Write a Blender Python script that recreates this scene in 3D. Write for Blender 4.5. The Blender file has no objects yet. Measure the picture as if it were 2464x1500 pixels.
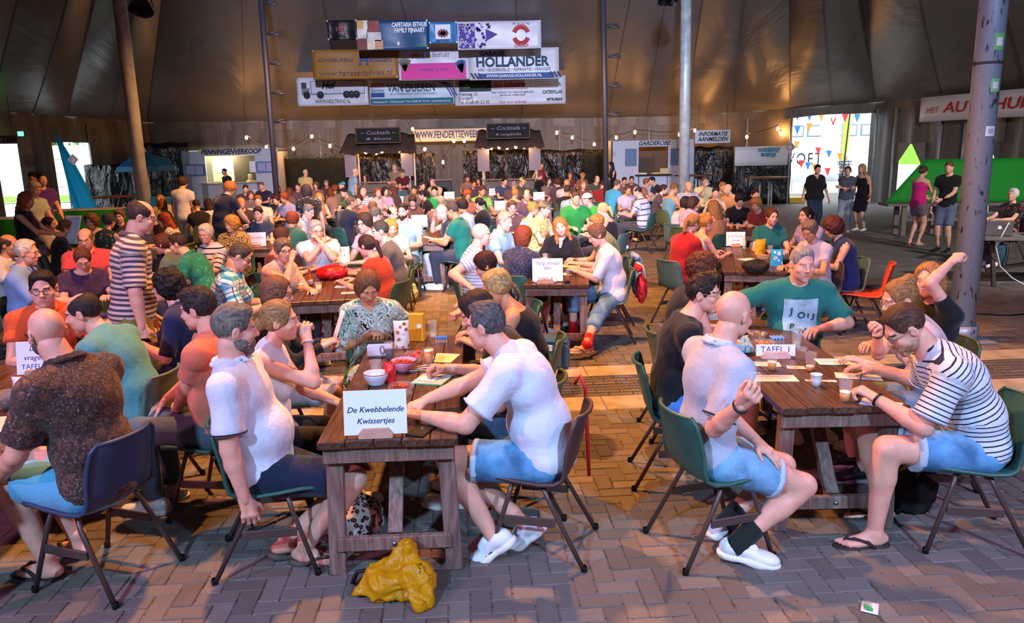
import bpy, math, random
import numpy as np
from mathutils import Vector, Matrix
from mathutils.bvhtree import BVHTree
R = math.radians
rnd = random.Random(7)
np.random.seed(7)
scene = bpy.context.scene
COL = scene.collection

# ------------------------------------------------------------------ camera
PITCH, FPX, CAMH, ROLL = R(12.1), 1800.0, 2.15, R(1.25)
cam_d = bpy.data.cameras.new('camera')
cam_d.sensor_width = 36.0
cam_d.lens = FPX / 2464.0 * 36.0
cam_d.clip_end = 300
cam = bpy.data.objects.new('camera', cam_d)
COL.objects.link(cam)
cam.location = (0, 0, CAMH)
cam.matrix_world = Matrix.Translation((0, 0, CAMH)) @ Matrix.Rotation(R(90) - PITCH, 4, 'X') @ Matrix.Rotation(-ROLL, 4, 'Z')
scene.camera = cam

# ------------------------------------------------------------------ colour management
vs = scene.view_settings
vs.view_transform = 'Standard'
vs.look = 'None'
vs.gamma = 1.0
vs.use_curve_mapping = False
vs.exposure = 0.12

# ------------------------------------------------------------------ daylight outside the tent
world = bpy.data.worlds.new('world')
scene.world = world
world.use_nodes = True
wn = world.node_tree.nodes
wl = world.node_tree.links
wn.clear()
wo = wn.new('ShaderNodeOutputWorld')
wb = wn.new('ShaderNodeBackground')
wb.inputs['Color'].default_value = (0.80, 0.90, 1.0, 1)
wb.inputs['Strength'].default_value = 4.5
wl.new(wb.outputs[0], wo.inputs[0])

# ------------------------------------------------------------------ stage lamps hung in the tent above and behind the picture, plus one added white fill
def spot(name, loc, aim, power, color, angle, blend=0.4, radius=0.12):
	d = bpy.data.lights.new(name, 'SPOT')
	d.energy = power
	d.color = color
	d.spot_size = R(angle)
	d.spot_blend = blend
	d.shadow_soft_size = radius
	o = bpy.data.objects.new(name, d)
	COL.objects.link(o)
	o.location = loc
	o.rotation_euler = (Vector(aim) - Vector(loc)).to_track_quat('-Z', 'Y').to_euler()
	return o
ORANGE = (1.0, 0.40, 0.10)
COOL = (0.40, 0.64, 1.0)
PINK = (1.0, 0.30, 0.62)
spot('amber_lamp', (-2.0, 6.2, 6.3), (-1.0, 6.0, 0.0), 2450, ORANGE, 118, 0.3)
spot('amber_lamp', (1.4, 8.6, 6.4), (1.0, 7.6, 0.0), 2300, ORANGE, 84, 0.3)
spot('amber_lamp', (-2.0, 13.0, 6.8), (-2.2, 16.0, 0.5), 5200, ORANGE, 118, 0.5)
spot('cool_lamp', (-3.6, -2.2, 5.4), (-1.6, 4.2, 0.6), 2250, COOL, 80, 0.8, 0.2)
spot('cool_lamp', (3.6, -2.2, 5.4), (3.0, 5.4, 0.9), 2450, COOL, 80, 0.8, 0.2)
spot('pink_lamp', (-6.0, 0.5, 5.2), (-0.5, 5.5, 0.8), 850, PINK, 85, 0.7, 0.2)
spot('pink_lamp', (6.0, 0.5, 5.2), (1.5, 5.5, 0.8), 560, PINK, 85, 0.7, 0.2)
spot('added_white_fill', (10.5, 6.0, 5.6), (9.5, 17.5, 0.3), 3000, (0.95, 0.92, 0.90), 74, 0.7, 0.2)  # added fill, no real lamp: brightens the right side in place of door daylight
spot('cool_lamp', (0.0, -3.0, 5.2), (-1.0, 30.0, 3.6), 25000, (0.66, 0.72, 1.0), 40, 0.6, 0.2)
# ================================================================== helpers
def ray(px, py):
	x0, y0 = (px - 1232) / FPX, -(py - 750) / FPX
	x = x0 * math.cos(ROLL) + y0 * math.sin(ROLL)
	y = y0 * math.cos(ROLL) - x0 * math.sin(ROLL)
	return (x, y * math.sin(PITCH) + math.cos(PITCH), y * math.cos(PITCH) - math.sin(PITCH))
def at(px, py, z=0.0, Y=None):
	d = ray(px, py)
	t = (z - CAMH) / d[2] if Y is None else Y / d[1]
	return Vector((d[0] * t, d[1] * t, CAMH + d[2] * t))

def lin(c):
	if isinstance(c, str):
		c = c.lstrip('#')
		c = tuple(int(c[i:i + 2], 16) / 255 for i in (0, 2, 4))
	return tuple(((v / 12.92) if v <= 0.04045 else ((v + 0.055) / 1.055) ** 2.4) for v in c[:3]) + (1.0,)

MATS = {}
def mat(name, color='#808080', rough=0.6, metal=0.0, emit=None, estr=0.0, alpha=1.0, trans=0.0, bump=0.0, bscale=60.0,
		var=0.0, vscale=8.0, spec=0.5, sheen=0.0, coat=0.0, ior=1.45, transl=0.0):
	key = ('m', name)
	if key in MATS:
		return MATS[key]
	m = bpy.data.materials.new(name)
	m.use_nodes = True
	nt = m.node_tree
	b = nt.nodes['Principled BSDF']
	c = lin(color)
	b.inputs['Base Color'].default_value = c
	b.inputs['Roughness'].default_value = rough
	b.inputs['Metallic'].default_value = metal
	b.inputs['IOR'].default_value = ior
	b.inputs['Specular IOR Level'].default_value = spec
	b.inputs['Transmission Weight'].default_value = trans
	b.inputs['Alpha'].default_value = alpha
	if sheen:
		b.inputs['Sheen Weight'].default_value = sheen
	if coat:
		b.inputs['Coat Weight'].default_value = coat
		b.inputs['Coat Roughness'].default_value = 0.2
	if emit:
		b.inputs['Emission Color'].default_value = lin(emit)
		b.inputs['Emission Strength'].default_value = estr
	if var or bump:
		tc = nt.nodes.new('ShaderNodeTexCoord')
	if var:
		n = nt.nodes.new('ShaderNodeTexNoise')
		n.inputs['Scale'].default_value = vscale
		n.inputs['Detail'].default_value = 4
		nt.links.new(tc.outputs['Object'], n.inputs['Vector'])
		r = nt.nodes.new('ShaderNodeValToRGB')
		r.color_ramp.elements[0].position = 0.3
		r.color_ramp.elements[1].position = 0.7
		r.color_ramp.elements[0].color = tuple(v * (1 - var) for v in c[:3]) + (1,)
		r.color_ramp.elements[1].color = tuple(min(1, v * (1 + var)) for v in c[:3]) + (1,)
		nt.links.new(n.outputs['Fac'], r.inputs[0])
		nt.links.new(r.outputs[0], b.inputs['Base Color'])
	if bump:
		n2 = nt.nodes.new('ShaderNodeTexNoise')
		n2.inputs['Scale'].default_value = bscale
		n2.inputs['Detail'].default_value = 3
		nt.links.new(tc.outputs['Object'], n2.inputs['Vector'])
		bp = nt.nodes.new('ShaderNodeBump')
		bp.inputs['Strength'].default_value = min(1.0, bump)
		bp.inputs['Distance'].default_value = 0.01
		nt.links.new(n2.outputs['Fac'], bp.inputs['Height'])
		nt.links.new(bp.outputs[0], b.inputs['Normal'])
	if transl:
		tr = nt.nodes.new('ShaderNodeBsdfTranslucent')
		tr.inputs[0].default_value = c
		mx = nt.nodes.new('ShaderNodeMixShader')
		mx.inputs[0].default_value = transl
		nt.links.new(b.outputs[0], mx.inputs[1])
		nt.links.new(tr.outputs[0], mx.inputs[2])
		nt.links.new(mx.outputs[0], nt.nodes['Material Output'].inputs[0])
	MATS[key] = m
	return m

def nd(nt, t, **kw):
	n = nt.nodes.new(t)
	for k, v in kw.items():
		setattr(n, k, v)
	return n
def mth(nt, op, a, b=None, c=None):
	n = nt.nodes.new('ShaderNodeMath')
	n.operation = op
	for i, v in enumerate((a, b, c)):
		if v is None:
			continue
		if isinstance(v, (int, float)):
			n.inputs[i].default_value = v
		else:
			nt.links.new(v, n.inputs[i])
	return n.outputs[0]
def mixc(nt, f, a, b):
	n = nt.nodes.new('ShaderNodeMix')
	n.data_type = 'RGBA'
	for sock, v in ((n.inputs[0], f), (n.inputs[6], a), (n.inputs[7], b)):
		if isinstance(v, (int, float)):
			sock.default_value = v
		elif isinstance(v, tuple):
			sock.default_value = v
		else:
			nt.links.new(v, sock)
	return n.outputs[2]

def cloth(kind='plain', c1='#808080', c2='#ffffff', c3='#000000', sc=1.0):
	"""woven cloth; patterns follow the garment through its 'rest' attribute (x, y, length along the garment)"""
	key = ('c', kind, c1, c2, c3, sc)
	if key in MATS:
		return MATS[key]
	m = bpy.data.materials.new('cloth_' + kind)
	m.use_nodes = True
	nt = m.node_tree
	b = nt.nodes['Principled BSDF']
	b.inputs['Roughness'].default_value = 0.85
	b.inputs['Specular IOR Level'].default_value = 0.25
	b.inputs['Sheen Weight'].default_value = 0.15
	A, B, C = lin(c1), lin(c2), lin(c3)
	at_ = nd(nt, 'ShaderNodeAttribute', attribute_name='rest')
	V = at_.outputs['Vector']
	sp = nd(nt, 'ShaderNodeSeparateXYZ')
	nt.links.new(V, sp.inputs[0])
	X, Y, Z = sp.outputs
	col = None
	if kind == 'plain':
		col = None
	elif kind == 'stripe':         # sc = stripes per metre, thin dark lines
		w = mth(nt, 'FRACT', mth(nt, 'MULTIPLY', Z, sc))
		col = mixc(nt, mth(nt, 'LESS_THAN', w, 0.26), A, B)
	elif kind == 'bands':
		w = mth(nt, 'FRACT', mth(nt, 'MULTIPLY', Z, sc))
		col = mixc(nt, mth(nt, 'LESS_THAN', w, 0.5), A, B)
	elif kind == 'plaid':
		w = mth(nt, 'FRACT', mth(nt, 'MULTIPLY', Z, sc))
		u = mth(nt, 'FRACT', mth(nt, 'MULTIPLY', X, sc))
		c0 = mixc(nt, mth(nt, 'LESS_THAN', w, 0.32), A, B)
		c1_ = mixc(nt, mth(nt, 'MULTIPLY', mth(nt, 'LESS_THAN', u, 0.35), 0.75), c0, B)
		l1 = mth(nt, 'LESS_THAN', mth(nt, 'ABSOLUTE', mth(nt, 'SUBTRACT', w, 0.62)), 0.045)
		l2 = mth(nt, 'LESS_THAN', mth(nt, 'ABSOLUTE', mth(nt, 'SUBTRACT', u, 0.66)), 0.045)
		col = mixc(nt, mth(nt, 'MULTIPLY', mth(nt, 'MAXIMUM', l1, l2), 0.85), c1_, C)
	elif kind in ('floral', 'dots', 'leopard', 'speckle'):
		vo = nd(nt, 'ShaderNodeTexVoronoi')
		vo.inputs['Scale'].default_value = sc
		nt.links.new(V, vo.inputs['Vector'])
		D = vo.outputs['Distance']
		if kind == 'dots':
			col = mixc(nt, mth(nt, 'LESS_THAN', D, 0.2), A, B)
		elif kind == 'leopard':
			ring = mth(nt, 'LESS_THAN', mth(nt, 'ABSOLUTE', mth(nt, 'SUBTRACT', D, 0.34)), 0.11)
			inn = mth(nt, 'LESS_THAN', D, 0.25)
			col = mixc(nt, ring, mixc(nt, inn, A, B), C)
		elif kind == 'speckle':
			ns = nd(nt, 'ShaderNodeTexNoise')
			ns.inputs['Scale'].default_value = sc * 1.2
			ns.inputs['Detail'].default_value = 5
			nt.links.new(V, ns.inputs['Vector'])
			big = nd(nt, 'ShaderNodeTexVoronoi')
			big.inputs['Scale'].default_value = sc * 0.22
			nt.links.new(V, big.inputs['Vector'])
			c0 = mixc(nt, mth(nt, 'GREATER_THAN', ns.outputs['Fac'], 0.52), A, B)
			c1_ = mixc(nt, mth(nt, 'MULTIPLY', mth(nt, 'LESS_THAN', big.outputs['Distance'], 0.3), 0.7), c0, lin('#6d4a3a'))
			col = mixc(nt, mth(nt, 'LESS_THAN', D, 0.16), c1_, C)
		else:
			ns = nd(nt, 'ShaderNodeTexNoise')
			ns.inputs['Scale'].default_value = sc * 1.6
			nt.links.new(V, ns.inputs['Vector'])
			d2 = mth(nt, 'ADD', D, mth(nt, 'MULTIPLY', mth(nt, 'SUBTRACT', ns.outputs['Fac'], 0.5), 0.5))
			c0 = mixc(nt, mth(nt, 'LESS_THAN', d2, 0.33), A, B)
			col = mixc(nt, mth(nt, 'LESS_THAN', d2, 0.14), c0, C)
	elif kind == 'swirl':
		ns = nd(nt, 'ShaderNodeTexNoise')
		ns.inputs['Scale'].default_value = sc
		ns.inputs['Detail'].default_value = 1.0
		ns.inputs['Distortion'].default_value = 1.2
		nt.links.new(V, ns.inputs['Vector'])
		w = mth(nt, 'FRACT', mth(nt, 'MULTIPLY', ns.outputs['Fac'], 9.0))
		r = nd(nt, 'ShaderNodeValToRGB')
		cr = r.color_ramp
		cr.interpolation = 'CONSTANT'
		cr.elements[0].color = A
		cr.elements[1].position = 0.34
		cr.elements[1].color = C
		for ps, cc in ((0.46, A), (0.60, B), (0.76, C), (0.84, A)):
			e = cr.elements.new(ps)
			e.color = cc
		nt.links.new(w, r.inputs[0])
		col = r.outputs[0]
	tc = nd(nt, 'ShaderNodeTexCoord')
	n3 = nd(nt, 'ShaderNodeTexNoise')
	n3.inputs['Scale'].default_value = 9
	n3.inputs['Detail'].default_value = 3
	nt.links.new(tc.outputs['Object'], n3.inputs['Vector'])
	f = mth(nt, 'MULTIPLY_ADD', n3.outputs['Fac'], 0.34, 0.80)
	mul = nd(nt, 'ShaderNodeVectorMath', operation='SCALE')
	if col is None:
		mul.inputs[0].default_value = A[:3]
	else:
		nt.links.new(col, mul.inputs[0])
	nt.links.new(f, mul.inputs['Scale'])
	nt.links.new(mul.outputs[0], b.inputs['Base Color'])
	n2 = nd(nt, 'ShaderNodeTexNoise')
	n2.inputs['Scale'].default_value = 26
	n2.inputs['Detail'].default_value = 5
	n2.inputs['Distortion'].default_value = 0.6
	nt.links.new(tc.outputs['Object'], n2.inputs['Vector'])
	bp = nd(nt, 'ShaderNodeBump')
	bp.inputs['Strength'].default_value = 0.35
	bp.inputs['Distance'].default_value = 0.012
	nt.links.new(n2.outputs['Fac'], bp.inputs['Height'])
	nt.links.new(bp.outputs[0], b.inputs['Normal'])
	MATS[key] = m
	return m

def denim(c='#5f86a8'):
	key = ('d', c)
	if key in MATS:
		return MATS[key]
	m = bpy.data.materials.new('denim')
	m.use_nodes = True
	nt = m.node_tree
	b = nt.nodes['Principled BSDF']
	b.inputs['Roughness'].default_value = 0.85
	b.inputs['Specular IOR Level'].default_value = 0.2
	tc = nd(nt, 'ShaderNodeTexCoord')
	n = nd(nt, 'ShaderNodeTexNoise')
	n.inputs['Scale'].default_value = 7
	n.inputs['Detail'].default_value = 5
	nt.links.new(tc.outputs['Object'], n.inputs['Vector'])
	n2 = nd(nt, 'ShaderNodeTexNoise')
	n2.inputs['Scale'].default_value = 220
	nt.links.new(tc.outputs['Object'], n2.inputs['Vector'])
	A = lin(c)
	dk = tuple(v * 0.55 for v in A[:3]) + (1,)
	lt = tuple(min(1, v * 1.5 + 0.03) for v in A[:3]) + (1,)
	r = nd(nt, 'ShaderNodeValToRGB')
	r.color_ramp.elements[0].position = 0.32
	r.color_ramp.elements[1].position = 0.72
	r.color_ramp.elements[0].color = dk
	r.color_ramp.elements[1].color = lt
	nt.links.new(mth(nt, 'MULTIPLY_ADD', n2.outputs['Fac'], 0.3, mth(nt, 'SUBTRACT', n.outputs['Fac'], 0.13)), r.inputs[0])
	nt.links.new(r.outputs[0], b.inputs['Base Color'])
	bp = nd(nt, 'ShaderNodeBump')
	bp.inputs['Strength'].default_value = 0.4
	bp.inputs['Distance'].default_value = 0.01
	nt.links.new(n.outputs['Fac'], bp.inputs['Height'])
	nt.links.new(bp.outputs[0], b.inputs['Normal'])
	MATS[key] = m
	return m

def hairmat(c):
	key = ('h', c)
	if key in MATS:
		return MATS[key]
	m = bpy.data.materials.new('hair')
	m.use_nodes = True
	nt = m.node_tree
	b = nt.nodes['Principled BSDF']
	b.inputs['Roughness'].default_value = 0.6
	b.inputs['Specular IOR Level'].default_value = 0.2
	tc = nd(nt, 'ShaderNodeTexCoord')
	mp = nd(nt, 'ShaderNodeMapping')
	mp.inputs['Scale'].default_value = (130, 11, 30)
	nt.links.new(tc.outputs['Object'], mp.inputs[0])
	n = nd(nt, 'ShaderNodeTexNoise')
	n.inputs['Scale'].default_value = 1.6
	n.inputs['Detail'].default_value = 4
	n.inputs['Distortion'].default_value = 0.4
	nt.links.new(mp.outputs[0], n.inputs['Vector'])
	A = lin(c)
	r = nd(nt, 'ShaderNodeValToRGB')
	r.color_ramp.elements[0].position = 0.34
	r.color_ramp.elements[1].position = 0.68
	r.color_ramp.elements[0].color = tuple(v * 0.45 for v in A[:3]) + (1,)
	r.color_ramp.elements[1].color = tuple(min(1, v * 1.45 + 0.01) for v in A[:3]) + (1,)
	nt.links.new(n.outputs['Fac'], r.inputs[0])
	nt.links.new(r.outputs[0], b.inputs['Base Color'])
	bp = nd(nt, 'ShaderNodeBump')
	bp.inputs['Strength'].default_value = 0.7
	bp.inputs['Distance'].default_value = 0.006
	nt.links.new(n.outputs['Fac'], bp.inputs['Height'])
	nt.links.new(bp.outputs[0], b.inputs['Normal'])
	MATS[key] = m
	return m

# ---- mesh builder ----
class MB:
	def __init__(s):
		s.v, s.f = [], []
	def box(s, lo, hi, M=None):
		b = len(s.v)
		for x in (lo[0], hi[0]):
			for y in (lo[1], hi[1]):
				for z in (lo[2], hi[2]):
					p = Vector((x, y, z))
					s.v.append(tuple(M @ p if M is not None else p))
		s.f += [tuple(b + i for i in q) for q in ((0, 1, 3, 2), (4, 6, 7, 5), (0, 4, 5, 1), (2, 3, 7, 6), (0, 2, 6, 4), (1, 5, 7, 3))]
		return s
	def bbox(s, lo, hi, bev=0.004, M=None):
		"""box with chamfered top and side edges"""
		b = len(s.v)
		x0, y0, z0 = lo
		x1, y1, z1 = hi
		e = bev
		rings = []
		for z, i in ((z0, e), (z0 + e, 0), (z1 - e, 0), (z1, e)):
			rings.append([(x0 + i, y0 + i, z), (x1 - i, y0 + i, z), (x1 - i, y1 - i, z), (x0 + i, y1 - i, z)])
		for r in rings:
			for p in r:
				s.v.append(tuple(M @ Vector(p)) if M is not None else p)
		for k in range(3):
			for i in range(4):
				j = (i + 1) % 4
				s.f.append((b + 4 * k + i, b + 4 * k + j, b + 4 * k + 4 + j, b + 4 * k + 4 + i))
		s.f.append((b + 3, b + 2, b + 1, b))
		s.f.append((b + 12, b + 13, b + 14, b + 15))
		return s
	def bar(s, a, b_, w, h, up=(0, 0, 1)):
		a, b_ = Vector(a), Vector(b_)
		d = (b_ - a)
		L = d.length
		y = d.normalized()
		x = y.cross(Vector(up))
		if x.length < 1e-5:
			x = Vector((1, 0, 0))
		x.normalize()
		z = x.cross(y)
		M = Matrix.Translation(a) @ Matrix((x, y, z)).transposed().to_4x4()
		return s.bbox((-w / 2, 0, -h / 2), (w / 2, L, h / 2), min(w, h) * 0.06, M)
	def tube(s, pts, r, n=8, cap=True):
		pts = [Vector(p) for p in pts]
		rs = r if isinstance(r, (list, tuple)) else [r] * len(pts)
		b = len(s.v)
		ref = None
		for i, p in enumerate(pts):
			d = (pts[min(i + 1, len(pts) - 1)] - pts[max(i - 1, 0)]).normalized()
			if ref is None:
				ref = Vector((0, 0, 1)) if abs(d.z) < 0.9 else Vector((1, 0, 0))
			x = d.cross(ref)
			x.normalize()
			y = d.cross(x)
			y.normalize()
			ref = x.cross(d)
			for k in range(n):
				a = 2 * math.pi * k / n
				s.v.append(tuple(p + (x * math.cos(a) + y * math.sin(a)) * rs[i]))
		for i in range(len(pts) - 1):
			for k in range(n):
				j = (k + 1) % n
				s.f.append((b + i * n + k, b + (i + 1) * n + k, b + (i + 1) * n + j, b + i * n + j))
		if cap:
			s.f.append(tuple(b + k for k in range(n)))
			e = b + (len(pts) - 1) * n
			s.f.append(tuple(e + k for k in reversed(range(n))))
		return s
	def lathe(s, prof, n=16, M=None, close=False):
		b = len(s.v)
		for (r, z) in prof:
			for k in range(n):
				a = 2 * math.pi * k / n
				p = Vector((r * math.cos(a), r * math.sin(a), z))
				s.v.append(tuple(M @ p if M is not None else p))
		for i in range(len(prof) - 1):
			for k in range(n):
				j = (k + 1) % n
				s.f.append((b + i * n + k, b + i * n + j, b + (i + 1) * n + j, b + (i + 1) * n + k))
		if prof[0][0] > 1e-6:
			s.f.append(tuple(b + k for k in reversed(range(n))))
		if prof[-1][0] > 1e-6 and close:
			e = b + (len(prof) - 1) * n
			s.f.append(tuple(e + k for k in range(n)))
		return s
	def grid(s, fn, nu, nv):
		b = len(s.v)
		for i in range(nu + 1):
			for j in range(nv + 1):
				s.v.append(tuple(fn(i / nu, j / nv)))
		for i in range(nu):
			for j in range(nv):
				q = b + i * (nv + 1) + j
				s.f.append((q, q + nv + 1, q + nv + 2, q + 1))
		return s
	def sheet(s, fn, nu, nv, th):
		"""closed slab of thickness th following fn(u, v)"""
		g = [[Vector(fn(i / nu, j / nv)) for j in range(nv + 1)] for i in range(nu + 1)]
		b = len(s.v)
		N = (nu + 1) * (nv + 1)
		nn = []
		for i in range(nu + 1):
			for j in range(nv + 1):
				du = g[min(i + 1, nu)][j] - g[max(i - 1, 0)][j]
				dv = g[i][min(j + 1, nv)] - g[i][max(j - 1, 0)]
				n = du.cross(dv)
				if n.length > 1e-9:
					n.normalize()
				nn.append(n)
				s.v.append(tuple(g[i][j]))
		k = 0
		for i in range(nu + 1):
			for j in range(nv + 1):
				s.v.append(tuple(g[i][j] - nn[k] * th))
				k += 1
		for i in range(nu):
			for j in range(nv):
				q = b + i * (nv + 1) + j
				s.f.append((q, q + nv + 1, q + nv + 2, q + 1))
				s.f.append((q + N, q + N + 1, q + N + nv + 2, q + N + nv + 1))
		for i in range(nu):
			for j in (0, nv):
				q, w = b + i * (nv + 1) + j, b + (i + 1) * (nv + 1) + j
				s.f.append((q, q + N, w + N, w) if j == 0 else (q, w, w + N, q + N))
		for j in range(nv):
			for i in (0, nu):
				q, w = b + i * (nv + 1) + j, b + i * (nv + 1) + j + 1
				s.f.append((q, w, w + N, q + N) if i == 0 else (q, q + N, w + N, w))
		return s
	def mesh(s, name, smooth=False):
		me = bpy.data.meshes.new(name)
		me.from_pydata(s.v, [], s.f)
		if smooth:
			me.shade_smooth()
		me.update()
		return me
	def build(s, name, m, parent=None, smooth=False, **kw):
		return link(s.mesh(name, smooth), name, m, parent, **kw)

def link(me, name, m, parent=None, M=None, label=None, cat=None, group=None, kind=None):
	o = bpy.data.objects.new(name, me)
	COL.objects.link(o)
	if m is not None and me is not None:
		if len(me.materials) == 0:
			me.materials.append(m)
		elif me.materials[0] is not m:
			o.material_slots[0].link = 'OBJECT'
			o.material_slots[0].material = m
	if parent is not None:
		o.parent = parent
	if M is not None:
		o.matrix_local = M
	tag(o, label, cat, group, kind)
	return o
def tag(o, label=None, cat=None, group=None, kind=None):
	if label: o['label'] = label
	if cat: o['category'] = cat
	if group: o['group'] = group
	if kind: o['kind'] = kind
	return o
def empty(name, loc=(0, 0, 0), rz=0.0, label=None, cat=None, group=None, kind=None):
	o = bpy.data.objects.new(name, None)
	COL.objects.link(o)
	o.location = loc
	o.rotation_euler = (0, 0, rz)
	return tag(o, label, cat, group, kind)
def copy_tree(o, parent=None):
	c = o.copy()
	COL.objects.link(c)
	c.parent = parent
	for ch in o.children:
		copy_tree(ch, c)
	return c
def text(s, size, m, parent, M, name='lettering', align='CENTER', shear=0.0, bold=0.0, sx=1.0, spacing=1.0, fit=None):
	cu = bpy.data.curves.new(name, 'FONT')
	cu.body = s
	cu.size = size
	cu.align_x = align
	cu.align_y = 'CENTER'
	cu.shear = shear
	cu.offset = bold
	cu.space_character = spacing
	cu.space_line = 0.9
	cu.resolution_u = 3
	cu.extrude = 0.0004
	cu.materials.append(m)
	tmp = bpy.data.objects.new(name, cu)
	me = bpy.data.meshes.new_from_object(tmp)
	bpy.data.objects.remove(tmp)
	bpy.data.curves.remove(cu)
	if fit and len(me.vertices):
		xs = [v.co.x for v in me.vertices]
		sx = fit / max(.001, max(xs) - min(xs))
	return link(me, name, m, parent, M @ Matrix.Diagonal((sx, 1, 1, 1)))
def T(x=0, y=0, z=0):
	return Matrix.Translation((x, y, z))
def RX(a): return Matrix.Rotation(R(a), 4, 'X')
def RY(a): return Matrix.Rotation(R(a), 4, 'Y')
def RZ(a): return Matrix.Rotation(R(a), 4, 'Z')
# ================================================================== people: bodies grown as one blended surface
def npv(v): return np.array(v, dtype=np.float32)
def nrm(v):
	v = np.asarray(v, dtype=np.float64)
	return v / (np.linalg.norm(v) + 1e-9)

def RC(a, b, ra, rb, k=0.02, cuts=(), op=0):
	return ('rc', npv(a), npv(b), float(ra), float(rb), k, cuts, op)
def EL(c, r, A=None, k=0.03, cuts=(), op=0):
	return ('el', npv(c), npv(r), np.eye(3, dtype=np.float32) if A is None else npv(A), 0, k, cuts, op)

def sdf_mesh(prims, vox):
	los, his = [], []
	for p in prims:
		if p[0] == 'rc':
			m = max(p[3], p[4])
			lo, hi = np.minimum(p[1], p[2]) - m, np.maximum(p[1], p[2]) + m
		else:
			e = np.sqrt(((p[3].T * p[2]) ** 2).sum(1))
			lo, hi = p[1] - e, p[1] + e
		los.append(lo)
		his.append(hi)
	addm = [i for i, p in enumerate(prims) if p[7] == 0]
	lo = np.min([los[i] for i in addm], 0) - 2.5 * vox
	hi = np.max([his[i] for i in addm], 0) + 2.5 * vox
	n = np.ceil((hi - lo) / vox).astype(int) + 1
	D = np.full(n, 1.0, dtype=np.float32)
	ax = [lo[i] + vox * np.arange(n[i], dtype=np.float32) for i in range(3)]
	for p, l, h in zip(prims, los, his):
		mg = p[5] + 2.5 * vox
		i0 = np.maximum(np.floor((l - mg - lo) / vox).astype(int), 0)
		i1 = np.minimum(np.ceil((h + mg - lo) / vox).astype(int) + 1, n)
		if (i1 <= i0).any():
			continue
		sl = tuple(slice(i0[i], i1[i]) for i in range(3))
		X = ax[0][sl[0]][:, None, None]
		Y = ax[1][sl[1]][None, :, None]
		Z = ax[2][sl[2]][None, None, :]
		if p[0] == 'rc':
			a, b = p[1], p[2]
			ab = b - a
			L2 = float((ab * ab).sum()) + 1e-9
			px, py, pz = X - a[0], Y - a[1], Z - a[2]
			t = np.clip((px * ab[0] + py * ab[1] + pz * ab[2]) / L2, 0, 1)
			d = np.sqrt((px - t * ab[0]) ** 2 + (py - t * ab[1]) ** 2 + (pz - t * ab[2]) ** 2) - (p[3] + t * (p[4] - p[3]))
		else:
			c, r, A = p[1], p[2], p[3]
			px, py, pz = X - c[0], Y - c[1], Z - c[2]
			q = [(A[i, 0] * px + A[i, 1] * py + A[i, 2] * pz) for i in range(3)]
			k0 = np.sqrt(sum((q[i] / r[i]) ** 2 for i in range(3))) + 1e-6
			k1 = np.sqrt(sum((q[i] / r[i] ** 2) ** 2 for i in range(3))) + 1e-6
			d = k0 * (k0 - 1.0) / k1
		for (o, nn) in p[6]:
			d = np.maximum(d, (X - o[0]) * nn[0] + (Y - o[1]) * nn[1] + (Z - o[2]) * nn[2])
		S = D[sl]
		k = max(p[5], 1e-4)
		if p[7] == 0:
			h_ = np.clip(0.5 + 0.5 * (S - d) / k, 0, 1)
			D[sl] = S * (1 - h_) + d * h_ - k * h_ * (1 - h_)
		else:
			d = -d
			h_ = np.clip(0.5 - 0.5 * (S - d) / k, 0, 1)
			D[sl] = S * (1 - h_) + d * h_ + k * h_ * (1 - h_)
	# surface nets
	ins = D < 0
	s = ins.astype(np.int8)
	c = (s[:-1, :-1, :-1] + s[1:, :-1, :-1] + s[:-1, 1:, :-1] + s[1:, 1:, :-1] +
		 s[:-1, :-1, 1:] + s[1:, :-1, 1:] + s[:-1, 1:, 1:] + s[1:, 1:, 1:])
	act = (c > 0) & (c < 8)
	I = np.argwhere(act)
	idx = np.full(act.shape, -1, dtype=np.int32)
	idx[act] = np.arange(len(I))
	off = np.array([(0, 0, 0), (1, 0, 0), (0, 1, 0), (1, 1, 0), (0, 0, 1), (1, 0, 1), (0, 1, 1), (1, 1, 1)])
	val = np.stack([D[I[:, 0] + o[0], I[:, 1] + o[1], I[:, 2] + o[2]] for o in off], 1)
	acc = np.zeros((len(I), 3))
	cnt = np.zeros(len(I))
	for a, b in ((0, 1), (2, 3), (4, 5), (6, 7), (0, 2), (1, 3), (4, 6), (5, 7), (0, 4), (1, 5), (2, 6), (3, 7)):
		va, vb = val[:, a], val[:, b]
		m = (va < 0) != (vb < 0)
		t = np.where(m, va / (va - vb + 1e-12), 0)
		acc += np.where(m[:, None], off[a] + t[:, None] * (off[b] - off[a]), 0)
		cnt += m
	V = (I + acc / cnt[:, None]) * vox + lo
	F = []
	for axis in range(3):
		sa = np.moveaxis(ins, axis, 0)
		ia = np.moveaxis(idx, axis, 0)
		e = sa[:-1] != sa[1:]
		e = e[:, 1:-1, 1:-1]
		Q = np.argwhere(e)
		if not len(Q):
			continue
		i, j, k = Q[:, 0], Q[:, 1] + 1, Q[:, 2] + 1
		q = np.stack([ia[i, j - 1, k - 1], ia[i, j, k - 1], ia[i, j, k], ia[i, j - 1, k]], 1)
		flip = sa[i, j, k] == 0
		if axis == 1:
			flip = ~flip
		q[flip] = q[flip][:, ::-1]
		F.append(q)
	F = np.concatenate(F)
	F = F[(F >= 0).all(1)]
	return V, F

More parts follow.
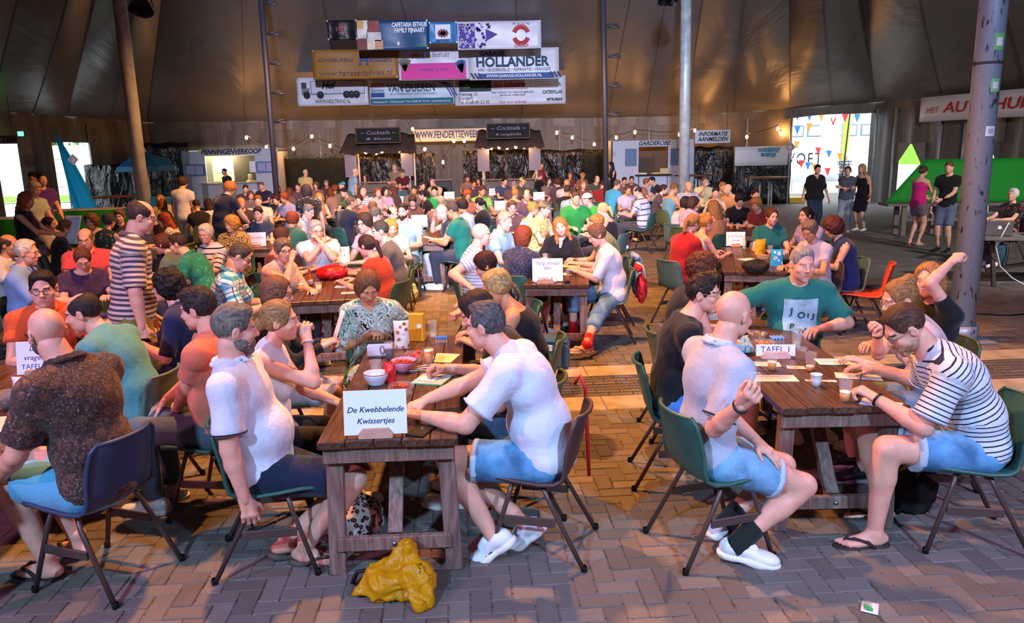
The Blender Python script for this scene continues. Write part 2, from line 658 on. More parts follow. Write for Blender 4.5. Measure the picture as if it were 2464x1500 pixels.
def vnormals(V, F):
	n = np.cross(V[F[:, 2]] - V[F[:, 0]], V[F[:, 3]] - V[F[:, 1]])
	N = np.zeros_like(V)
	for i in range(4):
		np.add.at(N, F[:, i], n)
	return N / (np.linalg.norm(N, axis=1, keepdims=True) + 1e-12)
def wob(V, fr, seed, ani=(1, 1, 1)):
	r = np.random.RandomState(seed)
	P = V * np.array(ani) * fr
	w = np.stack([np.sin(P @ r.normal(size=3) + r.uniform(0, 6)) for _ in range(3)], 1)
	out = 0
	for i in range(4):
		out = out + np.sin((P + 0.9 * w) @ (r.normal(size=3) * 1.3) + r.uniform(0, 6))
	return out / 4
def np_mesh(name, V, F, mi=None, rest=None):
	me = bpy.data.meshes.new(name)
	n, m = len(V), len(F)
	me.vertices.add(n)
	me.vertices.foreach_set('co', np.asarray(V, dtype=np.float32).ravel())
	me.loops.add(4 * m)
	me.polygons.add(m)
	me.loops.foreach_set('vertex_index', np.asarray(F, dtype=np.int32).ravel())
	me.polygons.foreach_set('loop_start', np.arange(0, 4 * m, 4, dtype=np.int32))
	me.polygons.foreach_set('use_smooth', np.ones(m, dtype=bool))
	if mi is not None:
		me.polygons.foreach_set('material_index', np.asarray(mi, dtype=np.int32))
	if rest is not None:
		at_ = me.attributes.new('rest', 'FLOAT_VECTOR', 'POINT')
		at_.data.foreach_set('vector', np.asarray(rest, dtype=np.float32).ravel())
	me.update(calc_edges=True)
	return me

LODS = {0: (0.016, 0.0062, 0.0056), .5: (0.021, 0.0088, 0.008), 1: (0.030, 0.0135, 0.0115), 2: (0.045, 0.021, 0.018)}
CACHE = {}
PLACED = []

# ---- head, in its own frame: face towards +y, centre of the skull at the origin
def head_geo(sex, lod, var=0):
	key = ('head', sex, lod, var)
	if key in CACHE:
		return CACHE[key]
	r = np.random.RandomState(100 + var)
	j = lambda a: 1 + a * r.uniform(-1, 1)
	f = sex == 'f'
	jw = (0.053 if f else 0.061) * j(.06)
	nl = (0.108 if f else 0.114) + .004 * r.uniform(-1, 1)
	ch = (-0.098 if f else -0.104) + .003 * r.uniform(-1, 1)
	P = [EL((0, -.012, .03), (.077, .096, .089)),
		 EL((0, .022, -.035), (.064, .070, .072), k=.03),
		 EL((0, .028, -.07), (jw, .055, .042), k=.03),
		 EL((0, .070, ch), (.021, .018, .016), k=.025),
		 RC((-.034, .079, .024), (.034, .079, .024), .0115, .0115, .022),
		 EL((-.046, .064, -.026), (.022, .022, .02), k=.02), EL((.046, .064, -.026), (.022, .022, .02), k=.02),
		 EL((-.031, .099, .003), (.018, .013, .009), k=.012, op=1), EL((.031, .099, .003), (.018, .013, .009), k=.012, op=1),
		 RC((0, .086, .018), (0, nl - .005, -.022), .0085, .0115, .014),
		 EL((0, nl, -.028), (.0125, .012, .010), k=.01),
		 EL((-.012, nl - .012, -.031), (.009, .011, .008), k=.008), EL((.012, nl - .012, -.031), (.009, .011, .008), k=.008),
		 EL((0, .079, -.060), (.030, .016, .022), k=.015),
		 EL((0, .0915, -.0555), (.021, .0065, .0045), k=.006), EL((0, .0905, -.0665), (.018, .0075, .0055), k=.006),
		 EL((0, .100, -.0605), (.024, .006, .0016), k=.004, op=1),
		 EL((0, .102, -.080), (.02, .008, .006), k=.008, op=1)]
	for s in (-1, 1):
		A = np.array(Matrix.Rotation(R(-14 * s), 3, 'Z') @ Matrix.Rotation(R(12), 3, 'X'))
		P += [EL((.081 * s, -.008, -.006), (.009, .021, .032), A=A, k=.008),
			  EL((.090 * s, -.004, -.004), (.006, .011, .018), A=A, k=.005, op=1)]
	V, F = sdf_mesh(P, LODS[lod][1])
	c = V[F].mean(1)
	mi = np.zeros(len(F), dtype=int)
	if lod < 2:
		lip = (np.abs(c[:, 0]) < .020 * (1 - (np.abs(c[:, 2] + .0605) / .014) ** 2).clip(0)) & (np.abs(c[:, 2] + .0605) < .0085) & (c[:, 1] > .08)
		mi[lip] = 1
		br = (np.abs(np.abs(c[:, 0]) - .033) < .019) & (np.abs(c[:, 2] - .026 + (np.abs(c[:, 0]) - .03).clip(0) * .3) < .0038) & (c[:, 1] > .06)
		mi[br] = 4
		# eyeballs, iris towards the gaze
		n = 10 if lod == 0 else 6
		for s in (-1, 1):
			o = np.array((.031 * s, .0755, .003))
			th = np.linspace(0.02, np.pi * .62, n)
			vv, ff, fm = [], [], []
			for a in th:
				for b in range(12):
					g = 2 * np.pi * b / 12
					vv.append(o + .0125 * np.array((np.sin(a) * np.cos(g), np.cos(a), np.sin(a) * np.sin(g) * .5)))
			for i in range(n - 1):
				for b in range(12):
					q = (b + 1) % 12
					ff.append((i * 12 + b, i * 12 + q, i * 12 + 12 + q, i * 12 + 12 + b))
					fm.append(3 if th[i] < .42 else 2)
			ff.append((0, 11, 8, 4))
			fm.append(3)
			b0 = len(V)
			V = np.concatenate([V, np.array(vv)])
			F = np.concatenate([F, np.array(ff) + b0])
			mi = np.concatenate([mi, np.array(fm)])
	CACHE[key] = (V, F, mi)
	return CACHE[key]

# ---- hand, wrist at the origin, fingers along +y, back of the hand +z, thumb on -x (a right hand)
def hand_geo(curl, lod):
	key = ('hand', curl, lod)
	if key in CACHE:
		return CACHE[key]
	cv = {'flat': (6, 8, 6), 'relax': (22, 28, 18), 'grip': (42, 62, 36), 'fist': (72, 92, 60), 'pen': (48, 55, 25), 'spread': (10, 12, 8)}[curl]
	P = [RC((-.012, -.012, 0), (-.016, .07, 0), .019, .015, .012), RC((.012, -.012, 0), (.018, .066, -.002), .018, .014, .012),
		 RC((-.018, .078, 0), (.024, .068, -.002), .013, .012, .012), RC((-.022, .02, -.008), (-.03, .05, -.006), .015, .012, .012)]
	fat = {0: 1.0, .5: 1.08, 1: 1.2, 2: 1.45}[lod]
	for i, (x, L, y) in enumerate(((-.031, .074, .078), (-.0105, .084, .084), (.0105, .077, .080), (.030, .060, .070))):
		p = np.array((x, y, 0.0))
		ang = 0
		sp = (x * (5 if curl == 'spread' else 2.2))
		for seg, fr, rr in ((0, .46, .0094), (1, .31, .0086), (2, .23, .0078)):
			ang += cv[seg] * (1 + .08 * i)
			d = np.array((math.sin(sp) * math.cos(R(ang)), math.cos(sp) * math.cos(R(ang)), -math.sin(R(ang))))
			q = p + d * L * fr
			P.append(RC(p, q, rr * fat, rr * .9 * fat, .005))
			p = q
	tb = {'flat': (-.75, .65, -.1), 'spread': (-.9, .4, -.1), 'relax': (-.6, .72, -.35), 'grip': (-.3, .6, -.75), 'fist': (.1, .75, -.66), 'pen': (-.1, .8, -.6)}[curl]
	a = np.array((-.028, .022, -.008))
	d = nrm(tb)
	b = a + d * .042
	c = b + nrm(d + np.array((.35, .25, -.1))) * .034
	P += [RC(a, b, .0125 * fat, .0105 * fat, .008), RC(b, c, .0102 * fat, .0085 * fat, .004)]
	CACHE[key] = sdf_mesh(P, LODS[lod][2])
	return CACHE[key]

# ---- bare foot: ankle at the origin, toes along +y, sole at z=-0.075
def foot_geo(lod):
	key = ('foot', lod)
	if key in CACHE:
		return CACHE[key]
	P = [RC((0, -.005, .03), (0, 0, -.01), .036, .036, .03), EL((0, -.035, -.047), (.031, .036, .028), k=.03),
		 RC((0, .0, -.03), (-.005, .10, -.052), .032, .02, .03), EL((-.006, .115, -.058), (.043, .035, .017), k=.02),
		 RC((.018, -.01, -.055), (.028, .10, -.06), .018, .014, .02)]
	for x, L, r in ((-.034, .040, .0125), (-.013, .038, .0088), (.004, .033, .0082), (.019, .026, .0078), (.032, .018, .0074)):
		P.append(RC((x, .135 - abs(x + .03) * .25, -.062), (x, .135 - abs(x + .03) * .25 + L, -.066), r, r * .9, .006))
	CACHE[key] = sdf_mesh(P, {0: .0085, .5: .011, 1: .017, 2: .03}[lod])
	return CACHE[key]
def shoe_geo(kind, lod):
	key = ('shoe', kind, lod)
	if key in CACHE:
		return CACHE[key]
	vx = {0: .008, .5: .011, 1: .016, 2: .03}[lod]
	up = [EL((0, -.035, -.035), (.037, .043, .045), k=.03, cuts=[((0, 0, -.066), (0, 0, -1)), ((0, 0, .008), (0, 0, 1))]),
		  RC((0, .0, -.022), (-.004, .10, -.045), .042, .032, .03, cuts=[((0, 0, -.066), (0, 0, -1)), ((0, -.03, .012), (0, .3, .95))]),
		  EL((-.005, .135, -.05), (.045, .062, .03), k=.03, cuts=[((0, 0, -.066), (0, 0, -1))]),
		  RC((0, .045, .0), (0, .075, -.012), .022, .02, .015)]
	so = [EL((0, -.03, -.070), (.042, .055, .03), k=.02), EL((-.004, .115, -.070), (.052, .09, .03), k=.02), RC((0, -.03, -.07), (0, .1, -.07), .038, .044, .02)]
	so = [p[:6] + ([((0, 0, -.060), (0, 0, 1)), ((0, 0, -.083), (0, 0, -1))],) + p[7:] for p in so]
	CACHE[key] = (np_mesh('shoe', *sdf_mesh(up, vx)), np_mesh('sole', *sdf_mesh(so, vx)))
	return CACHE[key]
def sandal_geo(lod):
	key = ('sandal', lod)
	if key in CACHE:
		return CACHE[key]
	vx = {0: .008, .5: .010, 1: .015, 2: .025}[lod]
	so = [EL((0, -.03, -.085), (.041, .05, .03), k=.02), EL((-.004, .12, -.085), (.05, .085, .03), k=.02), RC((0, -.03, -.085), (0, .1, -.085), .036, .043, .02)]
	so = [p[:6] + ([((0, 0, -.074), (0, 0, 1)), ((0, 0, -.092), (0, 0, -1))],) + p[7:] for p in so]
	st = []
	for s in (-1, 1):
		pts = [(.0 - .012, .142, -.052), (.022 * s, .11, -.030), (.042 * s, .05, -.045), (.044 * s, .02, -.072)]
		st += [RC(a, b, .008, .009, .006) for a, b in zip(pts, pts[1:])]
	CACHE[key] = (np_mesh('sandal_sole', *sdf_mesh(so, vx)), np_mesh('strap', *sdf_mesh(st, vx)))
	return CACHE[key]

# ---- hair, in the head frame
FACE = lambda y=.118, z=-.02, rx=.076, ry=.085, rz=.116: EL((0, y, z), (rx, ry, rz), k=.028, op=1)
def hair_mesh(style, lod):
	key = ('hair', style, lod)
	if key in CACHE:
		return CACHE[key]
	def cr(g, cuts=(), dz=0.0):
		return EL((0, -.012, .03 + dz), (.077 + g, .096 + g, .089 + g), k=.02, cuts=cuts)
	sl = lambda z0=-.022, m=.62, y0=.012: ((0, y0, z0), tuple(nrm((0, m, -1))))
	amp, fq, seed = .0022, 130, 3
	if style == 'short':
		P = [cr(.006, [sl()], .008), EL((0, .012, .092), (.066, .08, .036), k=.03), FACE()]
		amp = .004
	elif style == 'crop':
		P = [cr(.004, [sl()], .006), EL((0, .0, .09), (.06, .075, .034), k=.03), FACE()]
		amp = .0015
	elif style == 'buzz':
		P = [cr(.0035, [sl(-.03)]), FACE(.122, -.01, .076, .09, .112)]
		amp = .0008
	elif style == 'balding':
		P = [cr(.006, [sl()], .006), FACE(), EL((0, .055, .115), (.058, .105, .075), k=.02, op=1)]
	elif style == 'side':
		P = [cr(.008, [sl()]), FACE(), EL((0, .03, .12), (.075, .13, .085), k=.015, op=1)]
	elif style == 'mohawk':
		P = [cr(.0045, [sl()]), EL((0, -.005, .098), (.042, .098, .036), k=.02), FACE(.122, -.01, .076, .09, .112)]
		amp, fq = .006, 90
	elif style == 'quiff':
		P = [cr(.007, [sl()]), EL((0, .035, .105), (.064, .072, .042), k=.03), EL((.02, .075, .10), (.04, .03, .03), k=.02), FACE(.125, -.025)]
		amp, fq = .009, 85
	elif style == 'wavy':
		P = [cr(.010, [sl(-.03)], .006), EL((0, .02, .098), (.07, .085, .04), k=.03), FACE()]
		amp, fq = .006, 90
	elif style == 'shortf':
		P = [cr(.014, [sl(-.045, .5)]), EL((0, -.008, .085), (.078, .09, .046), k=.03), FACE(.125, -.03, .072, .088, .115)]
		amp = .004
	elif style == 'bob':
		P = [cr(.018), EL((0, -.028, -.035), (.098, .082, .112), k=.04, cuts=[((0, 0, -.125), (0, .15, -1))]), FACE(.118, -.04, .063, .095, .13), EL((0, .11, -.13), (.07, .1, .07), k=.01, op=1)]
		amp, fq = .003, 150
	elif style in ('long', 'longc'):
		P = [cr(.018), EL((0, -.04, -.05), (.094, .075, .14), k=.04), EL((0, -.085, -.19), (.098, .045, .14), k=.04),
			 RC((-.078, -.005, 0), (-.095, .0, -.21), .028, .022, .03), RC((.078, -.005, 0), (.095, .0, -.21), .028, .022, .03),
			 FACE(.118, -.045, .066, .095, .138), EL((0, .06, -.2), (.06, .1, .12), k=.01, op=1)]
		if style == 'longc':
			amp, fq = .011, 75
	elif style == 'pony':
		P = [cr(.010, [sl(-.04, .55)]), FACE(), RC((0, -.10, .02), (0, -.135, .0), .022, .03, .02), RC((0, -.135, .0), (.01, -.15, -.16), .032, .016, .02)]
	elif style == 'bun':
		P = [cr(.011, [sl(-.04, .55)]), FACE(), EL((0, -.085, .095), (.045, .045, .042), k=.015)]
		amp = .0035
	elif style == 'lowbun':
		P = [cr(.012, [sl(-.05, .5)]), FACE(), EL((0, -.118, -.02), (.04, .032, .042), k=.015)]
	elif style == 'curly':
		P = [cr(.034), EL((0, -.03, -.02), (.108, .095, .10), k=.04), FACE(.125, -.035, .070, .098, .12), EL((0, .09, -.15), (.08, .12, .08), k=.01, op=1)]
		amp, fq = .012, 85
	elif style == 'curlys':
		P = [cr(.026, [sl(-.04, .5)]), EL((0, 0, .08), (.088, .09, .055), k=.04), FACE(.124, -.03, .074, .09, .115)]
		amp, fq = .010, 95
	V, F = sdf_mesh(P, LODS[lod][1] * 1.1)
	N = vnormals(V, F)
	th = np.arctan2(V[:, 0], -V[:, 1] + .02)
	w = wob(V, fq, seed) if amp > .005 else (.5 * wob(V, fq * .5, seed) + .5 * np.sin(th * 46 + 6 * wob(V, 14, 5)))
	V = V + N * (w * amp)[:, None]
	CACHE[key] = np_mesh('hair', V, F)
	return CACHE[key]
def beard_mesh(lod):
	key = ('beard', lod)
	if key in CACHE:
		return CACHE[key]
	P = [EL((0, .024, -.07), (.0665, .06, .047), k=.02), EL((0, .073, -.106), (.031, .026, .024), k=.02), EL((0, .022, -.04), (.0672, .074, .062), k=.02),
		 EL((0, .085, -.066), (.037, .021, .030), k=.01),
		 EL((0, .05, .02), (.12, .14, .062), k=.006, op=1), EL((0, .105, -.0605), (.021, .03, .0085), k=.004, op=1), EL((0, .10, -.025), (.038, .05, .022), k=.01, op=1),
		 EL((0, -.11, -.05), (.12, .1, .16), k=.01, op=1)]
	V, F = sdf_mesh(P, .006 if lod == 0 else .009)
	V = V + vnormals(V, F) * (wob(V, 220, 9) * .0015)[:, None]
	CACHE[key] = np_mesh('beard', V, F)
	return CACHE[key]
def cap_meshes():
	if 'cap' in CACHE:
		return CACHE['cap']
	P = [EL((0, -.012, .032), (.094, .112, .104), k=.02, cuts=[((0, 0, .035), (0, .12, -1))])]
	Q = [EL((0, .115, .052), (.078, .085, .03), k=.01, cuts=[((0, 0, .052), (0, .15, 1)), ((0, 0, .044), (0, -.15, -1)), ((0, .09, 0), (0, -1, 0))])]
	CACHE['cap'] = (np_mesh('cap', *sdf_mesh(P, .008)), np_mesh('visor', *sdf_mesh(Q, .004)))
	return CACHE['cap']
def glasses_mesh():
	if 'gl' in CACHE:
		return CACHE['gl']
	b = MB()
	for s in (-1, 1):
		b.tube([(.031 * s + .0245 * math.cos(a), .101 - .004 * abs(math.cos(a)) * (1 if math.cos(a) * s > 0 else 0), .002 + .019 * math.sin(a)) for a in np.linspace(0, 2 * math.pi, 15)], .0021, 5, False)
		b.tube([(.055 * s, .098, .006), (.079 * s, .06, .008), (.085 * s, -.012, .01), (.083 * s, -.03, -.006)], .0022, 5)
	b.tube([(-.008, .103, .006), (0, .105, .009), (.008, .103, .006)], .0021, 5)
	CACHE['gl'] = b.mesh('glasses', True)
	return CACHE['gl']

# ---- skeleton
def rotv(axis, deg):
	return np.array(Matrix.Rotation(R(deg), 3, Vector(axis)))
def ik(a, t, l1, l2, pole):
	a, t = np.array(a, float), np.array(t, float)
	d = t - a
	L = np.linalg.norm(d)
	if L > (l1 + l2) * .995:
		t = a + d / L * (l1 + l2) * .995
		d = t - a
		L = np.linalg.norm(d)
	if L < abs(l1 - l2) + .08:
		t = a + d / (L + 1e-9) * (abs(l1 - l2) + .08)
		d = t - a
		L = np.linalg.norm(d)
	u = d / L
	x = (l1 * l1 - l2 * l2 + L * L) / (2 * L)
	h = math.sqrt(max(0, l1 * l1 - x * x))
	pl = np.array(pole, float)
	pl = nrm(pl - u * (pl @ u))
	return a + u * x + pl * h, t

def skeleton(q):
	s = q['s']
	f = q['sex'] == 'f'
	sit = q['pose'] == 'sit'
	K = {}
	pz = (.45 + q.get('seat', 0) + .088 * s) if sit else .925 * s
	a, sd, tw = q['lean'], q['side'], q['twist']
	def fr(ang, side, yaw):
		M = rotv((0, 0, 1), yaw) @ rotv((0, 1, 0), side) @ rotv((1, 0, 0), -ang)
		return M      # columns: right, forward, up
	P0 = np.array((0, 0, pz))
	F0 = fr(a * .35 - (4 if sit else 0), sd * .4, 0)
	P1 = P0 + F0[:, 2] * .16 * s
	F1 = fr(a * .8, sd * .8, tw * .4)
	P2 = P1 + F1[:, 2] * .18 * s
	F2 = fr(a * 1.2 + 2, sd, tw)
	P3 = P2 + F2[:, 2] * .175 * s
	F3 = fr(a * .75 + 14, sd * .5, tw)
	HC = P3 + F3[:, 2] * .175 * s + F3[:, 1] * .012
	sw = (.158 if f else .180) * s * q.get('shw', 1)
	K.update(P0=P0, P1=P1, P2=P2, P3=P3, F0=F0, F1=F1, F2=F2, HC=HC)
	for n, sg in (('L', -1), ('R', 1)):
		K['S' + n] = P3 - F2[:, 2] * (.052 + (.0)) * s + F2[:, 0] * sg * sw
		K['H' + n] = P0 + np.array((.088 * sg * s, .02 if sit else 0, -.02 * s))
	# head frame
	hy, hp, hr = q['hyaw'], q['hpitch'], q['hroll']
	K['FH'] = rotv((0, 0, 1), hy) @ rotv((1, 0, 0), -hp) @ rotv((0, 1, 0), hr)
	return K

def person(px=None, py=None, h=0.0, sex='m', pose='sit', top=None, tcol=None, bot=None, hair='short', hc='#3a2a1e', skin=0, label=None,
		   lean=12, side=0, twist=0, hyaw=0, hpitch=8, hroll=0, s=None, girth=1.0, belly=0.0, sleeve=.55, neck='crew', hem=.05,
		   hands=None, hcurl=('relax', 'relax'), dorsal=(None, None), feet=None, fdir=None, blen=None, shoes='sneaker', scol='#e8e8e8',
		   glasses=None, beard=None, cap=None, lod=1, loc=None, head_loc=None, chair='green', collar=None, vari=0, seat=0.0, elbow=(None, None),
		   watch=None, group=None, kneeout=0.0, desc=None, socks=None, hscale=1.0, dress=False, shw=1.0, hcuff=None, cdir=None, dist=None):
	f = sex == 'f'
	if s is None:
		s = (1.0 if pose == 'sit' else .99) if f else (1.07 if pose == 'sit' else 1.03)
	q = dict(s=s, sex=sex, pose=pose, lean=lean, side=side, twist=twist, hyaw=hyaw, hpitch=hpitch, hroll=hroll, seat=seat, shw=shw)
	sit = pose == 'sit'
	hscale *= .95
	K = skeleton(q)
	# place: heading h (0 looks away from the camera, 90 to the right)
	if dist:
		for _ in range(3):
			s *= at(px, py, Y=dist - (K['HC'][1] * math.cos(R(h)))).z / K['HC'][2]
			q['s'] = s
			K = skeleton(q)
	rz = -R(h)
	Rw = np.array(Matrix.Rotation(rz, 3, 'Z'))
	if loc is not None:
		base = np.array((loc[0], loc[1], 0.0))
	else:
		best = None
		s0 = s
		for fs in ((1, 1.03, .97, 1.06, .94, 1.09, .91, 1.12) if lod and not dist else (1,)):
			q['s'] = s0 * fs
			Kq = skeleton(q)
			bq = np.array(at(px, py, Kq['HC'][2])) - Rw @ Kq['HC']
			dm = min([np.hypot(bq[0] - x_, bq[1] - y_) for x_, y_ in PLACED] + [9])
			if best is None or dm > best[0]:
				best = (dm, s0 * fs, Kq, bq)
			if dm > .52:
				break
		_, s, K, base = best
		base[2] = 0
		PLACED.append((base[0], base[1]))
	def to_local(p):
		return Rw.T @ (np.array(p, float) - base)
	# ---- arms
	la, lf = .285 * s, .25 * s
	hnd = {}
	for i, (n, sg) in enumerate((('L', -1), ('R', 1))):
		tgt = None if hands is None else hands[i]
		if tgt is None:
			if sit:
				tgt = (.13 * sg, .40 * s + lean * .002, .79)
			else:
				tgt = (.24 * sg, .06, .74 * s)
		elif len(tgt) == 4 and tgt[0] == 'p':
			tgt = to_local(at(tgt[1], tgt[2], tgt[3]))
		elif len(tgt) == 4 and tgt[0] == 'y':            # pixel at a distance behind/ahead of the chest
			tgt = to_local(at(tgt[1], tgt[2], Y=base[1] + tgt[3]))
		elif len(tgt) == 4 and tgt[0] == 'h':            # relative to the head
			tgt = K['HC'] + K['FH'] @ np.array(tgt[1:])
		pole = elbow[i] if elbow[i] is not None else (sg * .55, -.45, -.75)
		E, W = ik(K['S' + n], tgt, la, lf, pole)
		K['E' + n], K['W' + n] = E, W
	# ---- legs
	lt, ls = .43 * s, .42 * s
	for i, (n, sg) in enumerate((('L', -1), ('R', 1))):
		ft = None if feet is None else feet[i]
		if ft is None:
			ft = (.11 * sg, .40 * s, .09) if sit else (.10 * sg, -.01, .09)
		elif len(ft) == 4 and ft[0] == 'p':
			ft = to_local(at(ft[1], ft[2], ft[3]))
		pole = (sg * kneeout, 1, .8) if sit else (0, 1, 0)
		Kn, An = ik(K['H' + n], ft, lt, ls, pole)
		K['K' + n], K['A' + n] = Kn, An
	lod = 0 if base[1] < 6.0 else .5 if base[1] < 8.6 else 1 if base[1] < 13.5 else 2
	vb, vh, vhd = LODS[lod]
	g = girth
	ag = (.88 if f else 1.0) * (.6 + .4 * g)
	F0, F1, F2 = K['F0'], K['F1'], K['F2']
	P0, P1, P2, P3 = K['P0'], K['P1'], K['P2'], K['P3']
	hw_ = 1.06 if f else 1.0
	cw = .90 if f else 1.0
	def torso(t):
		e = [EL(P0, np.array((.158 * hw_ * s * g + t, .122 * s * g + t, .115 * s + t)), F0.T, .05),
			 EL(P1 + F1[:, 1] * belly * .55, np.array((.142 * (.95 if f else 1.04) * s * g + t, .105 * s * g + belly * .5 + t, .15 * s + t)), F1.T, .05),
			 EL(P2 + F2[:, 2] * .03 * s, np.array((.162 * cw * s * g + t, .112 * s * (.5 + .5 * g) + t, .16 * s + t)), F2.T, .05)]
		if f:
			for sg in (-1, 1):
				e.append(EL(P2 + F2[:, 1] * (.088 * s) * (.6 + .4 * g) + F2[:, 0] * .072 * sg * s - F2[:, 2] * .015, np.array((.06, .055, .06)) * s * (.5 + .5 * g) + t, F2.T, .035))
		return e
	def shoulders(t, k=1.0):
		e = []
		for n in 'LR':
			S = K['S' + n]
			e.append(RC(P3 - F2[:, 2] * .045 * s, P3 + (S - P3) * k + (0, 0, 0), .068 * s * ag + t, .058 * s * ag + t, .04))
			e.append(RC(P3 + F2[:, 2] * .015 * s, P3 + (S - P3) * .62 * k + F2[:, 2] * .012, .042 * s + t, .036 * s + t, .04))
		return e
	# ---- body
	B = torso(-.006 if top else 0) + shoulders(-.003 if top else 0)
	ls_ = .86 if bot and bot[0] in ('trousers', 'capri') else 1.0
	nb = K['HC'] + K['FH'] @ np.array((0, -.022, -.075)) * hscale
	B.append(RC(P3 - F2[:, 2] * .02, nb, (.047 if f else .060) * s * (.7 + .3 * g), (.045 if f else .056) * s * (.7 + .3 * g), .03))
	for n in 'LR':
		S, E, W = K['S' + n], K['E' + n], K['W' + n]
		B += [RC(S, E, .053 * s * ag, .041 * s * ag, .02), RC(E, E + (W - E) * .3, .041 * s * ag, .042 * s * ag, .015), RC(E + (W - E) * .3, W, .042 * s * ag, .026 * s * (.5 + .5 * ag), .015)]
		H_, Kn, A_ = K['H' + n], K['K' + n], K['A' + n]
		lg = (.55 + .45 * g) * ls_
		B += [RC(H_, Kn, .088 * s * lg, .060 * s * lg, .03), RC(Kn, Kn + (A_ - Kn) * .35, .056 * s * lg, .056 * s * lg, .02), RC(Kn + (A_ - Kn) * .35, A_, .055 * s * lg, .036 * s, .02)]
		bk = nrm(np.cross(np.cross(A_ - Kn, Kn - H_), A_ - Kn))
		B.append(RC(Kn + (A_ - Kn) * .15 - bk * -.012, Kn + (A_ - Kn) * .42 + bk * .012, .045 * s * lg, .042 * s * lg, .03))
	V, F = sdf_mesh(B, vb)
	mi = np.zeros(len(F), dtype=int)
	def join(V2, F2_, M, o, m2=None):
		nonlocal V, F, mi
		b0 = len(V)
		V = np.concatenate([V, V2 @ M.T + o])
		Fx = F2_ if np.linalg.det(M) > 0 else F2_[:, ::-1]
		F = np.concatenate([F, Fx + b0])
		mi = np.concatenate([mi, np.zeros(len(Fx), int) if m2 is None else m2])
	hV, hF, hm = head_geo(sex, lod, vari % 5)
	FH = K['FH'] * hscale * (.96 if f else 1.0)
	join(hV, hF, FH, K['HC'], hm)
	for i, n in enumerate('LR'):
		d = nrm(K['W' + n] - K['E' + n])
		z = np.array(dorsal[i] if dorsal[i] is not None else (0, 0, 1) if sit else ((-1 if n == 'L' else 1), 0, 0), float)
		if abs(z @ d) > .93:
			z = np.array((0, -1, .2))
		z = nrm(z - d * (z @ d))
		x = np.cross(d, z)
		M = np.stack([x, d, z], 1) * s * 1.02
		if n == 'L':
			M = M @ np.diag((-1, 1, 1))
		a_, b_ = hand_geo(hcurl[i], lod)
		join(a_, b_, M, K['W' + n])
	fV, fF = foot_geo(lod)
	FM = {}
	for i, n in enumerate('LR'):
		yd = 0
		fd = None if fdir is None else fdir[i]
		sg = -1 if n == 'L' else 1
		if fd is None:
			M = rotv((0, 0, 1), -8 * sg)
		else:
			M = rotv((0, 0, 1), fd[0]) @ rotv((1, 0, 0), fd[1])
		M = M * s
		FM[n] = M
		if shoes != 'sneaker':
			join(fV, fF, M @ np.diag((1.0 if n == 'R' else -1.0, 1, 1)), K['A' + n])
	me = np_mesh('person', V, F, mi)
	sk = SKINS[skin]
	for m_ in (sk, LIP, EYEW, IRIS, hairmat(hc)):
		me.materials.append(m_)
	o = bpy.data.objects.new('person', me)
	COL.objects.link(o)
	o.location = base
	o.rotation_euler = (0, 0, rz)
	tag(o, label, 'person', group)
	# ---- clothes
	t = .017 + .002 * lod
	rs = np.random.RandomState(int(abs(base[0] * 97 + base[1] * 31)) % 9999)
	def rest_of(VV):
		pl = [P0 - F0[:, 2] * .3, P0, P1, P2, P3 + F2[:, 2] * .1]
		best = np.full(len(VV), 9.0)
		rv = np.zeros((len(VV), 3))
		acc = -.3
		for a_, b_, Fm in zip(pl, pl[1:], (F0, F0, F1, F2)):
			ab = b_ - a_
			L = np.linalg.norm(ab)
			tt = np.clip((VV - a_) @ ab / L ** 2, -1.0 if a_ is pl[0] else 0, 1)
			d = VV - (a_ + tt[:, None] * ab)
			dd = np.linalg.norm(d, axis=1)
			m = dd < best
			best[m] = dd[m]
			lx, ly = d @ Fm[:, 0], d @ Fm[:, 1]
			rv[m] = np.stack([np.arctan2(lx, ly) * .15, np.zeros(len(d)) + np.sign(ly) * 3, acc + tt * L], 1)[m] if rest_mode == 'cyl' else np.stack([lx, ly, acc + tt * L], 1)[m]
			acc += L
		best -= .15 * s * g
		for n in 'LR':
			S, E = K['S' + n], K['E' + n]
			ab = E - S
			tt = np.clip((VV - S) @ ab / (ab @ ab), 0, 1.1)
			d = VV - (S + tt[:, None] * ab)
			dd = np.linalg.norm(d, axis=1) - .06 * s
			m = (dd < best) & (tt > .12)
			rv[m] = np.stack([d @ F2[:, 0], d @ F2[:, 1] + 1.7, .33 - tt * np.linalg.norm(ab)], 1)[m]
		return rv
	rest_mode = 'xyz'
	def garment(name, P, m_, wr=.004, fq=26, ani=(1, 1, .6), vx=None):
		VV, FF = sdf_mesh(P, vx or vb * (1.0 if lod == 0 else 1.15))
		if lod < 2 and wr:
			N_ = vnormals(VV, FF)
			sd_ = rs.randint(9999)
			VV = VV + N_ * (wr * (wob(VV, fq, sd_, ani) * .65 + wob(VV, fq * 2.1, sd_ + 1, ani) * .35))[:, None]
		rest = rest_of(VV)
		me2 = np_mesh(name, VV, FF, rest=rest)
		return link(me2, name, m_, o)
	hz = F0[:, 2]
	ho = P0 - hz * (hem if sit else hem + .05)
	hemcut = [(ho, -hz)]
	def recut(pl, cuts):
		return [p[:6] + (list(p[6]) + list(cuts),) + p[7:] for p in pl]
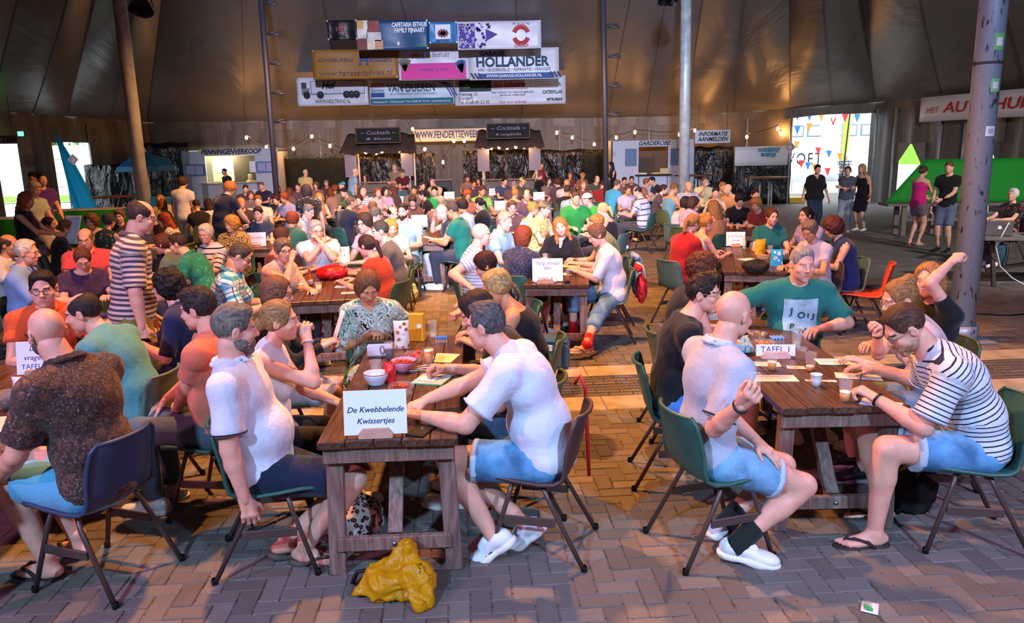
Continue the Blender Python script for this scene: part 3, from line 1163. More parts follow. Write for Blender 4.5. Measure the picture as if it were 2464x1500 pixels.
	if top:
		tp = recut(torso(t), hemcut)
		if top in ('tee', 'polo', 'shirt', 'vneck', 'long'):
			tp += recut(shoulders(t * .9), ())
			for n in 'LR':
				S, E, W = K['S' + n], K['E' + n], K['W' + n]
				u = nrm(E - S)
				if top == 'long':
					tp.append(RC(S, E, .064 * s * ag, .054 * s * ag, .02))
					w_ = nrm(W - E)
					e_ = E + (W - E) * .93
					tp.append(RC(E, e_ + w_ * .03, .053 * s * ag, .038 * s * ag, .02, cuts=[(e_, w_)]))
				else:
					e_ = S + (E - S) * sleeve
					tp.append(RC(S + u * .02, e_ + u * .05, .061 * s * ag, (.062 + .011 * (not f)) * s * ag, .05, cuts=[(e_, u)]))
		elif top == 'sleeveless':
			tp += shoulders(t * .7, .86)
		elif top in ('tank', 'strap'):
			w_ = max(.018 if top == 'tank' else .007, vb * .5)
			for sg in (-1, 1):
				c_ = P2 + F2[:, 2] * .13 * s
				tp_ = [c_ + F2[:, 1] * .105 * s + F2[:, 0] * .08 * sg * s - F2[:, 2] * .04, P3 - F2[:, 2] * .0 + F2[:, 0] * .095 * sg * s + F2[:, 2] * .018, c_ - F2[:, 1] * .10 * s + F2[:, 0] * .075 * sg * s]
				tp += [RC(tp_[0], tp_[1], w_, w_, .01), RC(tp_[1], tp_[2], w_, w_, .01)]
			tp = [p if p[0] == 'rc' else p for p in tp]
			tp.append(EL(P3 + F2[:, 2] * .055 * s, np.array((.2, .2, .125)) * s, F2.T, .01, (), 1))
			tp += [RC(tp_s[0], tp_s[1], w_, w_, .006) for sg in (-1, 1) for tp_s in (
				(P2 + F2[:, 2] * .06 * s + F2[:, 1] * .118 * s + F2[:, 0] * .075 * sg * s, P3 + F2[:, 0] * .09 * sg * s + F2[:, 2] * .008 + F2[:, 1] * .02),
				(P3 + F2[:, 0] * .09 * sg * s + F2[:, 2] * .008 + F2[:, 1] * .02, P2 + F2[:, 2] * .05 * s - F2[:, 1] * .115 * s + F2[:, 0] * .07 * sg * s))]
		if belly > .03 or top == 'shirt':
			pass
		if neck == 'crew':
			tp.append(EL(P3 + F2[:, 1] * .055 * s + F2[:, 2] * .062 * s, np.array((.07, .075, .05)) * s, F2.T, .012, (), 1))
		elif neck in ('v', 'deep'):
			dp = .15 if neck == 'v' else .21
			tp.append(EL(P3 + F2[:, 1] * .05 * s + F2[:, 2] * .062 * s, np.array((.08, .08, .055)) * s, F2.T, .012, (), 1))
			tp.append(RC(P3 + F2[:, 1] * .10 * s + F2[:, 2] * .05 * s, P3 + F2[:, 1] * .15 * s - F2[:, 2] * dp * s, .062 * s, .012 * s, .012, (), 1))
		elif neck == 'wide':
			tp.append(EL(P3 + F2[:, 1] * .03 * s + F2[:, 2] * .06 * s, np.array((.11, .11, .06)) * s, F2.T, .012, (), 1))
		sh = garment('dress' if dress else 'shirt', tp, tcol if not isinstance(tcol, str) else cloth('plain', tcol), wr=.0055 if lod == 0 else .005)
		if (collar or top in ('polo', 'shirt')) and lod < 2:
			ring = []
			nbz = nrm(nb - P3)
			for a_ in np.linspace(-150, 150, 15):
				v_ = rotv(tuple(F2[:, 2]), a_) @ (-F2[:, 1])
				ring.append(P3 + nbz * (.052 if abs(a_) < 100 else .035) * s + v_ * (.066 if f else .076) * s * (.75 + .25 * g) - F2[:, 1] * .004)
			cc = []
			for a_, b_ in zip(ring, ring[1:]):
				cc.append(RC(a_, b_, .010, .010, .006))
				o_ = np.mean([a_, b_], 0)
				cc.append(RC(a_ - nbz * .022 + (a_ - P3 - nbz * .05) * .12, b_ - nbz * .022 + (b_ - P3 - nbz * .05) * .12, .010, .010, .012))
			for e_, sg in ((ring[0], -1), (ring[-1], 1)):
				cc.append(RC(e_, e_ + F2[:, 1] * .035 - F2[:, 2] * .035 + F2[:, 0] * .0, .011, .007, .012))
			VV, FF = sdf_mesh(cc, vb * .75)
			link(np_mesh('collar', VV, FF, rest=np.zeros((len(VV), 3))), 'collar', cloth('plain', collar) if collar else sh.material_slots[0].material, sh)
		if hcuff and lod < 2:
			for n in 'LR':
				S, E = K['S' + n], K['E' + n]
				u = nrm(E - S)
				e_ = S + (E - S) * sleeve
				pts = []
				x_ = nrm(np.cross(u, (0.3, 1, .2)))
				y_ = np.cross(u, x_)
				rr = (.062 + .011 * (not f)) * s * ag + .003
				MB().tube([e_ - u * .012 + (x_ * math.cos(a_) + y_ * math.sin(a_)) * rr for a_ in np.linspace(0, 2 * math.pi, 21)], .005, 5, False).build('cuff_trim', cloth('plain', hcuff), sh, True)
	if bot:
		kind, bcol = bot
		bm = bcol if not isinstance(bcol, str) else cloth('plain', bcol)
		tz = P0 + hz * .07
		tt = t * .45
		bp = [EL(P0 - hz * .01, np.array((.158 * hw_ * s * g + tt, .122 * s * g + tt, .115 * s + tt)), F0.T, .05, cuts=[(tz, hz)])]
		fr_ = {'shorts': .72, 'kneeshorts': .98, 'capri': 1.0, 'trousers': 1.0, 'skirt': .8, 'mini': .6}[kind] if blen is None else blen
		lg = (.55 + .45 * g)
		for n in 'LR':
			H_, Kn, A_ = K['H' + n], K['K' + n], K['A' + n]
			u = nrm(Kn - H_)
			if kind in ('shorts', 'kneeshorts', 'mini', 'skirt'):
				e_ = H_ + (Kn - H_) * fr_
				rr = .088 + (.060 - .088) * fr_
				bp.append(RC(H_, e_ + u * .04, .098 * s * lg, (rr + .024) * s * lg, .03, cuts=[(e_, u)]))
			else:
				bp.append(RC(H_, Kn, .098 * s * lg, .074 * s * lg, .03))
				e_ = Kn + (A_ - Kn) * (.97 if kind == 'trousers' else .45)
				w_ = nrm(A_ - Kn)
				bp.append(RC(Kn, e_ + w_ * .03, .072 * s * lg, (.055 if kind == 'trousers' else .072) * s * lg, .03, cuts=[(e_, w_)]))
		if kind in ('skirt', 'mini'):
			HL, HR, KL, KR = K['HL'], K['HR'], K['KL'], K['KR']
			u = nrm((KL + KR) / 2 - P0)
			for w_ in (.25, .5, .75):
				a_ = HL * (1 - w_) + HR * w_
				b_ = (KL * (1 - w_) + KR * w_)
				e_ = a_ + (b_ - a_) * fr_
				bp.append(RC(a_, e_ + u * .04, .098 * s * lg, .07 * s * lg, .04, cuts=[(e_, u)]))
		bo = garment({'trousers': 'trousers', 'capri': 'trousers', 'skirt': 'skirt', 'mini': 'skirt'}.get(kind, 'shorts'), bp, bm, wr=.0022, fq=22)
		if kind in ('shorts', 'kneeshorts') and hcuff is not None and lod == 0:
			for n in 'LR':
				H_, Kn = K['H' + n], K['K' + n]
				u = nrm(Kn - H_)
				e_ = H_ + (Kn - H_) * fr_
				rr = (.088 + (.060 - .088) * fr_ + .024) * s * lg
				VV, FF = sdf_mesh([RC(e_ - u * .06, e_ + u * .06, rr + .008, rr + .007, .005, cuts=[(e_ + u * .004, u), (e_ - u * .03, -u)])], vb)
				link(np_mesh('turn_up', VV, FF), 'turn_up', cloth('plain', '#a9bfd6'), bo)
	# ---- head things
	Mh = Matrix.Translation(K['HC']) @ Matrix(FH.tolist()).to_4x4()
	if hair:
		link(hair_mesh(hair, lod), 'hair', hairmat(hc), o, Mh)
	if beard and lod < 2:
		link(beard_mesh(lod), 'beard', hairmat(beard), o, Mh)
	if glasses and lod < 2:
		link(glasses_mesh(), 'glasses', mat('frame_' + glasses, glasses, .3), o, Mh)
	if cap:
		a_, b_ = cap_meshes()
		c_ = link(a_, 'cap', cloth('plain', cap), o, Mh)
		link(b_, 'visor', cloth('plain', cap), c_)
	# ---- shoes
	if shoes:
		for i, n in enumerate('LR'):
			M = Matrix.Translation(K['A' + n]) @ Matrix((FM[n] @ np.diag((1.0 if n == 'R' else -1.0, 1, 1))).tolist()).to_4x4()
			if shoes == 'sneaker':
				a_, b_ = shoe_geo('s', lod)
				so = link(a_, 'shoe', mat('shoe_' + scol, scol, .5), o, M @ Matrix.Diagonal((1.08, 1.04, 1.0, 1)))
				if lod < 2:
					link(b_, 'sole', mat('sole_white' if scol != '#1c1c20' else 'sole_grey', '#e4e2dc' if scol != '#1c1c20' else '#909090', .6), so)
			elif shoes in ('sandal', 'flip'):
				a_, b_ = sandal_geo(lod)
				so = link(a_, 'sandal', mat('sandal_' + scol, scol, .7), o, M)
				if lod < 2:
					link(b_, 'strap', mat('sandal_' + scol, scol, .7), so)
			if socks and lod < 2:
				A_, Kn = K['A' + n], K['K' + n]
				VV, FF = sdf_mesh([RC(A_ - (0, 0, .02), A_ + (Kn - A_) * .3, .050 * s, .052 * s, .01, cuts=[(A_ + (Kn - A_) * socks[1], nrm(Kn - A_))]), RC(A_, A_ + FM[n] @ np.array((0, -.02, -.02)), .050, .047, .01)], .011)
				link(np_mesh('sock', VV, FF), 'sock', cloth('plain', socks[0]), o)
	if watch:
		n, wc = watch
		W, E = K['W' + n], K['E' + n]
		u = nrm(W - E)
		x_ = nrm(np.cross(u, (0.3, .5, 1)))
		y_ = np.cross(u, x_)
		c_ = W - u * .015
		rr = .030 * s
		MB().tube([c_ + (x_ * math.cos(a_) + y_ * math.sin(a_)) * rr for a_ in np.linspace(0, 2 * math.pi, 17)], .0075, 6, False).build('wristwatch', mat('watch_' + wc, wc, .4), o, True)
	K['base'], K['rz'], K['Rw'] = base, rz, Rw
	if sit and chair:
		add_chair(base, rz + (R(cdir) if cdir else 0), chair, label, K)
	return o, K

def skinmat(name, c, red=.12):
	m = mat('skin_' + name, c, .48, var=.10, vscale=14, spec=.35)
	b = m.node_tree.nodes['Principled BSDF']
	b.inputs['Subsurface Weight'].default_value = 0.0
	return m
SKINS = [skinmat('fair', '#d9a184'), skinmat('tan', '#c58a66'), skinmat('rosy', '#dba08c'), skinmat('deep', '#a8714f')]
LIP = mat('lip', '#bd7568', .45)
EYEW = mat('eye_white', '#d8d4ce', .2)
IRIS = mat('iris', '#2b2420', .15)
# ================================================================== floor
def paver_material(mode):
	m = bpy.data.materials.new('paver_' + mode)
	m.use_nodes = True
	nt = m.node_tree
	b = nt.nodes['Principled BSDF']
	b.inputs['Roughness'].default_value = 0.75
	b.inputs['Specular IOR Level'].default_value = 0.35
	tc = nd(nt, 'ShaderNodeTexCoord')
	ge = nd(nt, 'ShaderNodeNewGeometry')
	if mode == 'single':
		rndv = nd(nt, 'ShaderNodeObjectInfo').outputs['Random']
	elif mode == 'field':
		rndv = ge.outputs['Random Per Island']
	n = nd(nt, 'ShaderNodeTexNoise')
	n.inputs['Scale'].default_value = 160
	n.inputs['Detail'].default_value = 3
	nt.links.new(ge.outputs['Position'], n.inputs['Vector'])
	n1 = nd(nt, 'ShaderNodeTexNoise')
	n1.inputs['Scale'].default_value = 2.2
	n1.inputs['Detail'].default_value = 5
	nt.links.new(ge.outputs['Position'], n1.inputs['Vector'])
	if mode == 'far':
		br = nd(nt, 'ShaderNodeTexBrick')
		br.inputs['Scale'].default_value = 1.0
		br.inputs['Brick Width'].default_value = 0.215
		br.inputs['Row Height'].default_value = 0.108
		br.inputs['Mortar Size'].default_value = 0.006
		br.inputs['Color1'].default_value = lin('#776f6a')
		br.inputs['Color2'].default_value = lin('#625c58')
		br.inputs['Mortar'].default_value = lin('#34302d')
		nt.links.new(ge.outputs['Position'], br.inputs['Vector'])
		base = br.outputs['Color']
	else:
		r = nd(nt, 'ShaderNodeValToRGB')
		r.color_ramp.elements[0].color = lin('#5e5854')
		r.color_ramp.elements[1].color = lin('#766e69')
		nt.links.new(rndv, r.inputs[0])
		base = r.outputs[0]
	f = mth(nt, 'MULTIPLY', mth(nt, 'MULTIPLY_ADD', n.outputs['Fac'], 0.9, 0.55), mth(nt, 'MULTIPLY_ADD', n1.outputs['Fac'], 0.7, 0.62))
	mul = nd(nt, 'ShaderNodeVectorMath', operation='SCALE')
	nt.links.new(base, mul.inputs[0])
	nt.links.new(f, mul.inputs['Scale'])
	nt.links.new(mul.outputs[0], b.inputs['Base Color'])
	bp = nd(nt, 'ShaderNodeBump')
	bp.inputs['Strength'].default_value = 0.5
	bp.inputs['Distance'].default_value = 0.004
	nt.links.new(n.outputs['Fac'], bp.inputs['Height'])
	nt.links.new(bp.outputs[0], b.inputs['Normal'])
	return m
floor = MB().box((-18, -9, -0.3), (19, 34.3, -0.006)).build('floor', paver_material('far'), kind='structure')
BX, BY, BROT = 0.75, 6.66, R(3.7)     # concrete strip with the drain in its middle runs a little askew, as do the paver rows
BAND0, BAND1 = -0.66, 0.64
def band_xy(x, y):
	return (BX + x * math.cos(BROT) - y * math.sin(BROT), BY + x * math.sin(BROT) + y * math.cos(BROT))
PL, PW, J = 0.210, 0.105, 0.006
def herring(x0, x1, y0, y1):
	"""basket of right-angle herringbone pavers: centre, turned or not"""
	out = []
	u = PW
	nx, ny = int((x1 - x0) / u) + 6, int((y1 - y0) / u) + 6
	for i in range(-4, nx):
		for j in range(-4, ny):
			k = (i - j) % 4
			if k == 0:              # horizontal paver occupies cells (i, j), (i+1, j)
				out.append((x0 + (i + 1) * u, y0 + (j + .5) * u, 0))
			elif k == 2:            # vertical paver occupies cells (i, j), (i, j-1)... 
				out.append((x0 + (i + .5) * u, y0 + (j) * u, 1))
	return out
def in_view(x, y, m=0.25):
	return abs(x) < 0.70 * y + 0.35 + m and 2.55 < y
pv = [band_xy(p[0], p[1]) + (p[2],) for p in herring(-9.6, 8.6, -5.2, 4.2) if not (BAND0 - .05 < p[1] < BAND1 + .05)]
pv = [p for p in pv if in_view(p[0], p[1])]
pv.sort(key=lambda p: p[1] * p[1] + 0.15 * p[0] * p[0])
pmesh = MB().bbox((-PL / 2 + J / 2, -PW / 2 + J / 2, -0.05), (PL / 2 - J / 2, PW / 2 - J / 2, 0.0), 0.004).mesh('paver')
psing = paver_material('single')
prs = random.Random(3)
for (x, y, t) in pv[:300]:
	o = link(pmesh, 'paver', psing, floor)
	o.location = (x, y, prs.uniform(-.0022, .0012))
	o.rotation_euler = (prs.uniform(-.008, .008), prs.uniform(-.008, .008), BROT + (math.pi / 2 if t else 0) + prs.uniform(-.012, .012))
mb = MB()
for (x, y, t) in pv[300:]:
	M = T(x, y, prs.uniform(-.0022, .0012)) @ Matrix.Rotation(BROT + (math.pi / 2 if t else 0) + prs.uniform(-.012, .012), 4, 'Z')
	mb.bbox((-PL / 2 + J / 2, -PW / 2 + J / 2, -0.02), (PL / 2 - J / 2, PW / 2 - J / 2, 0.0), 0.004, M)
mb.build('paver_field', paver_material('field'), floor, kind='stuff')
# moss and grass in the joints
mb = MB()
for _ in range(340):
	p = pv[prs.randrange(0, 1500)]
	cx, cy = p[0] + prs.choice((-1, 1)) * (PL / 2 if not p[2] else PW / 2), p[1] + prs.uniform(-.05, .05)
	for k in range(prs.randrange(4, 14)):
		x, y = cx + prs.gauss(0, .004), cy + prs.gauss(0, .028)
		a, hh = prs.uniform(0, 6.28), prs.uniform(.006, .022)
		dx, dy = math.cos(a) * .0022, math.sin(a) * .0022
		b0 = len(mb.v)
		lx, ly = prs.gauss(0, .008), prs.gauss(0, .008)
		mb.v += [(x - dx, y - dy, -.004), (x + dx, y + dy, -.004), (x + lx, y + ly, hh)]
		mb.f.append((b0, b0 + 1, b0 + 2))
mb.build('moss', mat('moss', '#4a5a2e', .9), floor, kind='stuff')
# concrete strip and drain
conc = mat('concrete', '#a29a90', .85, var=.25, vscale=5, bump=.4, bscale=90)
trim = MB().box((-9, BAND0, -0.28), (9, BAND1, -0.05)).build('trim_1', conc, kind='structure')
trim.location = (BX, BY, 0)
trim.rotation_euler = (0, 0, BROT)
for i in range(18):
	x = -9 + i
	for (ya, yb) in ((BAND0, BAND0 + .36), (BAND1 - .34, BAND1)):
		MB().bbox((x + .004, ya + .004, -.05), (x + .996, yb - .004, 0.0), .006).build('slab', conc, trim)
steel = mat('galvanised_steel', '#8a8f96', .45, metal=.8, var=.2, vscale=12)
pit = MB().box((-9, BAND0 + .36, -.05), (9, BAND1 - .34, -.045)).build('drain_bed', mat('drain_dark', '#1d1d20', .9), trim)
gl = MB()
G0, G1 = BAND0 + .37, BAND1 - .35
for k in range(28):
	gl.box((.01 + k * .0355, G0, -.03), (.014 + k * .0355, G1, -.001))
for k in range(8):
	y = G0 + (G1 - G0) * k / 7
	gl.box((.005, y - .003, -.03), (.995, y + .003, .0))
gm = gl.mesh('grate_bars')
for i in range(-9, 9):
	gx, gy = band_xy(i - .37, 0)
	g = empty('drain_grate', (gx, gy, 0), BROT, 'galvanised steel drain grate panel in the concrete strip', 'grate', 'panels of the floor drain')
	link(gm, 'grate_bars', steel, g)

# ================================================================== tent
def canvas(name, col, rough, bsc, bst, var=.18):
	m = bpy.data.materials.new(name)
	m.use_nodes = True
	nt = m.node_tree
	b = nt.nodes['Principled BSDF']
	b.inputs['Roughness'].default_value = rough
	b.inputs['Specular IOR Level'].default_value = .5
	tc = nd(nt, 'ShaderNodeNewGeometry')
	mp = nd(nt, 'ShaderNodeMapping')
	mp.inputs['Scale'].default_value = (1.0, .55, .35)
	nt.links.new(tc.outputs['Position'], mp.inputs[0])
	n = nd(nt, 'ShaderNodeTexNoise')
	n.inputs['Scale'].default_value = bsc
	n.inputs['Detail'].default_value = 4
	n.inputs['Distortion'].default_value = .8
	nt.links.new(mp.outputs[0], n.inputs['Vector'])
	A = lin(col)
	r = nd(nt, 'ShaderNodeValToRGB')
	r.color_ramp.elements[0].color = tuple(v * (1 - var) for v in A[:3]) + (1,)
	r.color_ramp.elements[1].color = tuple(v * (1 + var) for v in A[:3]) + (1,)
	nt.links.new(n.outputs['Fac'], r.inputs[0])
	nt.links.new(r.outputs[0], b.inputs['Base Color'])
	bp = nd(nt, 'ShaderNodeBump')
	bp.inputs['Strength'].default_value = bst
	bp.inputs['Distance'].default_value = .25
	nt.links.new(n.outputs['Fac'], bp.inputs['Height'])
	nt.links.new(bp.outputs[0], b.inputs['Normal'])
	return m
ROOF = canvas('tent_roof', '#716d6b', .40, .5, .5)
WALL = canvas('tent_wall', '#5c5854', .55, 1.2, .5)
VAL = canvas('tent_valance', '#6a635b', .5, 1.0, .4)
FOIL = canvas('black_foil', '#18181a', .28, 3.2, 1.0, .4)

EAVE = [(-17, -8, 3.7), (-16.6, 12, 3.7), (-16.0, 24, 3.7), (-16.5, 29, 3.78), (-15.4, 33, 3.68), (-3.1, 34, 3.6), (4.4, 34, 3.5), (7.6, 33, 3.47), (10.4, 28.5, 3.47), (13.3, 28, 3.6), (15.0, 22.5, 3.6), (17, 9, 3.6), (18, -8, 3.6)]
RIDGE = [(-6, -8, 9.5), (-6, 8, 9.5), (-6, 13, 9.3), (-5.5, 14, 9.2), (-5, 14, 9.1), (-3, 14, 9), (3, 14, 9), (4, 14, 9), (4.8, 14, 9.1), (5.2, 13.5, 9.2), (5.6, 12, 9.3), (5.8, 8, 9.5), (5.8, -8, 9.5)]
def roof_pt(i, u, v):
	a = Vector(EAVE[i]).lerp(Vector(EAVE[i + 1]), u)
	b = Vector(RIDGE[i]).lerp(Vector(RIDGE[i + 1]), u)
	p = a.lerp(b, v)
	if i not in (4, 5, 6):
		p.z -= .5 * math.sin(math.pi * v) * math.sin(math.pi * u)
	return p
roof = MB()
for i in range(len(EAVE) - 1):
	roof.grid(lambda u, v: roof_pt(i, u, v), 10, 16)
ROOFT = BVHTree.FromPolygons(roof.v, roof.f)
ro = roof.build('ceiling', ROOF, smooth=True, kind='structure')
top = MB()
top.v += [(0, 4, 9.4)] + RIDGE
top.f += [(0, k, k + 1) for k in range(1, len(RIDGE))] + [(0, len(RIDGE), 1)]
top.build('ceiling_crown', ROOF, ro)
seam = mat('roof_seam', '#5a524b', .5)
for i in range(len(EAVE) - 1):
	for u in ((0, .5) if i not in (4,) else (0, .33, .67)):
		pts = [roof_pt(i, u, v) + Vector((0, 0, -.015)) for v in np.linspace(.02, .98, 14)]
		mb = MB()
		for a, b in zip(pts, pts[1:]):
			mb.bar(a, b, .035, .010)
		mb.build('seam', seam, ro)
# valance hanging from the eave
def fold_wall(name, pts, z0f, z1f, m, fold=.06, freq=5.0, n=1.6, smooth=True, **kw):
	mb = MB()
	pts = [Vector(p) for p in pts]
	acc = 0
	for a, b in zip(pts, pts[1:]):
		d = (b - a).normalized() * .16
		a, b = a - d, b + d
		L = (b - a).length
		nn = max(2, int(L * n * 4))
		d = (b - a).normalized()
		nr = Vector((-d.y, d.x, 0))
		mb.grid(lambda u, v: (lambda p, s: Vector((p.x, p.y, 0)) + nr * fold * (.5 + .5 * (1 - v)) * (math.sin(freq * s) + .5 * math.sin(freq * 2.3 * s + 1.1)) + Vector((0, 0, z0f(p, s) * (1 - v) + z1f(p, s) * v)))(a.lerp(b, u), acc + u * L), nn, 4)
		acc += L - .32
	return mb.build(name, m, smooth=smooth, **kw)
ez = lambda p, s: p.z
fold_wall('trim_2', [(x, y, z) for (x, y, z) in EAVE[1:12]], lambda p, s: p.z - .34 + .03 * math.sin(s * 2), lambda p, s: p.z + .03, VAL, .03, 3.0, 1, kind='structure')
# walls (openings: two on the left, the wide door on the right, two tent-flap gaps behind the green board)
Z0 = lambda p, s: 0.0
ins = lambda P, k=.12: [(x * (1 - k / 20), y - k, z) for (x, y, z) in P]
def px_of(p):
	c = p.y * math.cos(PITCH) - (p.z - CAMH) * math.sin(PITCH)
	v = p.y * math.sin(PITCH) + (p.z - CAMH) * math.cos(PITCH)
	return 1232 + FPX * (p.x * math.cos(ROLL) - v * math.sin(ROLL)) / c
def eave_at(px, i):
	"""point of eave segment i under image column px"""
	a, b = Vector(EAVE[i]), Vector(EAVE[i + 1])
	best = None
	for k in range(401):
		p = a.lerp(b, k / 400)
		e = abs(px_of(p) - px)
		if best is None or e < best[0]:
			best = (e, p)
	return best[1]
wl_ = [EAVE[0], EAVE[1], tuple(Vector(EAVE[1]).lerp(Vector(EAVE[2]), .98))]
fold_wall('wall_left', wl_, Z0, ez, WALL, .06, kind='structure')
fold_wall('wall_left_panel', [eave_at(38, 2), eave_at(108, 2)], Z0, ez, WALL, .09, 7, kind='structure')
fold_wall('wall_left_lintel', [Vector(EAVE[2]), Vector(EAVE[3]), Vector(EAVE[4])], lambda p, s: p.z - .95, ez, WALL, .04, kind='structure')
fold_wall('wall_back', [eave_at(212, 3), Vector(EAVE[4]), Vector(EAVE[5]), Vector(EAVE[6]), Vector(EAVE[7]), Vector(EAVE[8])], Z0, ez, WALL, .05, 4.2, kind='structure')
fold_wall('wall_right', [Vector(EAVE[9]), eave_at(2165, 9)], Z0, ez, WALL, .08, kind='structure')
fold_wall('wall_right_panel', [eave_at(2238, 9), eave_at(2370, 9)], Z0, ez, WALL, .08, kind='structure')
fold_wall('wall_right_flap', [eave_at(2165, 9), eave_at(2238, 9)], lambda p, s: 2.1, ez, WALL, .06, kind='structure')
fold_wall('wall_right_end', [eave_at(2420, 9), Vector(EAVE[10]), Vector(EAVE[11]), Vector(EAVE[12])], Z0, ez, WALL, .06, kind='structure')
fold_wall('wall_right_gap', [eave_at(2370, 9), eave_at(2420, 9)], lambda p, s: 2.1, ez, WALL, .06, kind='structure')
fold_wall('wall_front', [(18, -8, 3.7), (-17, -8, 3.5)], Z0, lambda p, s: 9.6, WALL, .06, kind='structure')
# sloping edges of the flap gaps
for (x0, x1, xm) in ((2165, 2238, 2203), (2370, 2420, 2398)):
	A, B, C = eave_at(x0, 9), eave_at(x1, 9), eave_at(xm, 9)
	for P, n in ((A, 0), (B, 1)):
		mb = MB()
		f = lambda p, z: (p.x - .03, p.y - .03, z)
		mb.v += [f(P, 0), f(P, 2.15), f(C, 2.15), f(P, 1.25)]
		mb.f += [(0, 1, 2, 3)] if n == 0 else [(3, 2, 1, 0)]
		mb.build('wall_flap_edge', WALL, kind='structure')
# poles standing between wall panels
pole_grey = mat('pole_steel', '#9aa2a4', .4, metal=.15, var=.2, vscale=6)
def wall_pole(px, i, r=.045):
	p = eave_at(px, i)
	q = MB().tube([(p.x, p.y - .25, 0), (p.x, p.y - .25, p.z - .25)], r, 8)
	return p, q
for k, (px, i) in enumerate(((1900, 8), (2092, 9), (2150, 9), (2262, 9), (2320, 9))):
	p, q = wall_pole(px, i, .09 if px == 1905 else .04)
	q.build('wall_pole', pole_grey, smooth=True, label=('thick grey tent post at the left edge of the bright doorway', 'thin grey wall post at the right edge of the bright doorway', 'thin grey wall post beside the triangular tent gap', 'thin grey wall post right of the triangular gap', 'thin grey wall post beside the leaning steel pole')[k], cat='pole')
for k, px in enumerate((150, 215, 325, 770, 910, 1345, 1400, 1560, 1795)):
	i = 2 if px < 160 else 3 if px < 345 else 4 if px < 1050 else 5 if px < 1440 else 6 if px < 1640 else 7
	p, q = wall_pole(px, i, .03)
	q.build('wall_pole', pole_grey, smooth=True, label=('thin wall post beside the turquoise flag', 'thin wall post behind the turquoise flag', 'thin wall post behind the big left pole', 'thin wall post left of the left bar roof', 'thin wall post behind the left bar', 'thin wall post right of the right bar roof', 'thin wall post by the blue-shirted standing person', 'thin wall post above the white cloakroom hut', 'thin wall post behind the information sign')[k], cat='pole')

# big tent poles
def pole(name, px0, py0, px1, py1, Y, r, label, m, base=True):
	"""steel pole through two picture points at distance Y, foot on the floor"""
	a, b = at(px0, py0, Y=Y), at(px1, py1, Y=Y)
	d = (a - b) / (a.z - b.z)
	foot = b - d * b.z
	hit = ROOFT.ray_cast(foot, d.normalized())[0]
	head = hit - d * .03 if hit is not None else b + d * (8.4 - b.z)
	t = empty(name, (foot.x, foot.y, 0), 0, label, 'pole')
	L = Vector((foot.x, foot.y, 0))
	MB().tube([foot - L, head - L], r, 20).build('shaft', m, t, True)
	if base:
		MB().bbox((-r * 1.9, -r * 1.9, 0), (r * 1.9, r * 1.9, .02), .004).build('base_plate', m, t)
		MB().lathe([(r * 1.05, .02), (r * 1.25, .03), (r * 1.25, .16), (r * 1.02, .17)], 20).build('collar', m, t, True)
	return t, foot, d
def worn_pole():
	m = bpy.data.materials.new('worn_pole')
	m.use_nodes = True
	nt = m.node_tree
	b = nt.nodes['Principled BSDF']
	b.inputs['Roughness'].default_value = .38
	b.inputs['Metallic'].default_value = .35
	tc = nd(nt, 'ShaderNodeNewGeometry')
	mp = nd(nt, 'ShaderNodeMapping')
	mp.inputs['Scale'].default_value = (1, 1, .35)
	nt.links.new(tc.outputs['Position'], mp.inputs[0])
	n = nd(nt, 'ShaderNodeTexNoise')
	n.inputs['Scale'].default_value = 22
	n.inputs['Detail'].default_value = 6
	nt.links.new(mp.outputs[0], n.inputs['Vector'])
	r = nd(nt, 'ShaderNodeValToRGB')
	r.color_ramp.elements[0].position = .33
	r.color_ramp.elements[1].position = .42
	r.color_ramp.elements[0].color = lin('#3b2f30')
	r.color_ramp.elements[1].color = lin('#98a6b6')
	nt.links.new(n.outputs['Fac'], r.inputs[0])
	nt.links.new(r.outputs[0], b.inputs['Base Color'])
	return m
WP = worn_pole()
pR, pRf, pRd = pole('tent_pole', 2392, 0, 2312, 800, 8.05, .132, 'thick worn steel tent pole with stickers, right of the front tables', WP)
pole('tent_pole', 287, 0, 345, 480, 14.8, .122, 'grey steel tent pole behind the striped standing person', pole_grey)
pole('tent_pole', 1651, 0, 1646, 400, 19.0, .13, 'grey steel tent pole in front of the white cloakroom hut', pole_grey)
dark_pole = mat('lattice_pole', '#4a4a50', .5, metal=.5)
for px0, px1, lab in ((628, 656, 'dark slim tent mast left of the hanging banners'), (1451, 1457, 'dark slim tent mast right of the hanging banners')):
	t, foot, d = pole('tent_mast', px0, 0, px1, 350, 19.5, .07, lab, dark_pole, False)
	for z in (3.0, 3.7, 4.4, 5.1, 5.8):
		p = d * z
		MB().tube([p, p + Vector((.35, 0, .06))], .022, 6).tube([p + Vector((.1, 0, 0)), p + Vector((.4, -.05, -.02))], .03, 6).build('hook', dark_pole, t, True)
# stickers on the worn pole
def on_pole(px, py):
	z = at(px, py, Y=7.92).z
	return Vector((pRd.x * z, pRd.y * z, z))
for (px, py, w, h_, c, c2) in ((2396, 100, .10, .16, '#6fbf6a', '#e9e4ea'), (2392, 205, .09, .13, '#7cc480', '#d8dce6'), (2364, 316, .10, .10, '#dfe6ee', '#9fb2c6')):
	c0 = on_pole(px, py)
	st = MB()
	st.grid(lambda u, v: c0 + Vector((.134 * math.sin((u - .5) * w / .128 + .15), -.134 * math.cos((u - .5) * w / .128 + .15), (v - .5) * h_)), 6, 2)
	so = st.build('sticker', mat('sticker_' + c, c, .5), pR)
	st = MB()
	st.grid(lambda u, v: c0 + Vector((.1352 * math.sin((u - .5) * w * .6 / .128 + .15), -.1352 * math.cos((u - .5) * w * .6 / .128 + .15), (v - .5) * h_ * .5)), 6, 2)
	st.build('emblem', mat('sticker_' + c2, c2, .5), so)
bnd = on_pole(2370, 150)
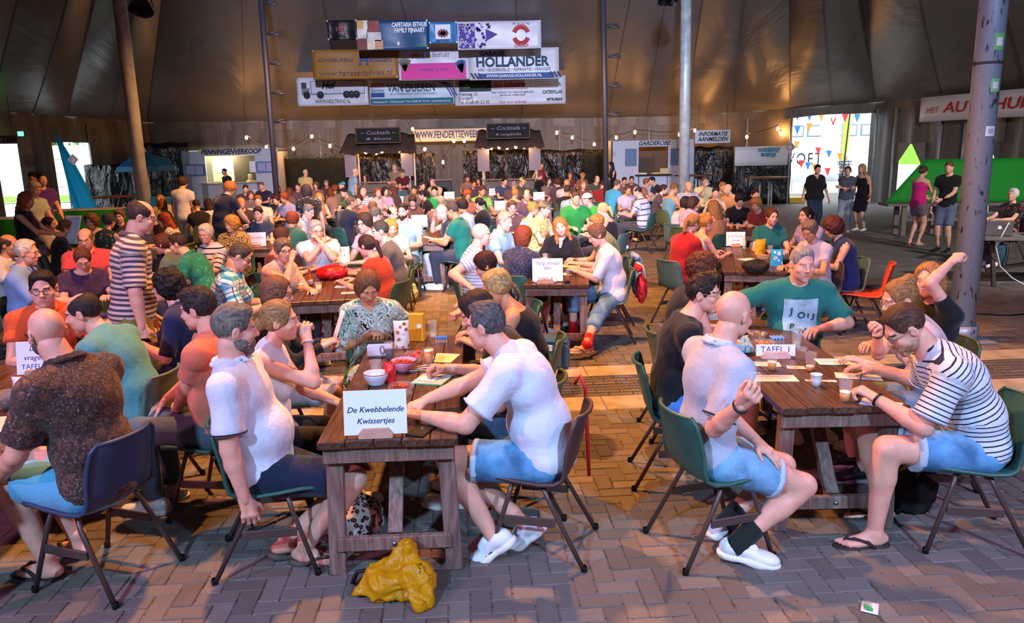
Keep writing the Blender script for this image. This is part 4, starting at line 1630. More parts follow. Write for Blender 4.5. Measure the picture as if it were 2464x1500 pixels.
MB().lathe([(.133, -.012), (.138, -.012), (.138, .012), (.133, .012)], 20, T(*bnd)).build('strap', mat('tape', '#3a3a3e', .6), pR, True)
# ================================================================== outside, seen through the openings
grd = MB().box((-60, 20, -.3), (60, 90, -.02)).build('ground_outside', mat('yard', '#b7b4ac', .9, var=.1, vscale=1), kind='structure')
lot = empty('site_fence', (-30, 42, 0), 0, 'pale concrete panel fence outside the left tent opening', 'fence')
for k in range(8):
	for j in range(4):
		MB().bbox((k * 2.0 + .03, 0, j * .75), (k * 2.0 + 1.97, .08, j * .75 + .73), .01).build('panel', mat('fence_concrete', '#c6c2b8', .9, var=.15, vscale=3), lot)
MB().box((-34, 40.0, 0), (-12, 40.9, .35)).build('grass_verge', mat('verge', '#86a24a', .9, var=.3, vscale=6), kind='stuff', label='strip of green grass outside the left opening', cat='grass')
hf = empty('mesh_fence', (-28, 37, 0), 0, 'wire mesh building-site fence outside the left tent opening', 'fence')
for k in range(5):
	MB().tube([(k * 3.0, 0, 0), (k * 3.0, 0, 2.0)], .03, 6).build('post', pole_grey, hf)
for z in (.2, 1.1, 2.0):
	MB().tube([(0, 0, z), (12, 0, z)], .018, 6).build('rail', pole_grey, hf)
# white hall, banner, flag beyond the doorway
bld = empty('white_hall', (15, 46, 0), 0, 'white building with grey window bands seen through the doorway', 'building')
MB().box((-4, 0, 0), (14, 4, 6.2)).build('wall', mat('hall_white', '#eceef0', .8), bld)
for j in range(2):
	for k in range(7):
		w = MB().bbox((-3.5 + k * 1.6, -.06, 2.6 + j * 1.5), (-2.1 + k * 1.6, 0, 3.3 + j * 1.5), .02).build('window', mat('hall_frame', '#6e7378', .6), bld)
		MB().box((-3.42 + k * 1.6, -.075, 2.68 + j * 1.5), (-2.18 + k * 1.6, -.06, 3.22 + j * 1.5)).build('pane', mat('hall_pane', '#9fb0bd', .2), w)
def flat(name, x0, y0, x1, y1, Y, m, th=.012, wav=.0, n=8, parent=None, **kw):
	"""upright sheet whose corners sit at these picture points, at distance Y"""
	a, b = at(x0, y1, Y=Y), at(x1, y0, Y=Y)
	c = Vector(((a.x + b.x) / 2, Y, a.z))
	w, h = b.x - a.x, b.z - a.z
	t = empty(name, c, 0, **kw)
	MB().sheet(lambda u, v: Vector(((u - .5) * w, wav * math.sin(u * 9 + v * 2), v * h)), n, 3, -th).build('sheet', m, t, True)
	return t, w, h
wht = mat('vinyl_white', '#e9e9ec', .45)
tb, w, h = flat('fence_banner', 1905, 362, 2080, 440, 35, wht, label='white fence banner with dark capitals outside the doorway', cat='banner')
navy = mat('ink_navy', '#1d2f57', .6)
black = mat('ink_black', '#15151a', .6)
for x_ in (-1.6, 1.6):
	MB().tube([(x_, .06, -tb.location.z), (x_, .06, h)], .03, 6).build('post', pole_grey, tb)
text('VOETS', .75, black, tb, T(-.95, -.03, h * .75) @ RX(90), fit=1.9, spacing=1.2)
ff = empty('feather_flag', at(2003, 470, Y=33), 0, 'tall white and lime feather flag outside the doorway', 'flag')
MB().tube([(0.25, 0, 0), (.25, 0, 5.6)], .025, 6).build('pole', pole_grey, ff)
MB().sheet(lambda u, v: Vector((-.65 + u * .85 - .2 * v * v * u, .05 * math.sin(v * 6), .6 + v * 4.9)), 4, 10, .01).build('sail', wht, ff, True)
MB().sheet(lambda u, v: Vector((.22 + u * .35, .04 * math.sin(v * 6), .6 + v * 4.6)), 3, 10, .01).build('lime_edge', mat('lime', '#b6dd3c', .5), ff, True)
kf = empty('beach_flag', at(2020, 485, z=0), 0, 'slim dark flag pole standing in the doorway', 'pole')
MB().tube([(0, 0, 0), (.18, 0, 3.6)], .03, 6).build('shaft', mat('pole_dark', '#2d3136', .5), kf)
bunt = ['#d8262c', '#2472c8', '#f08a2a', '#e9e9ec']
strings = [((1905, 262), (2078, 268), 31), ((1905, 300), (2078, 258), 31.6), ((1905, 330), (2060, 372), 32.2), ((1905, 372), (2000, 400), 32.8)]
bs = empty('bunting', at(1990, 300, Y=31), 0, 'strings of red, blue and orange pennants hanging in the doorway', 'bunting')
o0 = Vector(bs.location)
for si, (p0, p1, Y) in enumerate(strings):
	a, b = at(*p0, Y=Y) - o0, at(*p1, Y=Y) - o0
	MB().tube([a, (a + b) / 2 - Vector((0, 0, .15)), b], .006, 5).build('cord', wht, bs)
	for k in range(6):
		q = a.lerp(b, (k + .5) / 6) - Vector((0, 0, .12))
		mb = MB()
		mb.v += [tuple(q + Vector(v)) for v in ((-.13, 0, 0), (.13, 0, 0), (0.02, .02, -.34), (-.13, .008, 0), (.13, .008, 0), (.02, .028, -.34))]
		mb.f += [(0, 2, 1), (3, 4, 5), (0, 1, 4, 3), (1, 2, 5, 4), (2, 0, 3, 5)]
		mb.build('pennant', mat('pennant_' + bunt[(k + si) % 4], bunt[(k + si) % 4], .6), bs)
def tree(loc, s, label):
	t = empty('tree', loc, 0, label, 'tree')
	MB().tube([(0, 0, 0), (0, 0, s * .5)], s * .05, 8).build('trunk', mat('bark', '#4b3d30', .9), t)
	mb = MB()
	r = random.Random(int(loc[0] * 10))
	for _ in range(900):
		d = Vector((r.gauss(0, 1), r.gauss(0, 1), r.gauss(0, 1)))
		d.normalize()
		p = Vector((0, 0, s * .75)) + d * s * .42 * r.uniform(.5, 1)
		a = Vector((r.uniform(-1, 1), r.uniform(-1, 1), r.uniform(-1, 1))) * s * .05
		b = Vector((r.uniform(-1, 1), r.uniform(-1, 1), r.uniform(-1, 1))) * s * .05
		i = len(mb.v)
		mb.v += [tuple(p), tuple(p + a), tuple(p + b)]
		mb.f.append((i, i + 1, i + 2))
	mb.build('crown', mat('leaf_green', '#4f7a38', .8), t)
tree((10.5, 62, 0), 9, 'leafy green tree behind the white building')
tree((19.5, 62, 0), 9.5, 'leafy green tree right of the white building')
tree((-27, 46, 0), 7, 'green tree behind the pale concrete fence')
# lime inflatable seen through the flap gaps
lf = empty('lime_tent', (18.3, 33.0, 0), 0, 'lime green and white promotional tent behind the flap gaps', 'tent')
MB().lathe([(1.9, 0), (1.9, 2.2), (0.05, 3.8)], 8).build('canopy', mat('lime2', '#8fd63a', .6), lf)
MB().lathe([(1.95, 0), (1.95, 1.2), (1.9, 1.25)], 8).build('skirt', wht, lf)

# ================================================================== banners hanging under the roof
def roof_hit(px, py, off=.10):
	h_ = ROOFT.ray_cast(Vector((0, 0, CAMH)), Vector(ray(px, py)).normalized())
	return h_[0] + Vector((0, -.26, -.96)) * (off + .06)
def banner(x0, y0, x1, y1, m, label, off=.10, name='banner'):
	"""hangs from the roof cloth by its top edge"""
	tp = roof_hit((x0 + x1) / 2, y0, off)
	Y = tp.y
	a, b = at(x0, (y0 + y1) / 2, Y=Y), at(x1, (y0 + y1) / 2, Y=Y)
	w, h = b.x - a.x, at((x0 + x1) / 2, y0, Y=Y).z - at((x0 + x1) / 2, y1, Y=Y).z
	t = bpy.data.objects.new(name, None)
	COL.objects.link(t)
	t.matrix_world = T((a.x + b.x) / 2, Y, tp.z - h) @ RX(90)
	tag(t, label, 'banner')
	ph = x0 * .1
	MB().sheet(lambda u, v: Vector(((u - .5) * w, v * h, -.03 + .028 * math.sin(u * 11 + ph) * (1 - v * .5) + .015 * math.sin(v * 7 + u * 5))), 18, 8, .006).build('sheet', m, t, True)
	for (u, v) in ((.02, .96), (.98, .96), (.02, .04), (.98, .04)):
		MB().lathe([(.03, 0), (.03, .01), (.015, .012)], 8, T((u - .5) * w, v * h, .03)).build('eyelet', steel, t)
	return t, w, h
def ink(t, s, x, y, size, m, **kw):
	return text(s, size, m, t, T(x, y, .055), **kw)
def patch(t, x0, y0, x1, y1, m, name='print', z=.05):
	return MB().bbox((x0, y0, z - .004), (x1, y1, z), .001).build(name, m, t)
red = mat('ink_red', '#c0252b', .6)
blue = mat('ink_blue', '#1c4f96', .6)
cyan = mat('ink_cyan', '#2a9ab8', .6)
teal = mat('ink_teal', '#0f6b83', .6)
grey = mat('ink_grey', '#7a7a82', .6)
white = mat('ink_white', '#eceaf0', .6)
purple = mat('ink_purple', '#4b2f96', .6)
pink = mat('ink_pink', '#e0389a', .6)
green_i = mat('ink_green', '#3e8f4a', .6)
brown = mat('ink_brown', '#6b4a34', .6)
vw = mat('banner_white', '#dcdae2', .38)
# top row
t, w, h = banner(787, 36, 858, 84, mat('banner_dark', '#191318', .4), 'small dark banner with a red monogram, top left of the banner wall')
ink(t, 'R', 0, h * .5, h * .72, mat('ink_rust', '#8d3b33', .6), shear=.1, bold=.006)
ink(t, 'K', -.12, h * .52, h * .4, mat('ink_rust', '#8d3b33', .6))
t, w, h = banner(858, 36, 1031, 108, mat('banner_navy', '#1f4a72', .4), 'banner with snack food photo and white capitals on blue, top row')
for k, (u0, v0, u1, v1, c) in enumerate(((0, .72, .10, 1, '#c9a24a'), (0, .4, .15, .72, '#d9cdc6'), (0, .02, .14, .4, '#7a3f3c'), (.10, .72, .17, 1, '#d8d0c8'), (.16, .6, .32, .98, '#8f4438'), (.14, .3, .34, .6, '#cfc9c0'), (.14, .02, .25, .3, '#d9c9a8'), (.25, .02, .36, .34, '#c98f6a'))):
	patch(t, (u0 - .5) * w, v0 * h, (u1 - .5) * w, v1 * h, mat('food_%d' % k, c, .6, var=.25, vscale=3), 'photo_panel')
ink(t, 'CAFETARIA EETHUIS\nFAMILY FIJNAART', w * .24, h * .73, h * .21, white, bold=.006, fit=w * .49)
ink(t, 'Family', w * .40, h * .12, h * .16, green_i, shear=.3)
patch(t, -.04 * w + .1 * w, h * .14, .09 * w, h * .26, white)
t, w, h = banner(1032, 40, 1099, 92, mat('banner_blue', '#3b7fb4', .4), 'small blue banner with a white crest, top row')
patch(t, -w * .27, h * .18, w * .27, h * .86, white)
for k in range(10):
	a = k * 36
	patch_ = MB().bar((0, h * .45, .056), (math.cos(R(a)) * w * .2, h * .45 + math.sin(R(a)) * h * .2, .056), .06, .004).build('star_ray', mat('ink_maroon', '#6d2a2c', .6), t)
ink(t, 'DANSANT', 0, h * .09, h * .14, navy, fit=w * .5)
t, w, h = banner(1100, 38, 1302, 106, vw, 'white banner with purple star burst and red recycling arrows, top right')
rr = random.Random(5)
patch(t, -w * .48, h * .05, -w * .29, h * .92, purple, 'print', .049)
for k in range(60):
	u, v = rr.uniform(-.48, -.12), rr.uniform(.05, .92)
	s_ = rr.uniform(.02, .06)
	M = T(u * w, v * h, .052) @ RZ(rr.uniform(0, 90))
	MB().bbox((-s_, -s_ * .35, -.002), (s_, s_ * .35, .002), .001, M).bbox((-s_ * .35, -s_, -.002), (s_ * .35, s_, .002), .001, M).build('star', white if u < -.3 else purple, t)
mb = MB()
mb.v += [(-.16 * w, h * .72, .052), (-.02 * w, h * .52, .052), (-.16 * w, h * .30, .052), (-.16 * w, h * .72, .056), (-.02 * w, h * .52, .056), (-.16 * w, h * .30, .056)]
mb.f += [(2, 1, 0), (3, 4, 5), (0, 1, 4, 3), (1, 2, 5, 4), (2, 0, 3, 5)]
mb.build('arrow', purple, t)
for (a0, a1) in ((20, 160), (200, 340)):
	pts = [(w * .26 + math.cos(R(a)) * h * .27, h * .48 + math.sin(R(a)) * h * .30, .055) for a in np.linspace(a0, a1, 10)]
	mb = MB()
	for p, q in zip(pts, pts[1:]):
		mb.bar(p, q, .13, .004)
	mb.build('arrow_arc', red, t)
ink(t, 'M S H N', w * .26, h * .88, h * .12, grey, fit=w * .2)
ink(t, 'GROEP', w * .26, h * .10, h * .13, red, fit=w * .17)
# middle row
t, w, h = banner(750, 107, 957, 179, mat('banner_ochre', '#a06c2c', .5), 'ochre banner with adviser lettering and a large blue H')
ink(t, 'ADVIESBUREAU', -w * .225, h * .64, h * .17, brown, fit=w * .41)
ink(t, 'H', w * .10, h * .62, h * .50, blue, shear=.2, bold=.01)
ink(t, 'ANSSEN', w * .30, h * .62, h * .22, mat('ink_slate', '#40486a', .6), bold=.004, fit=w * .26)
ink(t, 'www.hanssenadvies.nl', 0, h * .20, h * .28, brown, shear=.2, fit=w * .85)
t, w, h = banner(957, 108, 1128, 181, vw, 'white and pink banner with coloured letters, middle of the banner wall')
patch(t, -w * .5 + .1, .02, w * .46, h * .55, pink)
for k, (c, s_) in enumerate((('#d03a4a', 'H'), ('#6a9c4a', 'a'), ('#4a6ac0', 'L'), ('#c08a2a', 'o'))):
	ink(t, s_, -w * .26 + k * w * .065, h * .80, h * .26, mat('ink_c%d' % k, c, .6), bold=.008)
ink(t, 'Bedrukt', w * .10, h * .82, h * .24, grey, shear=.35, fit=w * .25)
ink(t, 'ontwerp & druk', 0, h * .34, h * .15, purple, shear=.2, fit=w * .4)
for k in range(9):
	a = R(60 + k * 8)
	MB().bar((-w * .40, h * .30, .058), (-w * .40 + math.cos(a) * h * .4, h * .30 + math.sin(a) * h * .42, .058), .05, .004).build('sprig', mat('ink_sage', '#7d7a6a', .6), t)
for k in range(9):
	a = R(70 + k * 8)
	MB().bar((w * .40, h * .22, .058), (w * .40 + math.cos(a) * h * .35, h * .22 + math.sin(a) * h * .42, .058), .06, .004).build('sprig', mat('ink_iris', '#6a7fc0', .6), t)
t, w, h = banner(1128, 104, 1345, 180, vw, 'white garage banner with large dark blue capitals, middle right')
ink(t, 'GARAGE', -w * .38, h * .83, h * .20, blue, align='LEFT', bold=.008, fit=w * .28)
ink(t, 'HOLLANDER', -w * .02, h * .55, h * .42, mat('ink_dkteal', '#123a58', .6), bold=.014, fit=w * .81)
ink(t, 'APK \u2022 ONDERHOUD \u2022 REPARATIE \u2022 VERKOOP', 0, h * .31, h * .125, teal, fit=w * .81)
patch(t, -w * .40, .03, w * .44, h * .20, blue)
ink(t, 'WWW.GARAGE-HOLLANDER.NL', 0, h * .115, h * .13, white, bold=.003, fit=w * .62)
for k in range(3):
	for sg in (-1, 1):
		MB().bar((sg * w * .44 + k * .12, .04, .054), (sg * w * .44 + k * .12 - .12, h * .22, .054), .06, .004).build('stripe', navy, t)
# bottom row
t, w, h = banner(714, 177, 885, 246, vw, 'white banner with a drawn lorry, bottom left of the banner wall', .07)
patch(t, -w * .30, h * .40, w * .46, h * .86, mat('banner_white2', '#d4d2dc', .4), 'trailer')
for (xa, ya, xb, yb) in ((-.30, .85, .46, .87), (.45, .42, .46, .86), (-.30, .42, -.29, .86), (-.30, .40, .46, .43)):
	patch(t, xa * w, ya * h, xb * w, yb * h, grey, 'trailer_line', .056)
patch(t, -w * .43, h * .40, -w * .32, h * .62, grey, 'cab')
patch(t, -w * .43, h * .62, -w * .36, h * .82, mat('ink_dkgrey', '#3a3a42', .6), 'cab_window')
for x in (-.36, -.17, .20, .27, .34):
	MB().lathe([(.13, 0), (.13, .005), (.05, .008)], 14, T(x * w, h * .38, .052)).build('wheel', black, t)
ink(t, 'Hol', -w * .06, h * .70, h * .34, black, shear=.4, bold=.012, fit=w * .2)
ink(t, 'WWW.HOLTRANS.NL', .0, h * .14, h * .20, black, shear=.1, fit=w * .5)
t, w, h = banner(888, 178, 1092, 244, mat('banner_pale', '#c9d6e2', .38), 'pale blue banner with dark name and turquoise foot, bottom middle', .07)
patch(t, -w * .5 + .03, .02, w * .5 - .03, h * .24, teal)
patch(t, -w * .48, h * .30, -w * .32, h * .46, blue)
ink(t, 'BOSCH', -w * .40, h * .72, h * .19, red, bold=.006, fit=w * .15)
ink(t, 'Service', -w * .40, h * .55, h * .17, blue, fit=w * .14)
ink(t, 'VAN DUEREN', 0, h * .61, h * .40, navy, fit=w * .56, bold=.002)
ink(t, 'AUTOBEDRIJF VAN DUEREN', .02 * w, h * .40, h * .08, grey, fit=w * .55)
ink(t, 'Steenpad 9 \u2022 Willemstad \u2022 Tel. 0168 47 34 36 \u2022 www.dueren.nl', 0, h * .12, h * .105, white, fit=w * .9)
for k in range(3):
	pts = [(w * (.33 + .03 * k) + s_ * .45, h * .80 - s_ * s_ * h * .5, .055) for s_ in np.linspace(0, 1, 6)]
	mb = MB()
	for p, q in zip(pts, pts[1:]):
		mb.bar(p, q, .04, .004)
	mb.build('swoosh', blue, t)
t, w, h = banner(1094, 176, 1361, 244, vw, 'white industry banner with red italic name, bottom right', .07)
patch(t, -w * .46, h * .50, -w * .17, h * .88, mat('ink_forest', '#16302a', .6))
ink(t, 'Bobcat', -w * .32, h * .68, h * .24, green_i, shear=.3, fit=w * .2)
ink(t, 'AG Industrie', -w * .01, h * .72, h * .28, red, shear=.25, bold=.006, fit=w * .29)
patch(t, -w * .16, h * .57, w * .16, h * .585, red)
ink(t, 'Vlietweg 10\nKlundert\nTel. 0168-40 53 00', -w * .47, h * .26, h * .16, mat('ink_dkgrey', '#3a3a42', .6), align='LEFT', fit=w * .28)
ink(t, 'Voor verhuur van nieuw en gebruikt,\nservice en onderhoud.', w * .02, h * .40, h * .11, black, shear=.25, fit=w * .38)
ink(t, 'Ook voor verkoop!', w * .02, h * .10, h * .12, red, shear=.25, fit=w * .25)
ink(t, 'CATERPILLAR', w * .38, h * .42, h * .17, black, bold=.004, fit=w * .18)
for k in range(4):
	ink(t, '\u2022 ---------------', w * .30, h * .90 - k * h * .10, h * .09, red, fit=w * .24)
ink(t, 'MITSUBISHI', w * .40, h * .16, h * .12, black, bold=.005, fit=w * .14)

# ================================================================== stage lamps as objects
blk = mat('black_metal', '#141416', .45, metal=.3)
lens = mat('lamp_lens', '#d8c8a0', .1, emit='#ffd9a0', estr=2.0)
def par_can(loc, aim, label):
	o = empty('stage_lamp', loc, 0, label, 'lamp')
	q = (Vector(aim) - Vector(loc)).to_track_quat('-Z', 'Y').to_matrix().to_4x4()
	o.rotation_euler = q.to_euler()
	MB().lathe([(.06, .36), (.10, .30), (.125, .22), (.125, .05), (.14, .03)], 16).build('housing', blk, o, True)
	MB().tube([(-.16, 0, .18), (-.16, 0, .42), (0, 0, .50), (.16, 0, .42), (.16, 0, .18)], .012, 6).build('yoke', blk, o, True)
	return o
for k, (px, py, Y) in enumerate(((325, 30, 14.4), (352, 33, 14.4), (1597, 8, 18.5), (1622, 6, 18.5))):
	p = at(px, py, Y=Y)
	par_can(p, p + Vector(((-.2 if k % 2 == 0 else .6), -.8, -1.2)), ('black stage lamp hanging left of its twin near the left pole', 'black stage lamp hanging right of its twin near the left pole', 'black stage lamp hanging beside the middle pole, farther from it', 'black stage lamp hanging close to the middle pole')[k])
# green emergency lamp
eg = empty('exit_lamp', at(50, 322, Y=24.6), 0, 'glowing green lamp on the left tent wall', 'lamp')
MB().bbox((-.1, 0, -.08), (.1, .1, .08), .01).build('housing', blk, eg)
MB().bbox((-.09, -.02, -.07), (.09, 0, .07), .01).build('lens', mat('green_glow', '#c8ffd0', .4, emit='#30ff60', estr=9), eg)

# ================================================================== string lights
bulb_m = mat('bulb', '#ffe6b8', .3, emit='#ffb060', estr=170)
sock = mat('socket', '#1c1a18', .6)
bulb = MB().lathe([(.014, .09), (.036, .06), (.055, .018), (.055, -.018), (.034, -.052), (.001, -.062)], 10).mesh('bulb', True)
sockm = MB().lathe([(.02, .07), (.022, .12), (.012, .13)], 8).mesh('socket')
def lights(label, pts, Y, sag=.12, Ys=None):
	P = [at(x, y, Y=(Ys[i] if Ys else Y)) for i, (x, y) in enumerate(pts)]
	o = empty('string_lights', P[0], 0, label, 'string lights')
	c = P[0].copy()
	tp = [p - c + Vector((0, 0, .13)) for p in P]
	cable = []
	for a, b in zip(tp, tp[1:]):
		cable += [a, (a + b) / 2 - Vector((0, 0, sag * .5))]
	cable.append(tp[-1])
	MB().tube(cable, .012, 5).build('cable', sock, o, True)
	for p in P:
		b = link(bulb, 'bulb', bulb_m, o, T(*(p - c)))
		link(sockm, 'socket', sock, b)
	return o
lights('string of warm bulbs left of the left bar, above the dark hedge', [(593, 332), (641, 355), (706, 359), (750, 329), (794, 352), (847, 369)], 31.2)
lights('row of warm bulbs under the left bar roof', [(880, 367), (899, 364), (905, 369), (919, 365), (939, 363), (960, 363)], 29.1)
lights('string of warm bulbs across the middle banner between both bars', [(993, 311), (1022, 360), (1066, 391), (1092, 340), (1117, 340)], 31.5)
lights('row of warm bulbs under the right bar roof', [(1182, 357), (1201, 355), (1220, 356), (1241, 354), (1261, 354)], 29.1)
lights('string of warm bulbs between the right bar and the cloakroom hut', [(1340, 320), (1377, 332), (1430, 348), (1483, 332), (1528, 319), (1635, 325), (1672, 315)], 31.6)
lights('string of warm bulbs on the dark wall left of the doorway', [(1797, 330), (1872, 310), (1879, 322)], 28.6)
# ================================================================== huts, bars and furniture along the back
hutw = mat('hut_white', '#b9bfd0', .6)
sgn = mat('sign_pale', '#c3c3cf', .5)
woodg = mat('grey_wood', '#7a6f68', .8, var=.25, vscale=10)
dkw = mat('dark_wood', '#3a2c24', .7, var=.3, vscale=8)
def box_px(parent, name, x0, y0, x1, y1, Y, dep, m, org, bev=.01):
	a, b = at(x0, y1, Y=Y) - org, at(x1, y0, Y=Y) - org
	return MB().bbox((a.x, 0, a.z), (b.x, dep, b.z), bev, T(0, a.y, 0)).build(name, m, parent)
# ticket hut with lit hatch
Y = 30.5
o0 = at(556, 492, Y=Y)
o0.z = 0
hut = empty('ticket_hut', o0, R(3), 'white token-sales hut with a lit serving hatch', 'hut')
def hb(name, x0, y0, x1, y1, m, dy=0.0, dep=.06, p=hut):
	a, b = at(x0, y1, Y=Y) - o0, at(x1, y0, Y=Y) - o0
	return MB().bbox((a.x, dy, max(0, a.z)), (b.x, dy + dep, b.z), .008).build(name, m, p)
hb('wall_panel', 453, 364, 492, 500, hutw)
hb('wall_panel', 622, 356, 664, 500, hutw)
hb('wall_panel', 492, 440, 622, 500, hutw)
hb('wall_panel', 492, 360, 622, 376, hutw)
hb('back_wall', 453, 364, 664, 500, mat('hut_inside', '#d9d2b4', .7), 1.8)
hb('side_wall', 453, 364, 456, 500, hutw, 0, 1.8)
hb('side_wall', 661, 364, 664, 500, hutw, 0, 1.8)
hb('roof_panel', 453, 358, 664, 363, hutw, 0, 1.85)
hb('dark_doorway', 549, 374, 598, 440, mat('hut_dark', '#3c3428', .8), .9, .05)
hb('counter', 484, 438, 626, 442, woodg, -.25, .5)
hb('inner_panel', 497, 380, 545, 440, mat('hut_cream', '#d8cf9e', .6), .95, .05)
hb('notice', 503, 390, 543, 418, wht, .93, .02)
hb('notice', 599, 388, 617, 415, wht, .1, .02)
sg_ = hb('name_board', 481, 356, 630, 376, sgn, -.06, .04)
a = at(556, 365.5, Y=Y) - o0
text('PENNINGENVERKOOP', .275, black, hut, T(a.x, -.075, a.z) @ RX(90), shear=.3, bold=.008, fit=2.36)
for (x0, y0, x1, y1) in ((451, 395, 497, 424), (618, 388, 664, 416)):
	f = hb('notice_case', x0, y0, x1, y1, mat('case_frame', '#5f7ea8', .5), -.12, .08)
	for k in range(2):
		xa = x0 + 4 + k * (x1 - x0 - 6) / 2
		hb('notice_sheet', xa, y0 + 4, xa + (x1 - x0) / 2 - 7, y1 - 4, mat('sheet_lilac', '#a9a9d0', .3), -.135, .015, hut)
lamp_d = bpy.data.lights.new('hut_bulb', 'POINT')
lamp_d.energy = 150
lamp_d.color = (1, .86, .5)
lamp_d.shadow_soft_size = .15
lo = bpy.data.objects.new('hut_bulb', lamp_d)
COL.objects.link(lo)
lo.parent = hut
lo.location = (-.2, .55, 2.2)

# cloakroom hut
Y = 30.0
o0 = at(1570, 470, Y=Y)
o0.z = 0
hut2 = empty('cloakroom_hut', o0, 0, 'white cloakroom hut with open hatch and two blue notice boards', 'hut')
hb2 = lambda *a, **k: hb(*a, p=hut2, **k)
hb2('wall_panel', 1471, 338, 1537, 500, hutw)
hb2('wall_panel', 1605, 335, 1671, 500, hutw)
hb2('wall_panel', 1537, 421, 1605, 500, hutw)
hb2('wall_panel', 1537, 337, 1605, 354, hutw)
hb2('side_wall', 1471, 338, 1474, 500, hutw, dep=1.8)
hb2('side_wall', 1668, 338, 1671, 500, hutw, dep=1.8)
hb2('back_wall', 1471, 338, 1671, 500, mat('hut_brown', '#6b5540', .8), 1.8)
hb2('door_leaf', 1556, 380, 1592, 425, mat('hut_dark2', '#53443a', .8), 1.6, .05)
hb2('notice_board', 1504, 358, 1532, 400, mat('board_slate', '#5d7898', .6), -.04, .03)
hb2('notice_board', 1613, 357, 1641, 398, mat('board_slate', '#5d7898', .6), -.04, .03)
hb2('counter', 1527, 419, 1615, 423, dkw, -.3, .5)
hb2('name_board', 1530, 338, 1612, 352, sgn, -.06, .04)
a = at(1573, 345, Y=Y) - o0
text('GARDEROBE', .225, black, hut2, T(a.x, -.075, a.z) @ RX(90), shear=.3, bold=.007, fit=1.26)
for k, (px, py, rz, c) in enumerate(((1578, 418, 20, '#d8c27a'), (1600, 414, -50, '#d9cfa0'), (1545, 418, 5, '#e2dcc8'))):
	p = at(px, py, Y=Y - .05)
	MB().bbox((-.16, -.1, 0), (.16, .1, .06 if k != 1 else .22), .006).build('parcel', mat('card_' + c, c, .8), label=('cardboard parcel on the cloakroom counter', 'tilted flat card on the cloakroom counter', 'white paper heap on the cloakroom counter')[k], cat='box').matrix_world = T(p.x, p.y, at(1578, 419, Y=Y).z + .002) @ RZ(rz)
# hanging information sign
p = at(1715, 329, Y=28.2)
s_ = empty('hanging_sign', p, 0, 'white hanging information sign right of the cloakroom hut', 'sign')
w2, h2 = 84 / FPX * 28.2 * .98, 30 / FPX * 28.2
MB().bbox((-w2 / 2, 0, -h2 / 2), (w2 / 2, .03, h2 / 2), .005).build('board', sgn, s_)
MB().tube([(-w2 * .4, .015, h2 / 2), (-w2 * .4, .015, h2 / 2 + .95)], .008, 5).build('cord', sock, s_)
MB().tube([(w2 * .4, .015, h2 / 2), (w2 * .4, .015, h2 / 2 + .95)], .008, 5).build('cord', sock, s_)
text('INFORMATIE\nAANMELDEN', .205, black, s_, T(0, -.012, .0) @ RX(90), shear=.3, bold=.006, fit=w2 * .88)
# toilets sign
p = at(15, 336, Y=23.4)
s_ = empty('hanging_sign', p, R(4), 'white toilets sign at the left edge', 'sign')
MB().bbox((-1.1, 0, -.13), (.34, .03, .13), .005).build('board', sgn, s_)
MB().tube([(.2, .015, .13), (.2, .015, 1.3)], .008, 5).build('cord', sock, s_)
text('TOILETTEN', .22, black, s_, T(.28, -.012, 0) @ RX(90), align='RIGHT', bold=.004)
# white sponsor sheet on the black wall right
fw = empty('foil_wall', (at(1832, 480, Y=28.4).x, 28.4, 0), 0, 'black foil sheeting on a frame left of the doorway', 'sheeting')
MB().sheet(lambda u, v: Vector(((u - .5) * 2.15, .05 * math.sin(u * 14) + .03 * math.sin(v * 11 + u * 5), v * 1.95)), 20, 8, .01).build('foil', FOIL, fw, True)
sb, w, h = flat('sponsor_sheet', 1767, 351, 1897, 400, 28.24, wht, wav=.04, n=20, label='white sheet with blue lettering fixed to the black sheeting', cat='banner')
text('HAVENBEDRIJF\nMOERDIJK', .19, mat('ink_cy2', '#1f86b4', .6), sb, T(.25, -.07, h * .68) @ RX(90), bold=.006, fit=.8)
# black foil dado and hedge along the back wall
def foil_run(x0, x1, ytop, Y, label, m=FOIL):
	a, b = at(x0, ytop, Y=Y), at(x1, ytop, Y=Y)
	t = empty('foil_screen', ((a.x + b.x) / 2, Y, 0), 0, label, 'sheeting')
	L = b.x - a.x
	MB().sheet(lambda u, v: Vector(((u - .5) * L, .07 * math.sin(u * L * 5) * (1 - .3 * v) + .04 * math.sin(v * 9 + u * 17), v * (a.z + .03 * math.sin(u * 13)))), int(max(8, L * 7)), 10, .01).build('foil', m, t, True)
	return t
foil_run(200, 345, 398, 28.7, 'shiny black foil screen between the turquoise flag and the left pole')
foil_run(345, 452, 345, 31.9, 'dark foil screen behind the blue parasol')
foil_run(862, 980, 372, 31.8, 'black crumpled foil behind the left bar')
foil_run(985, 1045, 370, 31.8, 'black foil screen right of the left bar')
foil_run(1112, 1160, 364, 31.8, 'black foil screen left of the right bar')
foil_run(1172, 1290, 362, 31.8, 'black crumpled foil behind the right bar')
foil_run(1296, 1460, 362, 32.6, 'dark foil screen behind the standing group')
foil_run(1672, 1765, 354, 29.5, 'dark foil screen under the information sign')
